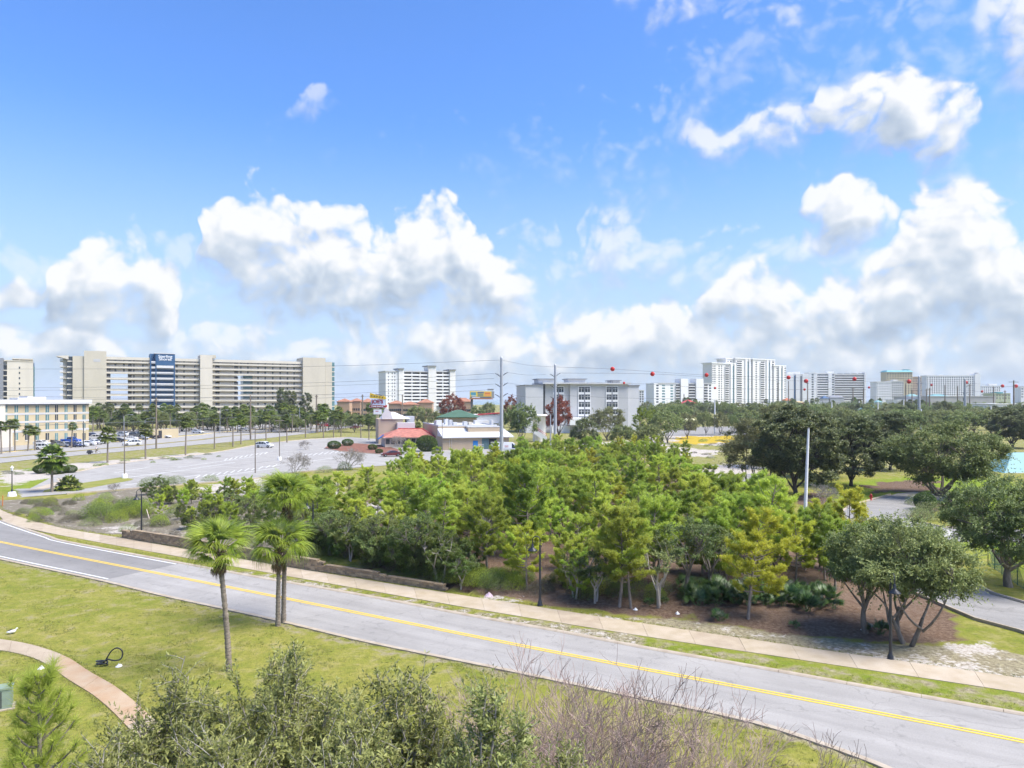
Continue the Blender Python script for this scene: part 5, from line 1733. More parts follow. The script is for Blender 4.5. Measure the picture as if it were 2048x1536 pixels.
while len(placed) < 270 and tries < 30000:
    tries += 1
    x, y = rnd.uniform(min(bx), max(bx)), rnd.uniform(min(by), max(by))
    if not in_poly(np.array([x]), np.array([y]), PINE_ZONE)[0]: continue
    px, py = CX + x * F / y, HZ + CH * F / y
    if 1000 < px < 1200 and py < 925 and px < 1040: continue
    if 700 < px < 900 and 990 < py < 1050 and rnd.random() < .5: continue
    dmin = 2.0 if y < 75 else 2.4
    if any((x - a) ** 2 + (y - b) ** 2 < dmin * dmin for a, b in placed): continue
    placed.append((x, y))
    left = px < 760
    k = rnd.choice((0, 1, 2, 4, 0, 1, 2, 4, 5, 5, 6, 3) if not left else (1, 4, 5, 5, 4, 6, 1))
    s = rnd.uniform(.66, 1.14) * (.86 if left else 1.0) * (1.0 if y < 80 else (.9 if y < 100 else .76))
    third = 'left' if px < 900 else ('centre' if px < 1150 else 'right')
    band = ('front' if y < 62 else ('middle' if y < 95 else 'back')) + ' ' + third + ' part of the dense pine stand'
    tree_from('pine_tree', *PINES[k], on(x, y), rnd.uniform(0, 6.28), s, 'green sand pine crowded among others in the ' + band, 'pine tree', 'pines in the ' + band, s * rnd.uniform(.78, 1.08)).rotation_euler = (rnd.gauss(0, .06), rnd.gauss(0, .06), rnd.uniform(0, 6.28))
for (px, py, k, s, lab) in (
        (880, 1172, 1, .95, 'leafy small oak above the middle of the retaining wall'), (830, 1160, 0, 1.0, 'dense dark oak in shadow above the retaining wall'), (760, 1138, 0, .9, 'dark oak bush left of the pale thin-leaved shrub'),
        (920, 1182, 1, .62, 'small pale oak sapling just above the wall end'), (1190, 1205, 1, .85, 'small oak with pale forked trunk right of the sidewalk lamp'), (1150, 1196, 1, .78, 'round oak directly right of the sidewalk lamp post'),
        (1318, 1213, 2, 1.25, 'pale grey-green oak with thin white leaning trunk'), (1375, 1195, 0, 1.15, 'dark rounded oak above the palmettos'), (1420, 1180, 0, 1.0, 'dark oak behind the palmetto clump'),
        (660, 1110, 0, .8, 'dark oak behind the palm crowns at the wall'), (700, 1122, 1, .8, 'oak sapling with drooping leaves over the wall'), (1190, 960, 2, 1.3, 'grey-green oak in the middle of the pine stand'), (1245, 985, 2, 1.15, 'grey oak with bare twigs among the pines')):
    tree_from('oak_tree', *OAKS[k], gp(px, py), px * .37, s, lab, 'oak tree')
for (px, py, k, s, lab) in (
        (985, 1110, 0, 1.15, 'leafless silvery tree with crooked limbs deep in the pine stand'), (1060, 1085, 0, 1.0, 'leafless grey tree right of the crooked silvery one'), (868, 1120, 1, .9, 'bare grey bush between pines above the wall'),
        (1310, 1080, 1, 1.1, 'bare grey-white shrub among bright pines'), (1250, 1055, 1, 1.0, 'bare twiggy shrub behind the bright front pines'), (1420, 1095, 0, 1.1, 'bare pale tree left of the golden pine'), (740, 1125, 1, .7, 'tan thin-leaved bush in shade above the wall'),
        (1205, 1000, 1, 1.0, 'bare grey crown in the back of the stand'), (385, 1058, 1, .55, 'bare white driftwood-like shrub by the wall'), (1340, 1120, 1, .8, 'bare grey shrub between front pines'), (1650, 1072, 1, 1.1, 'bare tan shrub near the drive apron')):
    o = tree_from('bare_tree', BARES[k][0], None, gp(px, py), px * .7, s, lab, 'bare tree')

BANK = [broad_proto('bk1', 3.6, 1.8, 14, LF_OAK, M_BARK_OAK, .06, 60, 22, 10, (.11, .06), fill=.4, low=-.9), broad_proto('bk2', 3.0, 1.6, 15, LF_SHRUB, M_BARK_OAK, .05, 54, 22, 10, (.10, .055), fill=.4, low=-.9, feather=.8)]
rnd = random.Random(55)
for i in range(34):
    px = 600 + 330 * (i + rnd.random()) / 34
    py = 1100 + (px - 600) * .19 + rnd.uniform(-16, 6)
    tree_from('oak_tree', *BANK[rnd.randrange(2)], gp(px, py), rnd.uniform(0, 6.28), rnd.uniform(.6, 1.05), 'bushy oak in the green bank of trees above the retaining wall', 'oak tree', 'bushy oaks above the retaining wall')
for i in range(26):
    px = 290 + 330 * (i + rnd.random()) / 26
    py = 985 + rnd.uniform(0, 1) * (60 + (px - 290) * .16)
    tree_from('oak_tree', *BANK[rnd.randrange(2)], gp(px, py), rnd.uniform(0, 6.28), rnd.uniform(.42, .75), 'low bushy oak in the scrub between first gooseneck lamp and palms', 'oak tree', 'low oaks in the scrub left of the palms')
# ---- live oaks in front right, magnolias and oaks further back
LIVE = broad_proto('live', 6.0, 3.1, 31, LF_OAK_G, M_BARK_OAK, .24, 150, 30, 11, (.13, .063), stems=3, feather=.8, trunk_r=.13, cl_r=.20, spread=.30, fill=.35, low=-.75)
LIVE2 = broad_proto('live2', 5.2, 2.3, 32, LF_OAK, M_BARK_OAK, .26, 110, 30, 11, (.125, .06), stems=1, feather=.7, trunk_r=.14, cl_r=.22, fill=.35, low=-.7)
BIG = broad_proto('big', 9.0, 5.2, 33, LF_OAK, M_BARK_OAK, .20, 175, 30, 11, (.195, .095), stems=1, feather=.8, trunk_r=.32, cl_r=.17, fill=.45, low=-.8)
BIG2 = broad_proto('big2', 8.4, 5.4, 36, LF_OAK, M_BARK_OAK, .06, 190, 30, 11, (.215, .10), stems=1, feather=.9, trunk_r=.32, cl_r=.17, fill=.5, low=-.85)
MAG = broad_proto('mag', 9.5, 3.6, 34, LF_OAK_D, M_BARK_DARK, .13, 160, 28, 11, (.235, .12), stems=1, feather=.3, trunk_r=.22, cl_r=.18, fill=.5, low=-.85)
WILLOW = broad_proto('willow', 8.0, 4.0, 35, LF_OLIVE, M_BARK_OAK, .08, 120, 30, 11, (.195, .068), stems=3, feather=1.0, trunk_r=.16, cl_r=.19, fill=.4)
tree_from('oak_tree', *LIVE, gp(1815, 1288), .6, 1.12, 'spreading live oak with several pale trunks beside the right lamp', 'oak tree')
tree_from('oak_tree', *LIVE2, gp(1733, 1266), 2.0, 1.15, 'single-trunk live oak left of the right lamp', 'oak tree')
tree_from('oak_tree', *BIG, gp(2018, 1174), 1.1, .82, 'big live oak cut by the right edge beside the green mesh fence', 'oak tree')
tree_from('oak_tree', *BIG2, gp(1885, 993), 2.4, 1.42, 'broad rounded live oak beyond the drive inlet', 'oak tree', None, 1.17)
tree_from('magnolia_tree', *MAG, gp(1702, 972), .3, 1.25, 'dark magnolia with bare short trunk on bright grass', 'magnolia tree', None, 1.07)
tree_from('magnolia_tree', *MAG, gp(1592, 992), 1.9, 1.5, 'large dark magnolia directly behind the white pole', 'magnolia tree', None, 1.25)
tree_from('magnolia_tree', *MAG, gp(1655, 955), 4.0, 1.3, 'dark magnolia behind and between the two front magnolias', 'magnolia tree', None, 1.1)
tree_from('magnolia_tree', *MAG, gp(1780, 940), 5.1, 1.25, 'dark magnolia rising behind the broad live oak', 'magnolia tree', None, 1.08)
tree_from('magnolia_tree', *MAG, gp(2026, 896), 2.2, 1.55, 'dark oak with thick trunk on grass at the far right edge', 'magnolia tree', None, 1.1)
tree_from('willow_tree', *WILLOW, gp(1520, 975), 0.5, 1.3, 'feathery grey-green tree left of the dark magnolias', 'tree')
tree_from('willow_tree', *WILLOW, gp(1560, 935), 2.5, 1.5, 'feathery pale tree behind the dark magnolias', 'tree')
bt = bare_proto('bc', 3.4, 1.9, 23, M_TWIG, 4, 6, .05, .55)
tree_from('bare_tree', bt[0], None, gp(1648, 1015), 0, 1.0, 'leafless spreading crape myrtle right of the white pole', 'bare tree')

# ---- far tree belt on the right and behind the stand
FARO = [broad_proto('fa', 7.5, 4.6, 41, LF_OAK, M_BARK_OAK, .15, 60, 16, 8, (.34, .2), cl_r=.22), broad_proto('fb', 7.0, 4.2, 42, LF_OAK_G, M_BARK_OAK, .12, 60, 16, 8, (.34, .18), cl_r=.22, feather=.9), broad_proto('fc', 8.0, 3.6, 43, LF_OAK_D, M_BARK_DARK, .12, 60, 16, 8, (.36, .2), cl_r=.22), broad_proto('fd', 7.2, 4.0, 44, LF_OLIVE, M_BARK_OAK, .12, 60, 16, 8, (.34, .16), cl_r=.22, feather=1.0)]
def far_tree(px, py_top, D, k, s_w, label, group, name='tree'):
    h = CH - (py_top - HZ) * D / F
    m = FARO[k]
    h0 = (7.5, 7.0, 8.0, 7.2)[k]
    t = empty(name, ((px - CX) * D / F, D, 0), px * 1.3, label, 'tree', group)
    t.scale = (s_w, s_w, h / h0)
    add('trunk', m[0], t); add('crown', m[1], t)
    return t
for (px, yt, D, k, s, lab) in (
        (1040, 813, 200, 0, 1.15, 'dense round-headed green tree right of the first steel pole'),
        (1170, 842, 185, 2, 1.0, 'dark oak in front of the grey hotel, behind the pines'), (1215, 815, 230, 3, 1.35, 'pale olive willow-like tree in front of the grey hotel'),
        (1240, 850, 190, 1, .8, 'grey-green bush-like tree at the back of the stand'), (1300, 850, 178, 1, .9, 'rounded grey-green tree beside the white sand'), (1335, 822, 215, 1, 1.25, 'wide grey thicket tree left of the far car park'),
        (1375, 828, 240, 3, .8, 'thin-leaved tree at the edge of the far car park'), (1440, 826, 262, 3, .75, 'small tree with pale yellowish crown in the far car park'), (1412, 823, 262, 1, .7, 'small dark-trunked tree in the far car park'), (1465, 830, 270, 1, .7, 'small green tree beside the pale one in the far car park')):
    far_tree(px, yt, D, k, s, lab, None)
pine_far = pine_proto('pfar', 9.5, 3.2, 9, LF_PINE_D, .1, 44, tuft=1.1, dens=1.0)
tree_from('pine_tree', *pine_far, ((1280 - CX) * 195 / F, 195, 0), .5, 1.18, 'tall bushy dark green pine in front of the grey hotel right end', 'pine tree')
for (px, yt, D, k, s) in ((1060, 860, 180, 1, .6), (1118, 856, 178, 0, .6)):
    pass
rnd = random.Random(31)
for row, (y0, y1, D0, D1, n) in enumerate(((803, 808, 430, 540, 44), (807, 816, 330, 410, 40), (816, 828, 250, 310, 34))):
    for i in range(n):
        px = 1290 + (2060 - 1290) * (i + rnd.uniform(.1, .9)) / n
        if row == 2 and px < 1490: continue
        if row == 1 and 1300 < px < 1480 and rnd.random() < .4: continue
        far_tree(px, rnd.uniform(y0, y1), rnd.uniform(D0, D1), rnd.choice((0, 1, 2, 0, 1, 3) if row < 2 else (1, 3, 0)), rnd.uniform(1.1, 1.7), ('far row', 'middle row', 'near row')[row] + ' of rounded green trees in the belt below the distant towers', 'tree belt ' + ('far', 'middle', 'near')[row] + ' row')
RED = broad_proto('red', 8.5, 3.6, 51, LF_RED, M_BARK_DARK, .1, 80, 18, 9, (.26, .14), cl_r=.2)
for (px, yt, D, s, lab) in ((1117, 795, 235, 1.15, 'russet-leaved tree beside the second steel pole in front of the grey hotel'), (1025, 793, 330, 1.1, 'dull russet tree left of the grey hotel'), (905, 790, 330, 1.5, 'wide russet-brown tree above the green pavilion roof')):
    t = tree_from('red_leaved_tree', *RED, ((px - CX) * D / F, D, 0), px, s, lab, 'tree', None, (CH - (yt - HZ) * D / F) / 8.5)
for (px, yt, D, k, s, lab) in ((860, 818, 300, 3, 1.2, 'yellowish bush-like tree left of the green pavilion roof'), (955, 815, 320, 0, .8, 'dark green tree right of the green pavilion'), (830, 812, 310, 1, 1.0, 'grey-brown tree behind the restaurant roof'), (975, 805, 420, 1, 1.0, 'pale tree behind the first steel pole')):
    far_tree(px, yt, D, k, s, lab, None)

# ---- dark conifers and palms along the highway
CON = broad_proto('con', 12, 3.2, 61, LF_OAK_D, M_BARK_DARK, .05, 70, 18, 8, (.36, .2), cl_r=.26)
for (px, yt, s, lab) in ((562, 779, 1.0, 'tallest of three black-green conifers before the cream block'), (583, 784, 1.0, 'middle of three black-green conifers before the cream block'), (615, 788, .9, 'rightmost of three black-green conifers before the cream block'), (214, 807, .8, 'single black-green conifer at the foot of the cream end tower')):
    D = 330
    tree_from('conifer_tree', *CON, ((px - CX) * D / F, D, 0), px, s, lab, 'conifer', None, (CH - (yt - HZ) * D / F) / 12)
SABAL = [palm_proto('s1', 5.2, 71, LF_PALM_D), palm_proto('s2', 4.4, 72, LF_PALM_D, lean=(.3, .1)), palm_proto('s3', 6.0, 73, LF_PALM_D, lean=(-.3, 0)), palm_proto('s4', 5.0, 74, LF_PALM, 40, 1.15)]
SABH = (5.2, 4.4, 6.0, 5.0)
def far_palm(px, py_base, py_head, k, s, label, group=None, D=None):
    if D is None: x, D = gp0(px, py_base)
    zt = CH - (py_head - HZ) * D / F
    t = empty('palm_tree', ((px - CX) * D / F, D, 0), px * .9, label, 'palm tree', group)
    lx, ly = ((0, 0), (.3, .1), (-.3, 0), (0, 0))[k]
    add('trunk', SABAL[k][0], t, scale=(1, 1, max(.05, zt / SABH[k])))
    c = add('crown', SABAL[k][1], t, (lx, ly, zt), (0, 0, 0), (s, s, s))
    return t
far_palm(104, 984, 915, 3, 1.4, 'dark bushy palm standing on the corner grass by the red sign')
for (px, yb, yh, k, s, lab) in ((215, 925, 870, 2, 1.5, 'palm on the highway verge in front of the hotel right end'), (291, 918, 860, 0, 1.3, 'palm on the verge beside the wooden utility pole'), (371, 911, 845, 1, 1.2, 'palm on the verge, second right of the wooden utility pole'), (429, 897, 838, 0, 1.2, 'palm on the verge left of the small twin palm'), (482, 888, 840, 3, 1.3, 'leafy twin palm on the verge by dark bushes'), (466, 893, 846, 1, .95, 'small palm left of the leafy twin palm'), (532, 880, 832, 0, 1.3, 'palm on the verge above the parked white car'), (574, 885, 838, 2, 1.2, 'palm right of the white car'), (611, 875, 832, 0, 1.2, 'palm left of the red stop sign'), (647, 876, 835, 1, 1.1, 'palm between stop sign and red car'), (667, 875, 830, 2, 1.4, 'palm below the red car'), (682, 873, 832, 0, 1.2, 'palm right of the red car'), (722, 876, 838, 1, 1.1, 'palm left of the arrow sign post'), (738, 880, 840, 0, 1.2, 'palm at the foot of the arrow sign'), (765, 872, 842, 2, 1.0, 'palm between arrow sign and restaurant'), (836, 885, 850, 1, .9, 'small palm against the restaurant wall'),
                                (20, 905, 850, 0, 1.2, 'palm before the hotel, leftmost of the pair'), (30, 903, 848, 2, 1.1, 'palm before the hotel, right of the leftmost pair'), (56, 902, 860, 1, 1.25, 'left palm of the leaning pair before the hotel'), (70, 901, 862, 0, 1.1, 'right palm of the leaning pair before the hotel'), (143, 896, 853, 2, 1.0, 'single small palm before the hotel parking rows'), (3, 908, 852, 1, 1.1, 'palm cut by the left edge before the hotel')):
    far_palm(px, yb, yh, k, s, lab)
rnd = random.Random(12)
for i in range(95):
    px = rnd.uniform(182, 760)
    D = rnd.uniform(275, 345)
    yh = rnd.uniform(812, 838)
    far_palm(px, 0, yh, rnd.randrange(4), rnd.uniform(1.2, 1.8), 'palm in the thick palm belt between highway and cream block', 'palm belt before the cream block', D)
for i in range(60):
    px = rnd.uniform(185, 760)
    far_tree(px, rnd.uniform(822, 842), rnd.uniform(280, 345), rnd.choice((0, 2, 1, 0)), rnd.uniform(.6, 1.1), 'dark bush filling the palm belt between highway and cream block', 'bushes in the palm belt')
for i in range(26):
    px = rnd.uniform(1270, 1850); D = rnd.uniform(480, 620)
    far_palm(px, 0, rnd.uniform(799, 806), rnd.randrange(4), rnd.uniform(1.3, 1.8), 'tiny palm on the skyline below the distant towers', 'skyline palms below the towers', D)

# ---- near palms
fan_palm('fan_palm', 458, 1342, 437, 1098, 1.95, 40, 1, 'slim fan palm with curved trunk on the lawn, left of the thicker pair')
fan_palm('fan_palm', 556, 1252, 558, 1094, 2.3, 42, 2, 'fan palm with low broad crown, front of the overlapping pair')
fan_palm('fan_palm', 567, 1246, 573, 996, 2.1, 42, 3, 'fan palm with highest crown, rear of the overlapping pair')
rnd = random.Random(4)
for i, (px, py, s, lab) in enumerate(((1440, 1242, .75, 'lone low bright palmetto on open pine straw'), (1592, 1256, .55, 'small sparse palmetto on pine straw right of the leaning pine'), (1300, 1210, .5, 'small palmetto between the twin pines and pale oak'), (1612, 1222, 1.2, 'large palmetto right of the leaning pine, front of its clump'), (1650, 1205, 1.2, 'palmetto at the right end of the clump'), (1585, 1205, 1.25, 'palmetto behind the large one right of the leaning pine'), (1545, 1198, 1.15, 'palmetto directly right of the leaning trunk'), (1480, 1208, 1.2, 'palmetto directly left of the leaning trunk'), (1450, 1200, 1.25, 'palmetto in the dark clump below the dark oak'), (1415, 1208, 1.2, 'palmetto at the front of the dark clump'), (1385, 1200, 1.1, 'palmetto at the left end of the dark clump'), (1430, 1188, 1.2, 'palmetto at the back of the dark clump'), (1520, 1190, 1.1, 'palmetto behind the leaning trunk'), (1760, 1268, .95, 'palmetto at the foot of the single-trunk live oak'), (1330, 1205, .45, 'tiny palmetto near the pale leaning trunk'))):
    palmetto(px, py, s, 100 + i, lab, nf=9 if s < .6 else 15)

PMH = [('back', -26), ('middle', -12), ('front', 2)]
for i in range(27):
    row, dy = PMH[i % 3]
    px = 1365 + 305 * (i + rnd.random()) / 27
    palmetto(px, 1206 + (px - 1365) * .02 + dy + rnd.uniform(-4, 4), rnd.uniform(.85, 1.2), 300 + i, 'palmetto in the ' + row + ' of the long dark thicket around the leaning pine', 'palmetto thicket ' + row, 11)
# ---- shrubs
SH = [shrub_proto('h1', 1.3, 1.3, 81, LF_SHRUB), shrub_proto('h2', 1.1, 1.5, 82, LF_OAK_G), shrub_proto('h3', .9, 1.3, 83, LF_DRY, 1800), shrub_proto('h4', 1.2, 1.2, 84, LF_PINE_D, 2600, (.10, .03))]
BALL = shrub_proto('ball', 2.4, 1.35, 85, LF_CLIP, 6000, (.13, .08), .05, ball=True)
shrub(BALL, 853, 903, 'clipped dark green dome shrub beside the restaurant wall', 1.95, cat='shrub', sz=1.75)
for (px, py, s, lab) in ((82, 945, .95, 'clipped round shrub left of the low red sign'), (108, 947, .75, 'clipped round shrub right of the low red sign'), (125, 945, .8, 'middle clipped shrub in the hedge right of the red sign'), (140, 944, .85, 'end clipped shrub in the hedge right of the red sign'), (668, 896, 1.3, 'clipped dome shrub on the mulch island'), (695, 890, 1.2, 'clipped shrub right of the mulch-island dome'), (745, 898, .9, 'clipped shrub before the restaurant'), (758, 905, .7, 'low clipped shrub at the island tip'), (1402, 467 + 400, .01, '')):
    if s > .02: shrub(BALL, px, py + 2, lab, s, sz=s * .72)
for (px, py, k, s, lab, g) in (
        (300, 972, 1, 1.25, 'left of three loose leafy shrubs by the car park edge', None), (328, 969, 1, 1.2, 'middle of three loose leafy shrubs by the car park edge', None), (352, 967, 1, 1.1, 'right of three loose leafy shrubs by the car park edge', None), (422, 962, 1, .9, 'single small leafy shrub by the car park edge', None),
        (650, 945, 1, 1.1, 'leafy shrub in front of the leafless crape myrtle', None), (690, 940, 0, 1.2, 'green shrub right of the leafless crape myrtle', None), (530, 1000, 1, 1.8, 'grey-green oak scrub behind the high palm', None), (560, 975, 1, 2.0, 'grey-green oak scrub at the car park corner', None),
        (505, 1005, 1, 1.3, 'blue-grey scrub bush left of the palms', None)):
    shrub(SH[k], px, py, lab, s, px * .5, g)
rnd = random.Random(9)
for i in range(16):
    shrub(SH[rnd.choice((0, 3))], rnd.uniform(185, 285), rnd.uniform(1022, 1046), 'dark green bush in the thicket left of the first gooseneck lamp', rnd.uniform(.9, 1.4), rnd.uniform(0, 6), 'thicket left of the first gooseneck lamp')
for i in range(22):
    px = rnd.uniform(300, 600); py = rnd.uniform(1000, 1050 + (px - 300) * .12)
    k = rnd.choice((1, 4))
    tree_from('pine_tree', *PINES[k], gp(px, py), rnd.uniform(0, 6), rnd.uniform(.38, .62), 'young low pine in the scrub right of the first gooseneck lamp', 'pine tree', 'young pines by the first gooseneck lamp')
for i in range(110):
    px, py = rnd.uniform(30, 640), 0
    py = rnd.uniform(1000, 1040 + (px - 30) * .13)
    shrub(SH[rnd.choice((2, 2, 2, 3, 1))], px, py, 'low scrubby bush on the sandy ground left of the pine stand', rnd.uniform(.35, .8), rnd.uniform(0, 6), 'low scrub on the sandy ground')
for i in range(44):
    px = rnd.uniform(620, 1000)
    py = 1110 + (px - 620) * .205 + rnd.uniform(-16, 6)
    shrub(SH[rnd.choice((0, 3, 0, 1))], px, py, 'low green undergrowth bush on the bank above the retaining wall', rnd.uniform(.4, .9), rnd.uniform(0, 6), 'undergrowth above the retaining wall')
for i in range(46):
    px = rnd.uniform(940, 1420)
    py = 1174 + (px - 1000) * .06 + rnd.uniform(-20, 12)
    shrub(SH[rnd.choice((0, 3, 0, 2))], px, py, 'dark undergrowth bush in the shade of the front pines', rnd.uniform(.35, .8), rnd.uniform(0, 6), 'undergrowth below the front pines')
for i in range(30):
    px = rnd.uniform(0, 440); t = px / 440
    py = 946 - 34 * t + rnd.uniform(-6, 6)
    shrub(SH[rnd.choice((2, 0, 3))], px, py, 'low tuft on the sandy strip between highway and car park', rnd.uniform(.4, .9), rnd.uniform(0, 6), 'tufts on the sandy highway strip', sz=.35)
for i in range(30):
    px, py = rnd.uniform(1230, 1470), rnd.uniform(875, 925)
    shrub(SH[rnd.choice((2, 1, 3))], px, py, 'low dune tuft on the white sand behind the pines', rnd.uniform(.5, 1.3), rnd.uniform(0, 6), 'dune tufts on the white sand', sz=.5)
for i, (px, py, s) in enumerate(((1850, 1020, 1.5), (1838, 1010, 1.2), (1862, 1030, 1.3), (1835, 1035, 1.0), (1850, 1040, 1.1))):
    shrub(SH[1] if i else BALL, px, py, ('clipped shrub' if not i else 'spreading low shrub') + ' on the kerbed island of the drive inlet, ' + ('its tallest', 'at the left', 'at the right', 'front left', 'front centre')[i], s if i else .9, i)
for (px, py, h, lab) in ((590, 948, 1.35, 'leafless crape myrtle at the car park edge, left one'), (697, 940, 1.45, 'leafless crape myrtle at the car park edge, right one'), (612, 900, .9, 'leafless low bush on the car park island'), (800, 897, 1.25, 'leafless crape myrtle by the red restaurant roof'), (230, 985, .5, 'bare dark scrub by the entrance drive')):
    tree_from('bare_tree', bt[0], None, gp(px, py), px, h, lab, 'bare tree')
far_palm(138, 980, 976, 3, 1.35, 'low trunkless palm beside the entrance drive')

# ---- foreground treetops below the camera
FRONT = []
def front_tree(key, px, py_top, D, rx, seed, label, ncl=70, base=.62):
    top = at(px, py_top, D)
    h = top.z
    rng = np.random.RandomState(seed)
    cl = []
    zc0 = h * base
    while len(cl) < ncl:
        v = rng.uniform(-1, 1, 3); v[2] = rng.uniform(0, 1)
        rr = math.hypot(v[0], v[1])
        lim = (1 - v[2] ** 1.6) * .95 + .06
        if rr > lim: continue
        if rng.rand() > .35 + .65 * max(rr / lim, v[2]): continue
        cl.append((v[0] * rx, v[1] * rx, zc0 + v[2] * (h - zc0)))
    cl = np.array(cl)
    paths = [(curve3((0, 0, -.3), (0, 0, h * .8), rng, .03, 8), np.linspace(.11, .03, 8))]
    C, D_, N_ = [], [], []
    ns, nl = 26, 20
    for p in cl:
        z0 = max(h * .3, p[2] - rng.uniform(.6, 1.6))
        P = curve3(np.array([p[0] * .2, p[1] * .2, z0]), p, rng, .12, 6, -.06)
        paths.append((P, np.linspace(.020, .006, 6)))
        t = rng.uniform(.3, 1.0, ns)
        s0 = np.stack([np.interp(t, np.linspace(0, 1, 6), P[:, j]) for j in range(3)], 1)
        d = unit(rng.normal(size=(ns, 3)) * .8 + np.array([0, 0, .5]) + unit(P[-1] - P[0]) * .4)
        L_ = rng.uniform(.18, .52, ns)
        e = s0 + d * L_[:, None]
        for q in range(0, ns, 2):
            paths.append((np.array([s0[q], (s0[q] + e[q]) / 2 + rng.normal(size=3) * .01, e[q]]), np.array([.006, .004, .0025])))
        tt = np.linspace(.08, 1.0, nl)
        pts = s0[:, None, :] + (e - s0)[:, None, :] * tt[None, :, None] + rng.normal(size=(ns, nl, 3)) * .01
        rr_ = unit(rng.normal(size=(ns, nl, 3)))
        side = unit(rr_ - d[:, None, :] * (rr_ * d[:, None, :]).sum(-1, keepdims=True))
        C.append(pts.reshape(-1, 3))
        D_.append(unit(d[:, None, :] * .75 + side * .8).reshape(-1, 3))
        N_.append(unit(d[:, None, :] * .6 - side * .5 + rng.normal(size=side.shape) * .3).reshape(-1, 3))
    C, D_, N_ = np.concatenate(C), np.concatenate(D_), np.concatenate(N_)
    V, T = leaves(C, D_, N_, rng.uniform(.05, .09, len(C)), rng.uniform(.019, .032, len(C)), .18)
    tv, tq = tubes_np(paths, 5)
    o = empty('young_oak_tree', (top.x, D, 0), 0, label, 'oak tree')
    add('trunk', np_mesh('front_trunk', tv, tq, M_BARK_PALE, True), o)
    add('crown', np_mesh('front_crown', V, T, LF_FRONT), o)
    return len(T)
front_tree('f1', 563, 1238, 10.4, 1.5, 201, 'olive-leaved young oak with the tallest tip, in front of the palm trunks', 124, .70)
front_tree('f2', 350, 1288, 10.6, 1.6, 202, 'olive-leaved young oak at the lower left of the frame', 114, .70)
front_tree('f3', 790, 1300, 9.6, 1.55, 203, 'olive-leaved young oak right of the tallest one', 114, .72)
front_tree('f4', 190, 1425, 8.6, 1.1, 204, 'olive-leaved treetop in the bottom left corner', 70, .76)
front_tree('f5', 970, 1365, 9.2, 1.3, 205, 'olive-leaved young oak reaching toward the bare shrubs', 95, .74)
front_tree('f6', 470, 1400, 8.2, 1.45, 206, 'olive-leaved treetop filling the bottom centre-left edge', 92, .76)
front_tree('f7', 1120, 1430, 9.4, .95, 207, 'sparse olive-leaved treetop among the bare shrubs', 40, .76)
front_tree('f8', 690, 1420, 8.4, 1.35, 208, 'olive-leaved treetop filling the bottom centre edge', 80, .77)

def long_needle_pine(px, py, D, seed, label, h_top):
    """young longleaf pine: upright shoots ending in big brushes of long needles"""
    rng = np.random.RandomState(seed)
    top = at(px, py, D)
    h = top.z
    paths = [(curve3((0, 0, -.3), (0, 0, h), rng, .02, 8), np.linspace(.12, .02, 8))]
    C, Dd = [], []
    for k in range(80):
        f = .55 + .45 * (k + rng.rand()) / 80
        az = k * 2.4
        L_ = (1 - f) * 3.2 + .25
        p0 = np.array([0, 0, h * f])
        d = unit(np.array([math.cos(az), math.sin(az), .55 + .4 * f]))
        P = curve3(p0, p0 + d * L_ * rng.uniform(.7, 1), rng, .12, 5, -.06)
        paths.append((P, np.linspace(.022, .008, 5)))
        for t in (1.0, .8, .62):
            q = np.array([np.interp(t, np.linspace(0, 1, 5), P[:, j]) for j in range(3)]) + (rng.normal(size=3) * .10 if t < 1 else 0)
            C.append(q); Dd.append(unit(d + rng.normal(size=3) * .35 + np.array([0, 0, .5])))
    C, Dd = np.array(C), np.array(Dd)
    n = 85
    CC, DD = np.repeat(C, n, 0), np.repeat(Dd, n, 0)
    dirs = unit(DD * .8 + unit(rng.normal(size=CC.shape)) * .8)
    CC = CC - DD * rng.uniform(0, .16, (len(CC), 1))
    V, T = blades(CC, dirs, rng.uniform(.14, .24, len(CC)), rng.uniform(.005, .008, len(CC)), rng)
    tv, tq = tubes_np(paths, 5)
    o = empty('long_needle_pine', (top.x, D, 0), 0, label, 'pine tree')
    add('trunk', np_mesh('pine_trunk', tv, tq, M_BARK_PINE, True), o)
    add('crown', np_mesh('pine_crown', V, T, LF_PINE), o)
long_needle_pine(80, 1352, 9.6, 301, 'young long-needled pine in the bottom left corner', 0)

def bare_front(px, py_top, D, rx, seed, label, stems=5, m=None):
    h = at(px, py_top, D).z
    b = bare_proto('bf%d' % seed, h, rx, seed, m or M_TWIG_PINK, stems, 7, .05, .46, (2, 3), .12)
    zs = max(v.co.z for v in b[0].vertices)
    o = empty('bare_shrub', at(px, py_top, D).to_2d().to_3d(), seed, label, 'bare shrub')
    o.scale = (1, 1, h / zs)
    add('branches', b[0], o)
bare_front(1115, 1288, 14.5, 1.6, 401, 'leafless pinkish crape myrtle, left of the three at the bottom', 5)
bare_front(1275, 1300, 13.5, 1.6, 402, 'leafless crape myrtle with dark limbs, middle of the three at the bottom', 5, mat('twig_dark', (.25, .195, .17), .95, .2, 5))
bare_front(1350, 1318, 14.5, 1.5, 403, 'leafless pinkish crape myrtle, right of the three at the bottom', 5)

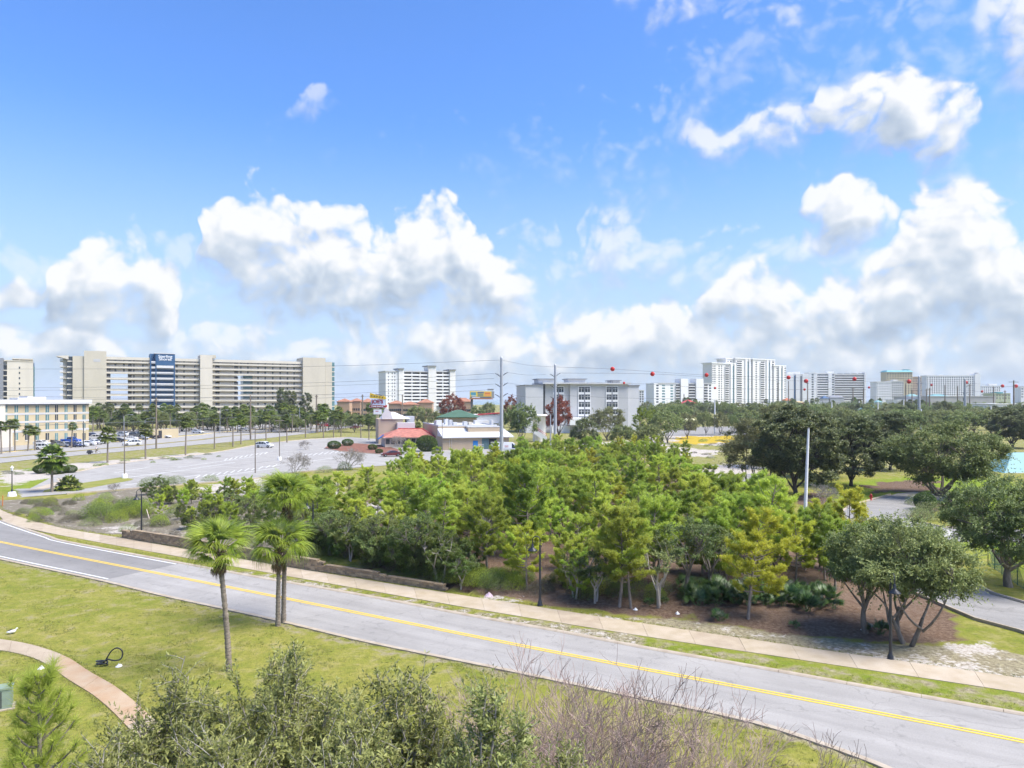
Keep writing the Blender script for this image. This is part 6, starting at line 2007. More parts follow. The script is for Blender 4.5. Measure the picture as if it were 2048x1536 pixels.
# ---- ragged grass: blades on the near lawn and along kerb and sidewalk edges
def grass():
    rng = np.random.RandomState(6)
    lawn = [(a, b) for a, b in NEAR_EDGE] + [(17., 10.), (-40., 10.), (-60., 50.)]
    n = 90000
    d = 15 + 45 * rng.rand(n) ** 1.3
    px = rng.uniform(-60, 2100, n)
    x, y = (px - CX) * d / F, d
    k = in_poly(x, y, lawn) & (wobble(x, y, 1.9) + wobble(y, x, .8) + .5 * wobble(x, y, 4.3) > rng.uniform(-.2, .9, n))   # clumps
    x, y = x[k], y[k]
    for line, w, off in ((NEAR_EDGE, .35, -.35), (FAR_EDGE, .55, .60), (WALK_FAR, .5, .22), (PU, .15, .1), (PL, .15, -.1)):
        l = resample(catmull(line, 6)[:, :2], .03)
        l = offset_line(l, 0)
        t = offset_line(l, off) + rng.normal(size=l.shape) * w * .5
        keep = (np.abs(t[:, 0] / t[:, 1]) < .78) & (rng.rand(len(t)) < .55)
        x, y = np.concatenate([x, t[keep, 0]]), np.concatenate([y, t[keep, 1]])
    path = [tuple(p) for p in catmull(PU, 4)] + [tuple(p) for p in catmull(PL, 4)[::-1]]
    road_ = [tuple(p) for p in near_l] + [tuple(p) for p in far_l[::-1]]
    walk_ = [tuple(p) for p in catmull(WALK_NEAR, 4)] + [tuple(p) for p in catmull(WALK_FAR, 4)[::-1]]
    k = ~(in_poly(x, y, path) | in_poly(x, y, road_) | in_poly(x, y, walk_))
    x, y = x[k], y[k]
    z = elev(x, y)
    m = 6
    C = np.repeat(np.stack([x, y, z], 1), m, 0)
    C[:, :2] += rng.normal(size=(len(C), 2)) * .05
    D = unit(np.stack([rng.normal(size=len(C)) * .7, rng.normal(size=len(C)) * .7, np.ones(len(C))], 1))
    V, T = blades(C, D, rng.uniform(.05, .14, len(C)), rng.uniform(.012, .028, len(C)), rng)
    o = add('grass', np_mesh('grass', V, T, leaf_mat('grass_blades', (.11, .145, .02), (.34, .315, .10), .3, .7, .01, .1)))
    tag(o, 'short grass blades on the foreground lawn and along the kerbs', 'grass', kind='stuff')
grass()

# ================================================================ restaurant, signs, poles, wires, vehicles, people, small things
def prism(f, name, m, pts, front=0.0, thick=.15, parent=None, local=False):
    """flat board cut to an outline measured in pixels, on the plane 'front'"""
    P = pts if local else [(f.u(px, front), f.z(py, px, front)) for px, py in pts]
    b = MB()
    b.face([(x, front, z) for x, z in P]); b.face([(x, front + thick, z) for x, z in reversed(P)])
    n = len(P)
    for i in range(n):
        (x0, z0), (x1, z1) = P[i], P[(i + 1) % n]
        b.face([(x0, front, z0), (x0, front + thick, z0), (x1, front + thick, z1), (x1, front, z1)])
    return b.build(name, m, parent or f.root)

M_PEACH = mat('stucco_peach_pale', (.45, .355, .25), .9, .06, .4, streak=.3)
M_PEACH2 = mat('stucco_peach_pink', (.45, .36, .275), .9, .06, .4, streak=.3)
M_RED = mat('roof_red_metal', (.42, .035, .03), .5, .1, .5)
M_RED_W = mat('roof_red_weathered', (.40, .16, .12), .8, .25, 1.2)
M_SEAM = mat('metal_trim', (.50, .51, .53), .5, .05)
M_STEEL = mat('galvanised_steel', (.40, .42, .45), .55, .10, .4, metal=.3, streak=.3)
M_STEEL_D = mat('weathered_arm', (.10, .10, .11), .6, .1)
M_WOOD = mat('pole_wood', (.20, .165, .13), .95, .2, 2, streak=.2)
M_BLACK = mat('paint_black', (.022, .025, .03), .4, .1, 3, spec=.5)
M_WHITEP = mat('paint_white', (.72, .72, .72), .5, .04, 2)
M_WIRE = mat('wire_grey', (.12, .125, .13), .6, 0)

def restaurant():
    f = Frame('restaurant', 'low peach restaurant with white roofs, blue door and red hipped dining wing', 'building', 886, 186, 1018, 191)
    r = f.root
    W = f.w
    ze = f.z(875, 900)
    zr = 5.35
    f.raw('wall', M_PEACH, 0, W, 0, 7.0, 0, ze)
    f.raw('upper_wall', M_PEACH, .02, W - 1.4, 7.02, 34, 0, 5.9)
    b = MB()
    b.grid([[(-.25, -.7, ze - .12), (W + 1.2, -.7, ze - .12)], [(-.25, -.7, ze + .08), (W + 1.2, -.7, ze + .08)], [(-.25, 7.0, zr), (W + .2, 7.0, zr)]], smooth=False)
    b.face([(-.25, 7.0, zr), (-.25, -.7, ze + .08), (-.25, 7.0, ze + .08)])
    b.build('roof', M_ROOFW, r)
    g = MB().face([(-.003, 0, ze), (-.003, 7.0, ze), (-.003, 7.0, zr - .05)]); g.build('gable', M_PEACH2, r)
    f.raw('gutter', M_SEAM, -.3, W + 1.2, -.82, -.705, ze - .15, ze + .06)
    f.raw('roof_deck', M_ROOFW, .3, W - 1.7, 7.3, 33.7, 5.6, 5.92)
    for a in ((0, .3, 7.03, 34), (W - 1.7, W - 1.4, 7.03, 34), (.3, W - 1.7, 7.03, 7.3)):
        f.raw('parapet', M_SEAM, a[0], a[1], a[2], a[3], 5.9, 6.25)
    f.raw('front_block', M_PEACH, f.u(936, 4), W - 1.35, 3.6, 7.0, 0, 5.7)
    f.raw('front_block_cap', M_SEAM, f.u(936, 4) - .1, W - 1.25, 3.5, 7.02, 5.7, 5.95)
    for (p0, p1, dep, h, m) in ((849, 856, 14, 1.2, M_SEAM), (858, 868, 12, 1.5, M_ROOFW), (872, 884, 16, 1.3, M_ROOFW), (890, 897, 20, 1.6, M_ROOFW), (899, 905, 14, 1.5, M_SEAM), (907, 915, 11, .9, M_GREY_L), (928, 935, 11, 1.1, M_SEAM), (938, 944, 12, .9, M_CREAM2), (950, 978, 24, 1.0, M_ROOFW), (983, 987, 10, 1.5, M_ROOFW)):
        x0, x1 = f.u(p0, dep), f.u(p1, dep)
        if x0 < .4: x0, x1 = x0 + (.4 - x0), max(x1, .4) + 1.5
        f.raw('roof_unit', m, x0, x1, dep, dep + 2.2, 5.93, 5.93 + h)
    f.box('door', mat('door_blue', (.03, .20, .50), .5, .05), 946, 956, 881.5, None, -.05, .1)
    f.box('service_bay', M_DARK, 978, 993, 877, 896, -.03, .1)
    f.box('service_door', mat('door_green_grey', (.10, .17, .18), .7, .1), 964, 977.8, 876.5, None, -.06, .1)
    for p in (898.5, 903): f.box('downpipe', M_CREAM2, p, p + .8, 875.5, None, -.12, .12)
    f.box('step_rail', M_SEAM, 956.5, 967.5, 889, 890, -1.6, .06); f.box('step_rail', M_SEAM, 956.5, 967.5, 892, 893, -1.6, .06); f.box('landing', M_SEAM, 955, 968, 897.5, None, -1.7, 1.6)
    fence = MB()
    for k in range(26): fence.box(f.u(978) + k * .15, f.u(978) + k * .15 + .13, -2.0, -1.94, 0, 2.05)
    fence.build('bin_screen', mat('screen_boards', (.42, .42, .40), .9, .15, 2), r)
    # entrance tower with white hipped roof
    D0 = 30
    tx0, tx1 = f.u(757, D0), f.u(806, D0)
    f.raw('tower_wall', M_PEACH2, tx0, tx1, D0, D0 + 9, 0, f.z(838, 780, D0))
    zt = f.z(838, 780, D0)
    q = MB(); z2 = f.z(824, 795, D0 + 4)
    E = [(tx0 + 1.0, D0 - .4, zt), (tx1 + 2.2, D0 - .4, zt), (tx1 + 2.2, D0 + 9.4, zt), (tx0 + 1.0, D0 + 9.4, zt)]
    T = [(tx0 + 2.5, D0 + 2.5, z2), (tx1 - 2.2, D0 + 2.5, z2), (tx1 - 2.2, D0 + 6, z2), (tx0 + 2.5, D0 + 6, z2)]
    q.grid([E, T], close=True, smooth=False); q.face(T); q.build('tower_roof', M_ROOFW, r)
    prism(f, 'tower_crest', M_ROOFW, [(764, 838), (764, 828), (768, 824), (769, 819), (772, 815.5), (776, 818), (778, 822), (782, 824), (783, 829), (786, 838)], D0 - .35, .3)
    f.raw('side_block', M_GREY_L, f.u(795, 27), f.u(830, 27), 27, 29.9, 0, f.z(845.5, 812, 27))
    f.raw('stair_box', M_SEAM, f.u(813, 31), f.u(829, 31), 31.1, 34.5, 4, f.z(832.5, 820, 31))
    # red hipped dining wing to the left
    D1 = 14
    x0, x1 = f.u(766, D1), f.u(848, 6)
    zE = 2.75
    f.raw('dining_wall', M_CREAM2, x0 + .6, -.3, D1 + .5, 25, 0, zE)
    n = 9
    for k in range(n):
        xx = x0 + .8 + (-.5 - x0 - .8) * k / n
        f.raw('window', M_GLASS, xx, xx + (-.5 - x0) / n * .7, D1 + .42, D1 + .5, .9, 2.3)
    q = MB(); zR = f.z(857, 815, D1 + 8)
    E = [(x0, D1, zE), (-.02, D1 - 3, zE), (-.02, 26, zE), (x0, 26, zE)]
    T = [(x0 + 5.0, D1 + 7, zR), (-2.5, D1 + 5, zR), (-2.5, 21, zR), (x0 + 5.0, 21, zR)]
    q.cur = 1; q.face([E[0], E[1], T[1], T[0]]); q.cur = 0
    q.face([E[1], E[2], T[2], T[1]]); q.face([E[2], E[3], T[3], T[2]]); q.cur = 1; q.face([E[3], E[0], T[0], T[3]]); q.cur = 0; q.face(T)
    q.build('dining_roof', [M_RED, M_RED_W], r)
    s = MB(); s.tube([(-.02, D1 - 3, zE + .05), (-2.5, D1 + 5, zR + .05)], .16, 6); s.tube([(x0 + 5.0, D1 + 7, zR + .05), (-2.5, D1 + 5, zR + .05)], .16, 6); s.build('roof_ridge', M_RED, r)
    f.raw('eave', M_SEAM, x0 - .05, -.5, D1 - .12, D1 - .02, zE - .2, zE)
    aw = MB(); ax = f.u(756, D1)
    aw.face([(ax, D1 - 1, 2.3), (ax + 1.6, D1 - 1, 3.5), (ax + 1.6, D1 + 2, 3.5), (ax, D1 + 2, 2.3)]); aw.face([(ax, D1 - 1, 2.2), (ax, D1 + 2, 2.2), (ax + 1.6, D1 + 2, 3.4), (ax + 1.6, D1 - 1, 3.4)])
    aw.build('awning', mat('awning_blue', (.03, .14, .42), .6, .05), r)
restaurant()

hip_roof('pavilion', 'pavilion with green pyramid roof behind the restaurant', 'building', 872, 955, 819.5, 834, 236, 13, mat('roof_green', (.065, .13, .085), .7, .1, .4), M_PEACH)
f = Frame('motel', 'low white building with red roof edge behind the first steel pole', 'building', 942, 300, 1002, 300)
f.raw('wall', M_BWHITE, 0, f.w, 0, 10, 0, f.z(829, 970)); prism(f, 'roof_edge', mat('trim_red', (.42, .03, .04), .6, .1), [(941, 830), (1002, 825.5), (1002, 827), (941, 831.5)], -.4, 10.8)
for k in range(5): f.raw('door', M_DARK, f.w * (.1 + .18 * k), f.w * (.1 + .18 * k) + 1.1, -.05, .03, 0, 2.3)
f.raw('canopy', M_GREY_L, 2, f.w - 1, -2.2, -.05, 3.0, 3.25)

def crab_sign():
    f = Frame('pole_sign', "tall restaurant pole sign with yellow arrow above JOE'S panel", 'sign', 738, 222, 774, 222)
    r = f.root
    f.box('post', mat('post_cream', (.55, .47, .26), .7, .05), 753, 757, 800, None, .1, .6)
    prism(f, 'arrow_board', mat('sign_yellow', (.62, .42, .02), .5, .05), [(740, 786), (765.5, 793), (765.8, 790.2), (773, 796.3), (768.5, 799.5), (767.3, 798.2), (739.2, 796)], -.25, .45)
    prism(f, 'arrow_dark_board', M_DARK, [(751, 787.2), (763.5, 790.4), (763.4, 791.2), (750.8, 788.4)], -.1, .2)  # narrow dark board along the arrow's upper edge
    for k in range(5):
        px, py = 743.5 + k * 5.4, 791.6 + k * .85
        o = MB().lathe([(.001, -.06), (.20, -.06), (.20, .06), (.001, .06)], 8, axis='y').build('bulb', M_DARK, r, (f.u(px, -.25), -.28, f.z(py, px, -.25)))
    f.box('name_panel', mat('sign_pale_blue', (.50, .62, .75), .5, .04), 741.8, 769, 798.3, 810.3, -.2, .4)
    me = text_mesh("JOE'S", 1.62, mat('letters_maroon', (.26, .03, .03), .5, .03), .05, 'CENTER', .05)
    o = add('lettering', me, r, (f.u(754.8, -.2), -.26, f.z(803.4, 755, -.2)), (rad(90), 0, 0), (1.0, 1, 1)); o['label'] = "maroon letters reading JOE'S"
    oval = [(745 + 0, 0)] * 0
    pts = []
    for k in range(24):
        a = 2 * math.pi * k / 24
        pts.append((754.5 + 16 * math.copysign(abs(math.cos(a)) ** .55, math.cos(a)), 812.9 + 2.9 * math.copysign(abs(math.sin(a)) ** .7, math.sin(a))))
    prism(f, 'oval_rim', M_WHITEP, [(754.5 + (x - 754.5) * 1.035, 812.9 + (y - 812.9) * 1.18) for x, y in pts], -.22, .35)
    prism(f, 'oval_panel', mat('sign_maroon', (.22, .02, .025), .5, .03), pts, -.28, .05)
    me = text_mesh('CRAB SHACK', .60, M_WHITEP, .03, 'CENTER', .015)
    o = add('lettering', me, r, (f.u(754.5, -.3), -.31, f.z(812.9, 754, -.3)), (rad(90), 0, 0), (1.06, 1, 1)); o['label'] = 'white letters reading CRAB SHACK'
    prism(f, 'crab_claw', mat('sign_red', (.45, .03, .03), .5, .03), [(770, 811.5), (772.3, 809.5), (774.5, 810.5), (773, 812), (774.6, 813.2), (772, 815.2), (770, 814.5)], -.24, .2)
    f.box('message_board', M_WHITEP, 747, 763, 819, 828.7, -.15, .35)
    f.box('message_strip', mat('strip_red', (.45, .10, .08), .6, .03), 751, 757, 822, 823.2, -.17, .02)
crab_sign()

def billboard():
    f = Frame('billboard', 'roadside billboard with yellow and orange panel on a single dark post', 'billboard', 940, 400, 989, 404)
    r = f.root
    f.box('post', M_STEEL_D, 942, 946, 798, None, .6, 1.0)
    f.box('panel', mat('ad_yellow', (.60, .45, .06), .6, .05), 940, 983, 782.5, 797, 0, .6)
    f.box('panel_side', M_GREY_D, 983.2, 988.5, 782.5, 796.5, .1, 2.2)
    f.box('catwalk', mat('catwalk_rust', (.30, .09, .06), .8, .1), 939.5, 986, 797, 798.6, -.7, 1.6)
    for (a, b, t, bt, c, n) in ((941.5, 952, 784.5, 790, (.06, .25, .35), 'a'), (943, 952, 790.3, 793, (.35, .45, .45), 'b'), (955, 968, 783.5, 786.5, (.10, .13, .20), 'c'), (955.5, 967, 787, 792.5, (.20, .24, .15), 'd'), (969, 981.5, 784.5, 792, (.66, .28, .06), 'e'), (970, 980, 785.5, 787, (.40, .08, .05), 'f'), (941, 982.5, 793.2, 796.5, (.12, .13, .15), 'g'), (944, 960, 794, 795.8, (.55, .55, .55), 'h')):
        fr = -.06 if n not in 'fh' else -.10
        f.box('printed_patch', mat('ad_' + n, c, .6, .05), a, b, t, bt, fr, .05)
    f.box('top_sign', M_GREY_D, 975, 987, 777.5, 781, .4, .2)
billboard()

# ---------------------------------------------------------------- steel transmission poles, wires and marker balls
def steel_pole(px, top, D, label, arms, r0=.47, r1=.31, sides_=1):
    x = (px - CX) * D / F
    h = CH - (top - HZ) * D / F
    o = empty('transmission_pole', (x, D, 0), 0, label, 'pole')
    n = 10
    b = MB(); b.tube([(0, 0, -.2 + (h + .2) * k / n) for k in range(n + 1)], [r0 + (r1 - r0) * k / n for k in range(n + 1)], 12); b.lathe([(r1, h), (r1 * .7, h + .35), (.03, h + .5)], 12)
    b.build('shaft', M_STEEL, o)
    for k in range(1, 4):
        MB().lathe([(r0 + (r1 - r0) * k / 4 + .03, h * k / 4 - .25), (r0 + (r1 - r0) * k / 4 + .03, h * k / 4 + .25)], 12).build('collar', M_STEEL, o)
    for (y, side) in arms:
        z = CH - (y - HZ) * D / F
        q = MB(); q.tube([(side * r1, 0, z - .45), (side * 1.5, 0, z + .30)], [.10, .06], 6)
        q.build('arm', M_STEEL_D, o)
        q = MB()
        for j in range(6): q.lathe([(.02, -j * .16), (.13, -j * .16 - .05), (.02, -j * .16 - .1)], 8)
        q.build('insulator', M_STEEL_D, o, (side * 1.5, 0, z + .26), (0, side * rad(70), 0))
    return o
steel_pole(1003, 716.5, 166.7, 'thick galvanised steel transmission pole, the taller one left of the grey hotel', ((747, 1), (768, 1), (789, 1), (749, -1), (770, -1), (791, -1)))
steel_pole(1110.5, 731, 201, 'galvanised steel transmission pole standing before the grey hotel', ((748, 1), (770, 1), (794, 1), (750, -1), (772, -1), (795, -1)), .50, .33)
steel_pole(1838, 753.5, 337, 'steel transmission pole before the tan tower, left of the right-hand two', ((767, 1), (767, -1), (781, 1), (781, -1)), .80, .45)
steel_pole(1930, 758.5, 385, 'steel transmission pole before the gridded hotel, right of the right-hand two', ((773, 1), (786, 1), (786, -1)), .80, .45)

def wire(pts, label, r=.035, cat='power line', group=None):
    """pts: (px, py, D)"""
    W = catmull([tuple(at(*p)) for p in pts], 8)
    o = W[0].copy()
    b = MB(); b.tube([Vector(p - o) for p in W], r, 4, True)
    w = b.build('overhead_wire', M_WIRE, None, tuple(o))
    return tag(w, label, cat, group)
for i, (ya, y7, y3, y0) in enumerate(((720, 731, 737, 738), (747, 763, 772, 776), (757, 770, 778, 781), (768, 787, 797, 800), (779, 794, 803, 806))):
    wire([(1000 if i == 0 else 988, ya, 166.7), (700, y7, 178), (350, y3, 188), (0, y0, 196), (-60, y0 - 1, 198)], ('topmost', 'second', 'third', 'fourth', 'lowest')[i] + ' power line running left from the taller steel pole', .03)
for i, (ya, yb) in enumerate(((720, 734), (745, 749), (766, 771), (788, 794))):
    wire([(1003 if not i else 1015, ya, 166.7), (1055, (ya + yb) / 2 + 3, 183), (1110 if not i else 1092, yb, 201)], ('topmost', 'second', 'third', 'lowest')[i] + ' short power line between the two centre steel poles', .03)
BX, BY, CX2, CY2 = (1110.5 - CX) * 201 / F, 201., (1838 - CX) * 337 / F, 337.
def Dline(px):
    k = (px - CX) / F
    t = (k * BY - BX) / ((CX2 - BX) - k * (CY2 - BY))
    return BY + t * (CY2 - BY)
T1 = [(1110, 734), (1225, 738), (1413, 750), (1577, 755), (1709, 758), (1838, 757)]
T2 = [(1122, 746), (1305, 748), (1470, 757), (1612, 762), (1818, 763), (1838, 766)]
T3 = [(1122, 768), (1248, 766), (1430, 776), (1609, 779), (1738, 775), (1838, 780)]
T4 = [(1122, 791), (1300, 797), (1600, 798), (1838, 790)]
for t, lab in ((T1, 'topmost'), (T2, 'upper middle'), (T3, 'lower middle'), (T4, 'lowest')):
    wire([(px, py, Dline(px)) for px, py in t], lab + ' power line sagging right from the steel pole by the grey hotel', .04)
T5 = [(1838, 757), (1932, 765), (2005, 772), (2120, 776)]; T6 = [(1838, 766), (1863, 770), (1964, 783), (2032, 772), (2120, 780)]
wire([(px, py, 337 + (px - 1838) * .52) for px, py in T5], 'upper power line beyond the tan tower pole at far right', .05)
wire([(px, py, 337 + (px - 1838) * .52) for px, py in T6], 'lower power line beyond the tan tower pole at far right', .05)
M_BALL = mat('marker_red', (.50, .02, .015), .45, .05, .5)
ball_me = MB().lathe([(.001, -1)] + [(math.cos(a), math.sin(a)) for a in [rad(-75 + 15 * k) for k in range(11)]] + [(.001, 1)], 18).mesh('marker_ball', M_BALL)
band_me = MB().lathe([(1.0, -.04), (1.03, -.04), (1.03, .04), (1.0, .04)], 18).mesh('marker_seam', mat('marker_seam', (.20, .012, .01), .6, 0))
for (px, py, d, lab) in ((1225, 738, 9, 'red marker ball highest above the grey hotel'), (1305, 748, 9, 'red marker ball right of the grey hotel roof, above the white block'), (1413, 750, 8, 'red marker ball just left of the tall stepped high-rise'), (1248, 766, 5, 'small red marker ball against the grey hotel roof edge'), (1430, 776, 5, 'small red marker ball at the left foot of the stepped high-rise'), (1577, 755, 8, 'red marker ball at the right edge of the stepped high-rise'), (1612, 762, 8.5, 'red marker ball before the white curved tower'), (1609, 779, 5, 'small red marker ball below the curved tower ball'), (1709, 758, 8, 'red marker ball before the striped block right wing'), (1738, 775, 4.5, 'small red marker ball right of the striped block'), (1818, 763, 8.5, 'red marker ball before the tan tower'), (1863, 770, 4.5, 'small red marker ball left of the gridded hotel windows'), (1932, 765, 7, 'red marker ball beside the right-hand steel pole top'), (1964, 783, 4.5, 'small dim red marker ball right of the gridded hotel'), (2005, 772, 6.5, 'red marker ball left of the far right crossarm pole'), (2032, 772, 7, 'red marker ball right of the far right crossarm pole')):
    D = Dline(px) if px < 1838 else 337 + (px - 1838) * .52
    R = d * D / F / 2
    o = empty('marker_ball', at(px, py, D), 0, lab, 'marker ball', 'red marker balls on the power lines')
    o.scale = (R, R, R)
    add('shell', ball_me, o); add('seam', band_me, o)

def plain_pole(px, top, base, w, D, label, m, cross=0.0, cat='pole', group=None, head=None, lean=0.0):
    x = (px - CX) * D / F
    z1 = CH - (top - HZ) * D / F
    z0 = 0.0 if base is None else max(0.0, CH - (base - HZ) * D / F - 4)
    r = w * D / F / 2
    o = empty('utility_pole' if m is M_WOOD else 'post', (x, D, 0), 0, label, cat, group)
    b = MB(); b.tube([(0, 0, -.2), (lean * .5, 0, z1 / 2), (lean, 0, z1)], [r * 1.15, r, r * .8], 8); b.build('shaft', m, o)
    if cross:
        c = cross * D / F / 2
        q = MB().box(-c, c, -.08, .08, z1 - 1.0, z1 - .78)
        q.build('crossarm', m, o)
        for s in (-.9, -.35, .35, .9):
            MB().lathe([(.03, 0), (.07, .08), (.05, .22), (.001, .26)], 8).build('insulator', M_STEEL_D, o, (s * c, 0, z1 - .78))
    return o
for (px, top, D, cr, lab) in ((312.5, 795, 191.7, 9, 'wooden utility pole on the verge, nearest one, with crossarm'), (501, 790.5, 233.8, 7, 'wooden utility pole above the white car on the verge'), (633, 789, 280, 6, 'wooden utility pole beside the stop sign'), (725, 789, 335, 5, 'wooden utility pole left of the arrow sign'), (805, 789, 410, 4, 'wooden utility pole before the white block end wall'),
                              (1706, 774.5, 520, 9, 'thin brown pole below the striped block, left'), (1727, 777, 500, 9, 'thin brown pole below the striped block, right'), (1577, 762, 560, 0, 'thin pole beneath the ball at the stepped high-rise'), (1615, 764, 480, 6, 'dark pole beneath the curved tower ball'), (1556, 765, 600, 6, 'grey pole before the stepped high-rise right part'), (1811, 768, 500, 0, 'thin pole left of the tan-tower steel pole'), (1824, 779, 480, 6, 'pole with crossarm just left of the tan-tower steel pole'), (1853, 778, 430, 7, 'left pole of the double pole right of the tan tower'), (1859, 776, 420, 9, 'right pole of the double pole right of the tan tower'), (1890, 770, 520, 4, 'pole before the gridded hotel, left'), (1915, 772, 540, 4, 'pole before the gridded hotel, middle'), (1939.5, 768, 470, 10, 'pole with crossarm right of the gridded-hotel steel pole'), (1987, 773, 480, 5, 'pole left of the lime building'), (2010, 781, 470, 6, 'pole with short arm right of the lime building'), (2027.5, 761, 400, 20, 'pole with broad crossarm at the far right'), (1368, 788, 560, 0, 'thin pole left of the red-roofed building')):
    plain_pole(px, top, None, 2.2 if D > 400 else 3.0, D, lab, M_WOOD, cr, 'utility pole')
for (px, top, D, w, lab) in ((1429.5, 800, 272, 3.0, 'white floodlight-free post in the far car park'), (1536, 800.5, 360, 2.6, 'white post, left of the close pair before the trees'), (1540, 801, 360, 2.6, 'white post, right of the close pair before the trees'), (1619, 801, 400, 2.6, 'white post right of the close pair, behind magnolia tops'), (1641.5, 801.5, 395, 2.4, 'white post above the large magnolia'), (1663.5, 803, 330, 3.0, 'white post right above the large magnolia'), (1718.5, 801.5, 400, 2.6, 'white post left of the teal pavilion'), (1756, 803, 330, 2.8, 'white post before the teal pavilion'), (1807.5, 800.5, 420, 2.4, 'white post right of the teal pavilion'), (1982, 812, 330, 3.0, 'short white post above the far right dark oak'), (1842, 818, 300, 4.2, 'stubby white post beside the tan-tower steel pole')):
    plain_pole(px, top, None, w, D, lab, M_WHITEP, 0, 'post')
g = gp(1610, 1031); o = empty('white_pole', g, 0, 'tall plain white pole on the grass island by the drive', 'pole')
hp = at(1617, 856, g.y); b = MB(); b.tube([(0, 0, -.2), ((hp.x - g.x) * .5, 0, (hp.z - g.z) * .5), (hp.x - g.x, 0, hp.z - g.z)], [.21, .165, .115], 14); b.build('shaft', M_WHITEP, o)
MB().lathe([(.16, 0), (.17, .03), (.05, .10)], 12).build('cap', M_STEEL_D, o, (hp.x - g.x, 0, hp.z - g.z - .03)); MB().lathe([(.32, -.05), (.32, .05), (.22, .12)], 14).build('base_plate', M_WHITEP, o)
# telecom cable slung along the wooden poles
wire([(-40, 857, 150), (0, 853, 155), (312, 842.5, 191.7), (501, 833.5, 233.8), (633, 827, 280), (725, 822, 335), (805, 817, 410), (915, 809, 520)], 'thick pale telephone cable slung along the wooden poles', .06, 'cable')
wire([(-40, 790, 150), (0, 791, 155), (312, 797, 191.7), (501, 792, 233.8), (633, 790, 280), (725, 790, 335), (805, 790, 410)], 'thin power line along the wooden pole tops', .03)
wire([(1397, 803, 300), (1429, 802, 272), (1536, 803.5, 360), (1663, 805, 330), (1756, 806, 330)], 'pale cable linking the white posts', .05, 'cable')

# ---------------------------------------------------------------- street lamps
def gooseneck(px, py, h, ang, label, head_up=0.0):
    g = gp(px, py)
    o = empty('street_lamp', g, ang, label, 'street lamp', 'black gooseneck lamps along the sidewalk')
    MB().lathe([(.19, -.05), (.19, .06), (.15, .12), (.15, .24), (.10, .32), (.085, .5)], 14).build('base', M_BLACK, o)
    MB().tube([(0, 0, .2), (0, 0, h * .55), (0, 0, h - .55)], [.085, .07, .058], 12).build('pole', M_BLACK, o)
    MB().lathe([(.075, -.05), (.075, .05)], 12).build('collar', M_BLACK, o, (0, 0, h - .95))
    R = .24
    pts = [(0, 0, h - .6), (0, 0, h - R)] + [(R - R * math.cos(t), 0, h - R + R * math.sin(t)) for t in [math.pi * k / 10 for k in range(1, 11)]] + [(2 * R, 0, h - R - .28)]
    MB().tube([(-x, y, z) for x, y, z in pts], .030, 8).build('gooseneck', M_BLACK, o)
    sh = MB().lathe([(.045, .02), (.075, -.04), (.085, -.18), (.11, -.25), (.30, -.40), (.31, -.44), (.29, -.44), (.10, -.28), (.02, -.26)], 20)
    sh.build('shade', M_BLACK, o, (-2 * R, 0, h - R - .26))
    MB().lathe([(.001, -.47), (.07, -.43), (.09, -.36), (.06, -.27)], 12).build('lamp_glass', mat('lamp_glass', (.55, .55, .52), .3, 0), o, (-2 * R, 0, h - R - .26))
    return o
gooseneck(1080, 1211, 4.5, 0.0, 'black gooseneck lamp by the sidewalk below the middle of the pine stand')
gooseneck(283, 1064, 4.75, 0.0, 'black gooseneck lamp behind the left end of the retaining wall')
gooseneck(626, 1120, 4.6, 0.0, 'black gooseneck lamp half hidden behind the fan palm crowns')
gooseneck(1781, 1321, 4.55, rad(84), 'black gooseneck lamp at right before the live oaks, shade facing the viewer')
def lantern(px, py, h, label):
    g = gp(px, py); o = empty('lantern_lamp', g, 0, label, 'street lamp')
    MB().lathe([(.62, -.1), (.50, .25), (.45, .55), (.2, .6)], 14).build('footing', M_WHITEP, o)
    MB().lathe([(.16, .5), (.13, .8), (.07, .95), (.055, h - .75), (.12, h - .72)], 12).build('pole', M_BLACK, o)
    MB().lathe([(.12, h - .72), (.20, h - .35), (.22, h - .3)], 6, smooth=False).build('lantern_glass', M_WHITEP, o)
    MB().lathe([(.25, h - .3), (.10, h - .12), (.03, h)], 6, smooth=False).build('lantern_cap', M_WHITEP, o)
lantern(24, 992, 4.2, 'white-topped lantern lamp on a white footing by the entrance drive')
def lot_light(px, py, top, label, heads=2, foot=True):
    g = gp(px, py); D = g.y; h = CH - (top - HZ) * D / F
    o = empty('car_park_light', g, .3, label, 'light pole')
    if foot: MB().lathe([(.42, -.1), (.42, .75), (.36, .8)], 14).build('footing', M_WHITEP, o)
    MB().tube([(0, 0, .1), (0, 0, h)], [.10, .07], 8).build('pole', mat('pole_bronze', (.17, .145, .12), .6, .1), o)
    for s in (-1, 1)[:heads]:
        MB().box(s * .12 if s > 0 else -.95, .95 if s > 0 else -.12, -.18, .18, h - .12, h + .06).build('lamp_head', MATS['pole_bronze'], o)
lot_light(249, 957, 860, 'bronze car park light on a white round footing near the entrance')
lot_light(559, 921, 840.5, 'bronze twin-head car park light near the white car')
lot_light(510.5, 947, 856, 'bronze car park light without footing at the lot edge', 1, False)
lot_light(884.5, 912, 837, 'bronze twin-head light beside the restaurant wall', 2, False)
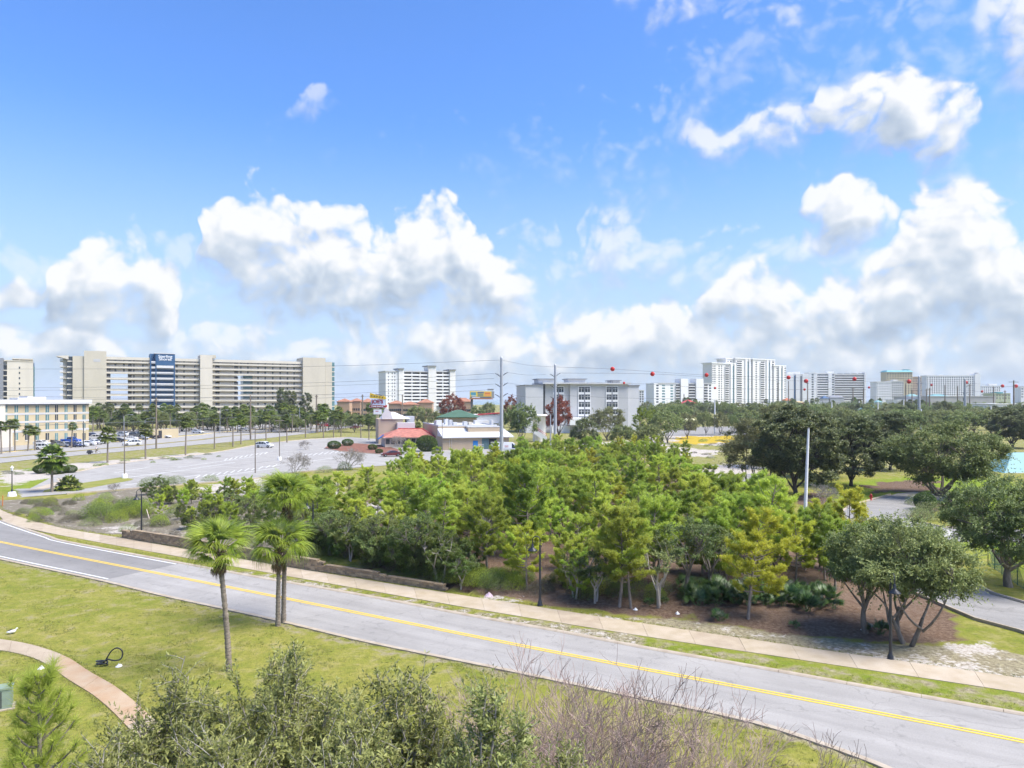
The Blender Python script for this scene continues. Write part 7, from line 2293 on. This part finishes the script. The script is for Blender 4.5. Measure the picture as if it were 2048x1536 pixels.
def cobra(px, base_D, top, label, side=1, m=None):
    D = base_D; h = CH - (top - HZ) * D / F
    o = empty('street_light', ((px - CX) * D / F, D, 0), 0, label, 'street light')
    MB().tube([(0, 0, 0), (0, 0, h - .6)], [.12, .08], 8).build('pole', M_STEEL, o)
    MB().tube([(0, 0, h - .65), (side * .5, 0, h - .2), (side * 1.6, 0, h), (side * 2.4, 0, h + .02)], [.05, .05, .045, .04], 6).build('arm', M_STEEL, o)
    MB().box(min(side * 2.3, side * 3.1), max(side * 2.3, side * 3.1), -.16, .16, h - .08, h + .1).build('lamp_head', M_STEEL, o)
cobra(248, 250, 829.5, 'grey cobra-head street light right of the hotel'); cobra(440, 275, 820, 'grey cobra-head street light before the palm belt centre'); cobra(599, 300, 812.5, 'grey cobra-head street light before the dark conifers'); cobra(290, 192.5, 836, 'cobra lamp arm by the nearest wooden pole', 1)
plain_pole(167, 842, None, 1.6, 196, 'thin dark light pole in the hotel parking rows', M_BLACK)
plain_pole(1101, 829, None, 2.4, 190, 'pale double-head light pole left of the second steel pole', M_STEEL)

# ---------------------------------------------------------------- vehicles
M_TYRE = mat('tyre', (.02, .02, .022), .9, .1); M_RIM = mat('rim', (.40, .41, .42), .35, .05, metal=.6); M_CGLASS = mat('car_glass', (.02, .025, .03), .08, 0, spec=.6)
M_TAIL = mat('tail_light', (.35, .02, .02), .3, 0); M_HEAD = mat('head_light', (.65, .66, .68), .15, 0)
CARS = {
    'sedan': dict(L=4.75, w=.91, belt=.95, top=[(0, .52), (.03, .68), (.25, .78), (1.3, .93), (2.05, 1.40), (2.5, 1.46), (3.1, 1.44), (3.95, 1.08), (4.55, 1.03), (4.72, .90), (4.75, .50)], gl=(1.42, 3.85), wh=(.85, 3.75), r=.33),
    'suv': dict(L=4.75, w=.95, belt=1.05, top=[(0, .55), (.03, .85), (.25, .95), (1.15, 1.08), (1.75, 1.62), (2.2, 1.72), (3.6, 1.70), (4.35, 1.55), (4.65, 1.10), (4.75, .95), (4.75, .55)], gl=(1.25, 4.5), wh=(.88, 3.75), r=.37),
    'pickup': dict(L=5.6, w=.98, belt=1.12, top=[(0, .6), (.03, .95), (.3, 1.05), (1.4, 1.15), (2.0, 1.75), (2.4, 1.82), (3.4, 1.80), (3.65, 1.16), (5.5, 1.12), (5.6, 1.05), (5.6, .6)], gl=(1.5, 3.55), wh=(1.0, 4.4), r=.41),
    'van': dict(L=6.0, w=1.0, belt=1.25, top=[(0, .55), (.04, .95), (.35, 1.10), (.95, 1.30), (1.55, 2.35), (2.0, 2.62), (5.8, 2.62), (5.98, 2.5), (6.0, 1.2), (6.0, .55)], gl=(1.05, 2.15), wh=(1.05, 4.7), r=.37),
}
def car_body(kind, paint):
    key = ('car', kind, paint.name)
    if key in PROTO: return PROTO[key]
    c = CARS[kind]
    w, belt = c['w'], c['belt']
    b = MB()
    rows = []
    for (x, z) in c['top']:
        bz = min(z, belt)
        wt = w * (1 - .22 * max(0, (z - belt)) / .8)
        nose = .88 if x < .1 or x > c['L'] - .1 else 1.0
        rows.append([(x - c['L'] / 2, s * q, zz) for (s, q, zz) in ((-1, w * .93 * nose, .28), (-1, w * nose, max(.3, bz - .25)), (-1, w * .985 * nose, bz), (-1, wt * nose * (1 if z > belt else .92), z), (1, wt * nose * (1 if z > belt else .92), z), (1, w * .985 * nose, bz), (1, w * nose, max(.3, bz - .25)), (1, w * .93 * nose, .28))])
    b.grid(rows, close=True, smooth=False); b.face(list(rows[0])); b.face(list(reversed(rows[-1])))
    body = b.mesh('car_body', paint)
    # glasshouse: panes a centimetre proud of the pillars
    xs = [p[0] for p in c['top']]; zs = [p[1] for p in c['top']]
    g0, g1 = c['gl']
    zt = lambda x: float(np.interp(x, xs, zs))
    yw = lambda z: w * (1 - .22 * max(0, z - belt) / .8) + .012
    q = MB()
    n = 4 if kind != 'van' else 1
    for s in (-1, 1):
        for k in range(n):
            a, e = g0 + (g1 - g0) * (k + .07) / n, g0 + (g1 - g0) * (k + .95) / n
            lo = belt + .02
            pts = [(a, lo), (e, lo), (e, max(lo + .02, zt(e) - .09)), (a, max(lo + .02, zt(a) - .09))]
            P = [(x - c['L'] / 2, s * yw(z), z) for x, z in pts]
            q.face(P if s < 0 else list(reversed(P)))
    i = next(k for k, p in enumerate(c['top']) if p[1] > belt + .05)
    (x0, z0), (x1, z1) = c['top'][i - 1], c['top'][i]
    wa, wb = w * .80, w * .74
    q.face([(x0 + .10 * (x1 - x0) - c['L'] / 2 - .02, -wa, z0 + .10 * (z1 - z0) + .012), (x1 - .08 * (x1 - x0) - c['L'] / 2 - .02, -wb, z1 - .08 * (z1 - z0) + .012), (x1 - .08 * (x1 - x0) - c['L'] / 2 - .02, wb, z1 - .08 * (z1 - z0) + .012), (x0 + .10 * (x1 - x0) - c['L'] / 2 - .02, wa, z0 + .10 * (z1 - z0) + .012)])
    if kind != 'van':
        j = max(k for k, p in enumerate(c['top']) if p[1] > belt + .2)
        (x0, z0), (x1, z1) = c['top'][j], c['top'][j + 1]
        q.face([(x0 + .1 * (x1 - x0) - c['L'] / 2 + .015, wb, z0 + .1 * (z1 - z0) + .01), (x0 + .1 * (x1 - x0) - c['L'] / 2 + .015, -wb, z0 + .1 * (z1 - z0) + .01), (x1 - .2 * (x1 - x0) - c['L'] / 2 + .015, -wa, z1 - .2 * (z1 - z0) + .01), (x1 - .2 * (x1 - x0) - c['L'] / 2 + .015, wa, z1 - .2 * (z1 - z0) + .01)])
    glass = q.mesh('car_glass', M_CGLASS)
    r = c['r']
    ty = MB().lathe([(r * .6, -.11), (r * .95, -.11), (r, -.07), (r, .07), (r * .95, .11), (r * .6, .11)], 16, axis='y').mesh('tyre', M_TYRE)
    ri = MB().lathe([(.001, -.115), (r * .3, -.115), (r * .62, -.10), (r * .62, .10), (r * .3, .115), (.001, .115)], 12, axis='y').mesh('rim', M_RIM)
    PROTO[key] = (body, glass, ty, ri)
    return PROTO[key]
PAINT = {n: mat('car_' + n, c, .25, .03, 1, spec=.6) for n, c in dict(white=(.66, .67, .68), silver=(.38, .39, .41), grey=(.14, .145, .155), black=(.025, .026, .03), blue=(.02, .09, .42), red=(.36, .02, .025), navy=(.03, .045, .12), maroon=(.12, .02, .025)).items()}
def car(kind, colour, px, py, yaw, label, group=None, wpos=None, z=.025):
    x, y = wpos or gp0(px, py)
    c = CARS[kind]
    bm, gm, ty, ri = car_body(kind, PAINT[colour])
    o = empty('van' if kind == 'van' else ('pickup_truck' if kind == 'pickup' else 'car'), (x, y, z), rad(yaw), label, 'van' if kind == 'van' else 'car', group)
    add('body', bm, o); add('windows', gm, o)
    for wx in c['wh']:
        for s in (-1, 1):
            t = add('wheel', ty, o, (wx - c['L'] / 2, s * (c['w'] - .09), c['r'])); add('rim', ri, t)
    for s in (-1, 1):
        cube('headlight', M_HEAD, o, -c['L'] / 2 - .012, -c['L'] / 2 + .22, s * c['w'] * .66 - .14, s * c['w'] * .66 + .14, .66, .80)
        cube('tail_light', M_TAIL, o, c['L'] / 2 - .18, c['L'] / 2 + .012, s * c['w'] * .68 - .12, s * c['w'] * .68 + .12, .72, .95)
    cube('bumper', M_TYRE, o, -c['L'] / 2 - .03, -c['L'] / 2 + .1, -c['w'] * .8, c['w'] * .8, .30, .42)
    return o
car('suv', 'white', 529, 895.5, 168, 'white crossover standing alone in the empty restaurant car park')
car('suv', 'white', 264, 891, 40, 'large white SUV driving on the highway far lanes')
car('suv', 'red', 652, 853.5, 214, 'red SUV on the highway near the stop sign')
car('sedan', 'maroon', 709, 857.5, 60, 'dark maroon car at the right end of the visible highway')
car('sedan', 'maroon', 783, 913, 20, 'dark red car partly hidden by shrubs at the restaurant')
v = car('van', 'white', 1017, 908, 176, 'white delivery van parked behind the taller steel pole', wpos=((1017 - CX) * 176 / F, 176))
for (k, cx, cz) in ((0, .35, 1.75), (1, .35, 1.5)): cube('side_mark', mat('van_mark', (.45, .12, .12), .5, 0), v, cx - .45 + k * .1, cx + .55 - k * .1, 1.003, 1.012, cz, cz + .12)
for i, (kind, colour, px, py, yaw, lab) in enumerate((('suv', 'white', 89, 899, 200, 'white SUV parked nearest the road at the left of the hotel rows'), ('sedan', 'white', 84, 890, 170, 'white sedan behind the nearest white SUV'), ('suv', 'black', 100, 886.5, 165, 'black SUV against the hotel wall, left'), ('sedan', 'grey', 116, 892, 150, 'grey sedan in the front hotel row'), ('sedan', 'silver', 131, 893.5, 155, 'silver sedan right of the grey one'), ('pickup', 'blue', 142, 885.5, 178, 'bright blue pickup against the hotel wall'), ('sedan', 'navy', 148, 894, 160, 'small dark car between silver and white sedans'), ('sedan', 'white', 158, 893.5, 20, 'white sedan beside the thin dark light pole, left'), ('sedan', 'white', 174, 891, 10, 'white sedan beside the thin dark light pole, right'), ('suv', 'grey', 166, 882, 175, 'dark grey SUV behind the white sedans'), ('sedan', 'white', 189, 889, 172, 'white sedan left of the tall verge palm'), ('suv', 'white', 190, 879, 8, 'white SUV in the back row at the hotel corner'), ('sedan', 'navy', 184, 873.5, 176, 'navy car in the back row at the hotel corner'), ('sedan', 'white', 203, 887.5, 170, 'white sedan just right of the hotel corner'), ('sedan', 'black', 232, 884.5, 20, 'black sedan ahead of the white SUV on the highway side'), ('sedan', 'white', 216, 880, 175, 'white car behind the tall verge palm'), ('suv', 'white', 248, 873, 160, 'white SUV in the far row right of the hotel'), ('suv', 'grey', 272, 873.5, 165, 'dark SUV in the far row right of the hotel'), ('sedan', 'white', 260, 881, 20, 'white car in the near row behind the highway SUV'), ('sedan', 'silver', 283, 879, 165, 'silver car in the near row left of the wooden pole'), ('pickup', 'black', 300, 877.5, 20, 'black pickup beside the wooden pole'), ('sedan', 'white', 328, 876, 172, 'white sedan alone before the beige wall'), ('sedan', 'white', 396, 866.5, 160, 'white car among bushes in the palm belt, left'), ('sedan', 'silver', 488, 862, 170, 'silver car in the palm belt by the twin palm'), ('suv', 'white', 478, 859, 20, 'white SUV in the palm belt behind the silver car'), ('sedan', 'white', 585, 854, 165, 'white car in the palm belt before the conifers'), ('sedan', 'white', 634, 849, 170, 'white car near the stop sign in the palm belt'), ('sedan', 'silver', 690, 846, 170, 'silver car at the right end of the palm belt'))):
    car(kind, colour, px, py, yaw, lab, 'cars parked by the hotel and palm belt', z=.012)
f = Frame('garden_wall', 'short beige wall with dark doorway right of the hotel car rows', 'wall', 305, 238, 357, 246)
f.box('wall', M_TAN, 305, 357, 858, None, 0, .3); f.box('doorway', M_DARK, 317, 324, 861, None, -.02, .05)

# ---------------------------------------------------------------- cyclist
def skin_figure(name, joints, edges, radii, m, parent=None, loc=(0, 0, 0), rz=0, sub=1):
    me = bpy.data.meshes.new(name)
    me.from_pydata(joints, edges, [])
    o = bpy.data.objects.new(name, me)
    link(o)
    md = o.modifiers.new('skin', 'SKIN')
    sv = me.skin_vertices[0].data
    for i, r in enumerate(radii): sv[i].radius = (r, r)
    sv[0].use_root = True
    sd = o.modifiers.new('sub', 'SUBSURF'); sd.levels = sd.render_levels = sub
    dg = bpy.context.evaluated_depsgraph_get()
    m2 = bpy.data.meshes.new_from_object(o.evaluated_get(dg))
    m2.materials.clear(); m2.materials.append(m)
    m2.polygons.foreach_set('use_smooth', np.ones(len(m2.polygons), bool))
    bpy.data.objects.remove(o)
    return add(name, m2, parent, loc, (0, 0, rz))
def cyclist():
    x, y = gp0(193, 908)
    yaw = rad(190)
    bk = empty('bicycle', (x, y, .02), yaw, 'bicycle with pale frame ridden along the highway edge', 'bicycle')
    for wx in (-.52, .52):
        t = MB()
        for k in range(24):
            a, b2 = 2 * math.pi * k / 24, 2 * math.pi * (k + 1) / 24
            t.tube([(wx + .33 * math.cos(a), 0, .34 + .33 * math.sin(a)), (wx + .33 * math.cos(b2), 0, .34 + .33 * math.sin(b2))], .022, 5, False)
        t.build('wheel', M_TYRE, bk)
    fr = MB()
    for a, b2 in (((.52, 0, .34), (.38, 0, 1.02)), ((.42, 0, .85), (-.15, 0, .82)), ((.42, 0, .80), (-.05, 0, .32)), ((-.05, 0, .32), (-.18, 0, .92)), ((-.18, 0, .85), (-.52, 0, .34)), ((-.05, 0, .32), (-.52, 0, .34))):
        fr.tube([a, b2], .02, 6)
    fr.build('frame', M_WHITEP, bk)
    MB().tube([(.36, -.28, 1.06), (.40, 0, 1.02), (.36, .28, 1.06)], .016, 6).build('handlebar', M_BLACK, bk)
    MB().box(-.30, -.06, -.07, .07, .91, .97).build('saddle', M_BLACK, bk)
    p = empty('person', (x, y, .02), yaw, 'cyclist in white shirt with black backpack on the highway edge', 'person')
    j = [(-.16, 0, 1.02), (-.10, 0, 1.25), (.02, 0, 1.48), (.05, 0, 1.58), (.07, 0, 1.70), (.09, 0, 1.78),
         (.0, .20, 1.46), (.18, .26, 1.26), (.36, .26, 1.10), (.0, -.20, 1.46), (.18, -.26, 1.26), (.36, -.26, 1.10),
         (-.12, .10, .96), (.22, .12, .78), (.02, .12, .36), (.14, .12, .30), (-.12, -.10, .96), (.20, -.12, .62), (.0, -.12, .24), (.12, -.12, .18)]
    e = [(0, 1), (1, 2), (2, 3), (3, 4), (4, 5), (2, 6), (6, 7), (7, 8), (2, 9), (9, 10), (10, 11), (0, 12), (12, 13), (13, 14), (14, 15), (0, 16), (16, 17), (17, 18), (18, 19)]
    r = [.15, .16, .15, .06, .10, .08, .07, .05, .035, .07, .05, .035, .10, .075, .05, .04, .10, .075, .05, .04]
    skin_figure('body', j, e, r, mat('skin', (.38, .22, .15), .6, .05), p)
    sj = [(-.15, 0, 1.0), (-.10, 0, 1.25), (.01, 0, 1.47), (.0, .20, 1.46), (.12, .235, 1.33), (.0, -.20, 1.46), (.12, -.235, 1.33)]
    skin_figure('shirt', sj, [(0, 1), (1, 2), (2, 3), (3, 4), (2, 5), (5, 6)], [.17, .185, .175, .095, .075, .095, .075], mat('shirt_white', (.66, .66, .66), .9, .05), p)
    tj = [(-.15, 0, 1.0), (-.12, .10, .96), (.22, .12, .78), (-.12, -.10, .96), (.20, -.12, .62), (.05, .12, .42), (.03, -.12, .30)]
    skin_figure('trousers', tj, [(0, 1), (1, 2), (2, 5), (0, 3), (3, 4), (4, 6)], [.165, .115, .09, .115, .09, .065, .065], mat('trousers_tan', (.30, .25, .19), .9, .05), p)
    skin_figure('hair', [(.04, 0, 1.72), (.07, 0, 1.82)], [(0, 1)], [.105, .085], mat('hair_dark', (.03, .025, .02), .8, .1), p)
    bp_ = empty('backpack', (x, y, .02), yaw, 'black backpack on the cyclist', 'backpack')
    skin_figure('bag', [(-.30, 0, 1.14), (-.26, 0, 1.30), (-.20, 0, 1.46)], [(0, 1), (1, 2)], [.13, .16, .12], M_BLACK, bp_)
    tx = x + 1.55 * math.cos(yaw); tyy = y + 1.55 * math.sin(yaw)
    tr = empty('bike_cart', (tx, tyy, .02), yaw, 'dark covered cart pushed ahead of the bicycle', 'cart')
    b = MB(); b.grid([[(-.55, s * .38, .25) for s in (-1, 1)], [(-.55, s * .38, .72) for s in (-1, 1)], [(-.2, s * .34, .98) for s in (-1, 1)], [(.35, s * .34, .92) for s in (-1, 1)], [(.58, s * .38, .45) for s in (-1, 1)], [(.5, s * .38, .25) for s in (-1, 1)]], smooth=False)
    for s in (-1, 1): b.face([(-.55, s * .38, .25), (-.55, s * .38, .72), (-.2, s * .34, .98), (.35, s * .34, .92), (.58, s * .38, .45), (.5, s * .38, .25)])
    b.build('cover', mat('cart_canvas', (.05, .055, .07), .9, .1), tr)
    for s in (-.42, .42): MB().lathe([(.001, -.03), (.24, -.03), (.24, .03), (.001, .03)], 14, axis='y').build('wheel', M_TYRE, tr, (0, s, .24))
cyclist()

# ---------------------------------------------------------------- small signs and things
f = Frame('low_sign', 'low brick sign with red top and white panel on the corner grass', 'sign', 90, 131, 126, 131)
f.box('brick_base', mat('brick_red', (.27, .10, .075), .95, .25, 6), 90.5, 101, 937, None, 0, .8); f.box('red_cap', mat('sign_red_cap', (.50, .03, .03), .5, .05), 90, 105, 936, 937.6, -.1, 1.0); f.box('white_panel', M_WHITEP, 100, 112, 932.5, 937, .1, .2); f.box('red_panel', MATS['sign_red_cap'], 114.5, 124, 932.8, 937.3, .1, .2)
o = empty('stop_sign', (*gp0(636, 861.5), 0), 0, 'red stop sign on the highway verge', 'sign')
MB().tube([(0, 0, 0), (0, 0, 3.0)], .05, 6).build('post', M_STEEL, o); MB().lathe([(.001, -.02), (.48, -.02), (.48, .02), (.001, .02)], 8, axis='y', smooth=False).build('plate', mat('stop_red', (.45, .02, .02), .5, 0), o, (0, -.08, 2.7), (0, rad(22.5), 0))
o = empty('yield_sign', gp(1696, 1033), 0, 'back of a triangular yield sign at the drive mouth', 'sign')
MB().tube([(0, 0, 0), (0, 0, 2.55)], .035, 6).build('post', M_STEEL, o)
b = MB(); P = [(-.52, 2.6), (.52, 2.6), (.06, 1.72), (-.06, 1.72)]; b.face([(x_, -.05, z_) for x_, z_ in P]); b.face([(x_, -.035, z_) for x_, z_ in reversed(P)])
for i in range(4): b.face([(P[i][0], -.05, P[i][1]), (P[i][0], -.035, P[i][1]), (P[(i + 1) % 4][0], -.035, P[(i + 1) % 4][1]), (P[(i + 1) % 4][0], -.05, P[(i + 1) % 4][1])])
b.build('plate', M_SEAM, o)
o = empty('fire_hydrant', gp(1742, 1001), 0, 'small red fire hydrant on the grass beyond the drive', 'hydrant')
MB().lathe([(.19, 0), (.19, .06), (.13, .08), (.13, .62), (.17, .65), (.15, .76), (.08, .84), (.04, .92)], 12).build('barrel', mat('hydrant_red', (.38, .03, .03), .5, .1), o)
for s in (-1, 1): MB().lathe([(.07, 0), (.07, .12), (.03, .14)], 8).build('outlet', MATS['hydrant_red'], o, (s * .12, 0, .5), (0, s * rad(90), 0))
f = Frame('board_sign', 'blue board sign with white lettering strokes behind the flat-topped pine', 'sign', 1540, 94, 1567, 94)
prism(f, 'board', mat('sign_blue', (.03, .20, .55), .5, .05), [(1541, 1007.5), (1541, 997), (1550, 996), (1554, 992), (1558, 996), (1566, 996.5), (1566, 1007.5)], 0, .12)
for (a, b_, y) in ((1548, 1560, 999.2), (1544, 1564, 1002.6)): f.box('lettering_stroke', M_WHITEP, a, b_, y, y + 1.1, -.03, .03)
for p in (1542.5, 1564): f.box('post', M_SEAM, p, p + 1, 996, None, .13, .1)
f.box('planter', M_CREAM2, 1541, 1562, 1012, None, -.2, .5)
def chain_fence():
    A, B = gp(1976, 1130), gp(2052, 1182)
    C = gp(2100, 1130)
    o = empty('mesh_fence', A, 0, 'green chain link fence beside the big live oak at right', 'fence')
    mg = mat('fence_green', (.03, .11, .085), .6, .1)
    for (P, Q) in ((A, B), (A, C)):
        n = 5
        for k in range(n + 1):
            p = P + (Q - P) * (k / n) - A
            MB().tube([p, p + Vector((0, 0, 1.5))], .035, 6).build('post', mg, o)
        for z in (1.46, .06):
            MB().tube([P - A + Vector((0, 0, z)), Q - A + Vector((0, 0, z))], .022, 6).build('rail', mg, o)
        d = (Q - P); L_ = d.length; d.normalize()
        paths = []
        s = 0.0
        while s < L_ - .1:
            for sg in (1, -1):
                a0 = s if sg > 0 else s
                e = min(L_, s + 1.4)
                h = (e - s)
                p0 = P - A + d * (s if sg > 0 else e); p1 = P - A + d * (e if sg > 0 else s)
                paths.append((np.array([p0 + Vector((0, 0, .06)), p1 + Vector((0, 0, .06 + h))]), np.array([.007, .007])))
            s += .11
        v, q = tubes_np(paths, 3)
        m = add('mesh', np_mesh('mesh', v, q, mg), o); tag(m, kind='stuff')
chain_fence()
def box_cabinet(name, px, py, w, d, h, label, m, rz=.3, D=None):
    g = gp(px, py) if D is None else Vector(((px - CX) * D / F, D, 0))
    o = empty(name, g, rz, label, 'utility box')
    MB().box(-w / 2, w / 2, -d / 2, d / 2, -.05, h - .08).build('cabinet', m, o); MB().box(-w / 2 - .03, w / 2 + .03, -d / 2 - .03, d / 2 + .03, h - .08, h).build('lid', m, o); MB().box(-w / 2 - .12, w / 2 + .12, -d / 2 - .12, d / 2 + .12, -.06, .05).build('pad', M_KERB, o)
    MB().box(-.02, .02, -d / 2 - .015, -d / 2 + .01, .1, h - .15).build('door_seam', M_DARK, o)
M_CABG = mat('cabinet_green', (.22, .28, .22), .6, .08)
box_cabinet('utility_cabinet', 1046, 900, 1.9, 1.7, 1.95, 'pale green transformer cabinet right of the white van', mat('cabinet_pale', (.40, .42, .33), .7, .08), .2, 182)
box_cabinet('utility_cabinet', 4, 1416, .75, .6, .95, 'green utility cabinet cut by the left edge on the lawn', M_CABG, .5)
# black hose loop on the lawn
g = gp(208, 1332)
pts = [at(200, 1330, g.y), at(210, 1322, g.y), at(222, 1303, g.y), at(233, 1296, g.y), at(243, 1300, g.y), at(245, 1310, g.y), at(240, 1319, g.y - .1), at(228, 1321, g.y - .2), at(214, 1319, g.y - .1), at(205, 1326, g.y - .05)]
pts = [Vector((p.x, p.y, max(p.z, g.z + .05))) for p in pts]
o = empty('hose', g, 0, 'black looped hose standing up from the lawn beside the path', 'hose')
W = catmull([tuple(p - g) for p in pts], 6); MB().tube([Vector(p) for p in W], .035, 6).build('loop', M_BLACK, o)
W = [Vector((.28 * math.cos(a) - .1, .16 * math.sin(a), .06 + .02 * a)) for a in [k * .4 for k in range(34)]]; MB().tube(W, .035, 6).build('coil', M_BLACK, o)
# bird on the lawn
g = gp(25, 1268)
o = empty('bird', g, .5, 'white duck with black back resting on the lawn', 'bird')
skin_figure('body', [(0, 0, .14), (-.16, 0, .13), (-.30, 0, .15), (.12, 0, .17), (.17, 0, .26), (.20, 0, .31), (.27, 0, .30)], [(0, 1), (1, 2), (0, 3), (3, 4), (4, 5), (5, 6)], [.10, .09, .025, .07, .04, .05, .015], mat('feather_white', (.66, .66, .64), .8, .05), o)
skin_figure('wing', [(.02, .03, .22), (-.16, .02, .21), (-.28, 0, .18)], [(0, 1), (1, 2)], [.06, .05, .015], M_BLACK, o)
# scraps of litter
rnd = random.Random(3)
for i, (px, py, lab) in enumerate(((82, 1338, 'white scrap on the lawn left of the path'), (978, 1193, 'pinkish bag on the bank past the wall end'), (1355, 1228, 'white scrap on pine straw below the pale oak'), (1271, 1220, 'white scrap at the foot of the twin pines'), (1727, 1260, 'white scrap beside the single-trunk live oak'), (238, 1333, 'pale scrap beside the black hose'))):
    g = gp(px, py); s = .16 if i != 1 else .3
    b = MB(); b.grid([[(s * (math.cos(a) * (1 - .5 * q) + rnd.uniform(-.2, .2)), s * (math.sin(a) * (1 - .5 * q) + rnd.uniform(-.2, .2)), .01 + q * s * .5 * rnd.uniform(.6, 1.2)) for a in [k * math.pi / 4 for k in range(8)]] for q in (0, 1, 1.9)], close=True, smooth=False)
    tag(b.build('litter', M_WHITEP if i != 1 else mat('bag_pink', (.55, .42, .48), .6, .05), None, tuple(g)), lab, 'litter')
g = gp(5, 1012); o = empty('marker_stake', g, 0, 'orange marker stake at the left edge by the sidewalk', 'stake'); MB().tube([(0, 0, 0), (.05, 0, 1.3)], .05, 6).build('stake', mat('stake_orange', (.55, .16, .03), .6, .05), o)
g = gp(293, 1040); o = empty('guy_guard', g, 0, 'white and orange slanting guard stake right of the first gooseneck lamp', 'stake'); MB().tube([(.35, 0, 0), (0, 0, 1.2)], .05, 6).build('guard', mat('guard_white', (.62, .52, .44), .6, .1), o)
# water-slide tower and stairs in front of the grey hotel
f = Frame('slide_tower', 'white drum tower with red-railed stairs before the grey hotel', 'tower', 1066, 222, 1092, 222)
b = MB().lathe([(2.0, 0), (2.0, f.z(833, 1079)), (2.6, f.z(832.5, 1079)), (2.6, f.z(829.5, 1079)), (.3, f.z(829, 1079))], 24); b.build('drum', M_BWHITE, f.root, (f.w / 2, 2.2, 0))
for z0, nm in ((1.05, 'rail'), (.55, 'rail')):
    MB().tube([(f.u(1069, -2), -2, f.z(855.5, 1069, -2) + z0 - .6), (f.u(1094, -2), -2, f.z(872, 1094, -2) + z0 - .6)], .07, 6).build('stair_rail', mat('rail_red', (.42, .03, .03), .5, .05), f.root)
b = MB(); b.face([(f.u(1066, -2), -2.0, f.z(860, 1066, -2)), (f.u(1066, -2), -2.0, f.z(866, 1066, -2)), (f.u(1086, -2), -2.0, f.z(880, 1086, -2)), (f.u(1094, -2), -2.0, f.z(878, 1094, -2)), (f.u(1094, -2), -2.0, f.z(874, 1094, -2)), (f.u(1069, -2), -2.0, f.z(857, 1069, -2))])
b.face([(f.u(1066, -2), -.8, f.z(860, 1066, -2)), (f.u(1086, -2), -.8, f.z(880, 1086, -2)), (f.u(1094, -2), -.8, f.z(874, 1094, -2)), (f.u(1069, -2), -.8, f.z(857, 1069, -2))])
for k in range(12): t = k / 12; x_ = f.u(1066, -2) + (f.u(1094, -2) - f.u(1066, -2)) * t; z_ = f.z(858, 1066, -2) + (f.z(876, 1094, -2) - f.z(858, 1066, -2)) * t; b.box(x_, x_ + .35, -1.98, -.82, z_ - .05, z_)
b.build('stairs', M_BWHITE, f.root)
for p in (1071, 1079, 1087): f.box('stair_post', M_BWHITE, p, p + .8, 862 + (p - 1066) * .6, None, -1.5, .15)

# ================================================================ sea air
def haze():
    m = bpy.data.materials.new('sea_air')
    m.use_nodes = True
    nt = m.node_tree
    nt.nodes.clear()
    v = nt.nodes.new('ShaderNodeVolumePrincipled')
    v.inputs['Color'].default_value = (.80, .88, .97, 1)
    v.inputs['Density'].default_value = .00013
    v.inputs['Anisotropy'].default_value = 0.0
    o = nt.nodes.new('ShaderNodeOutputMaterial')
    nt.links.new(v.outputs[0], o.inputs['Volume'])
    b = MB().box(-9600, 9600, -60, 12600, -3, 96).build('haze', m)
    tag(b, 'thin pale sea haze over the whole place', 'haze', kind='stuff')
haze()
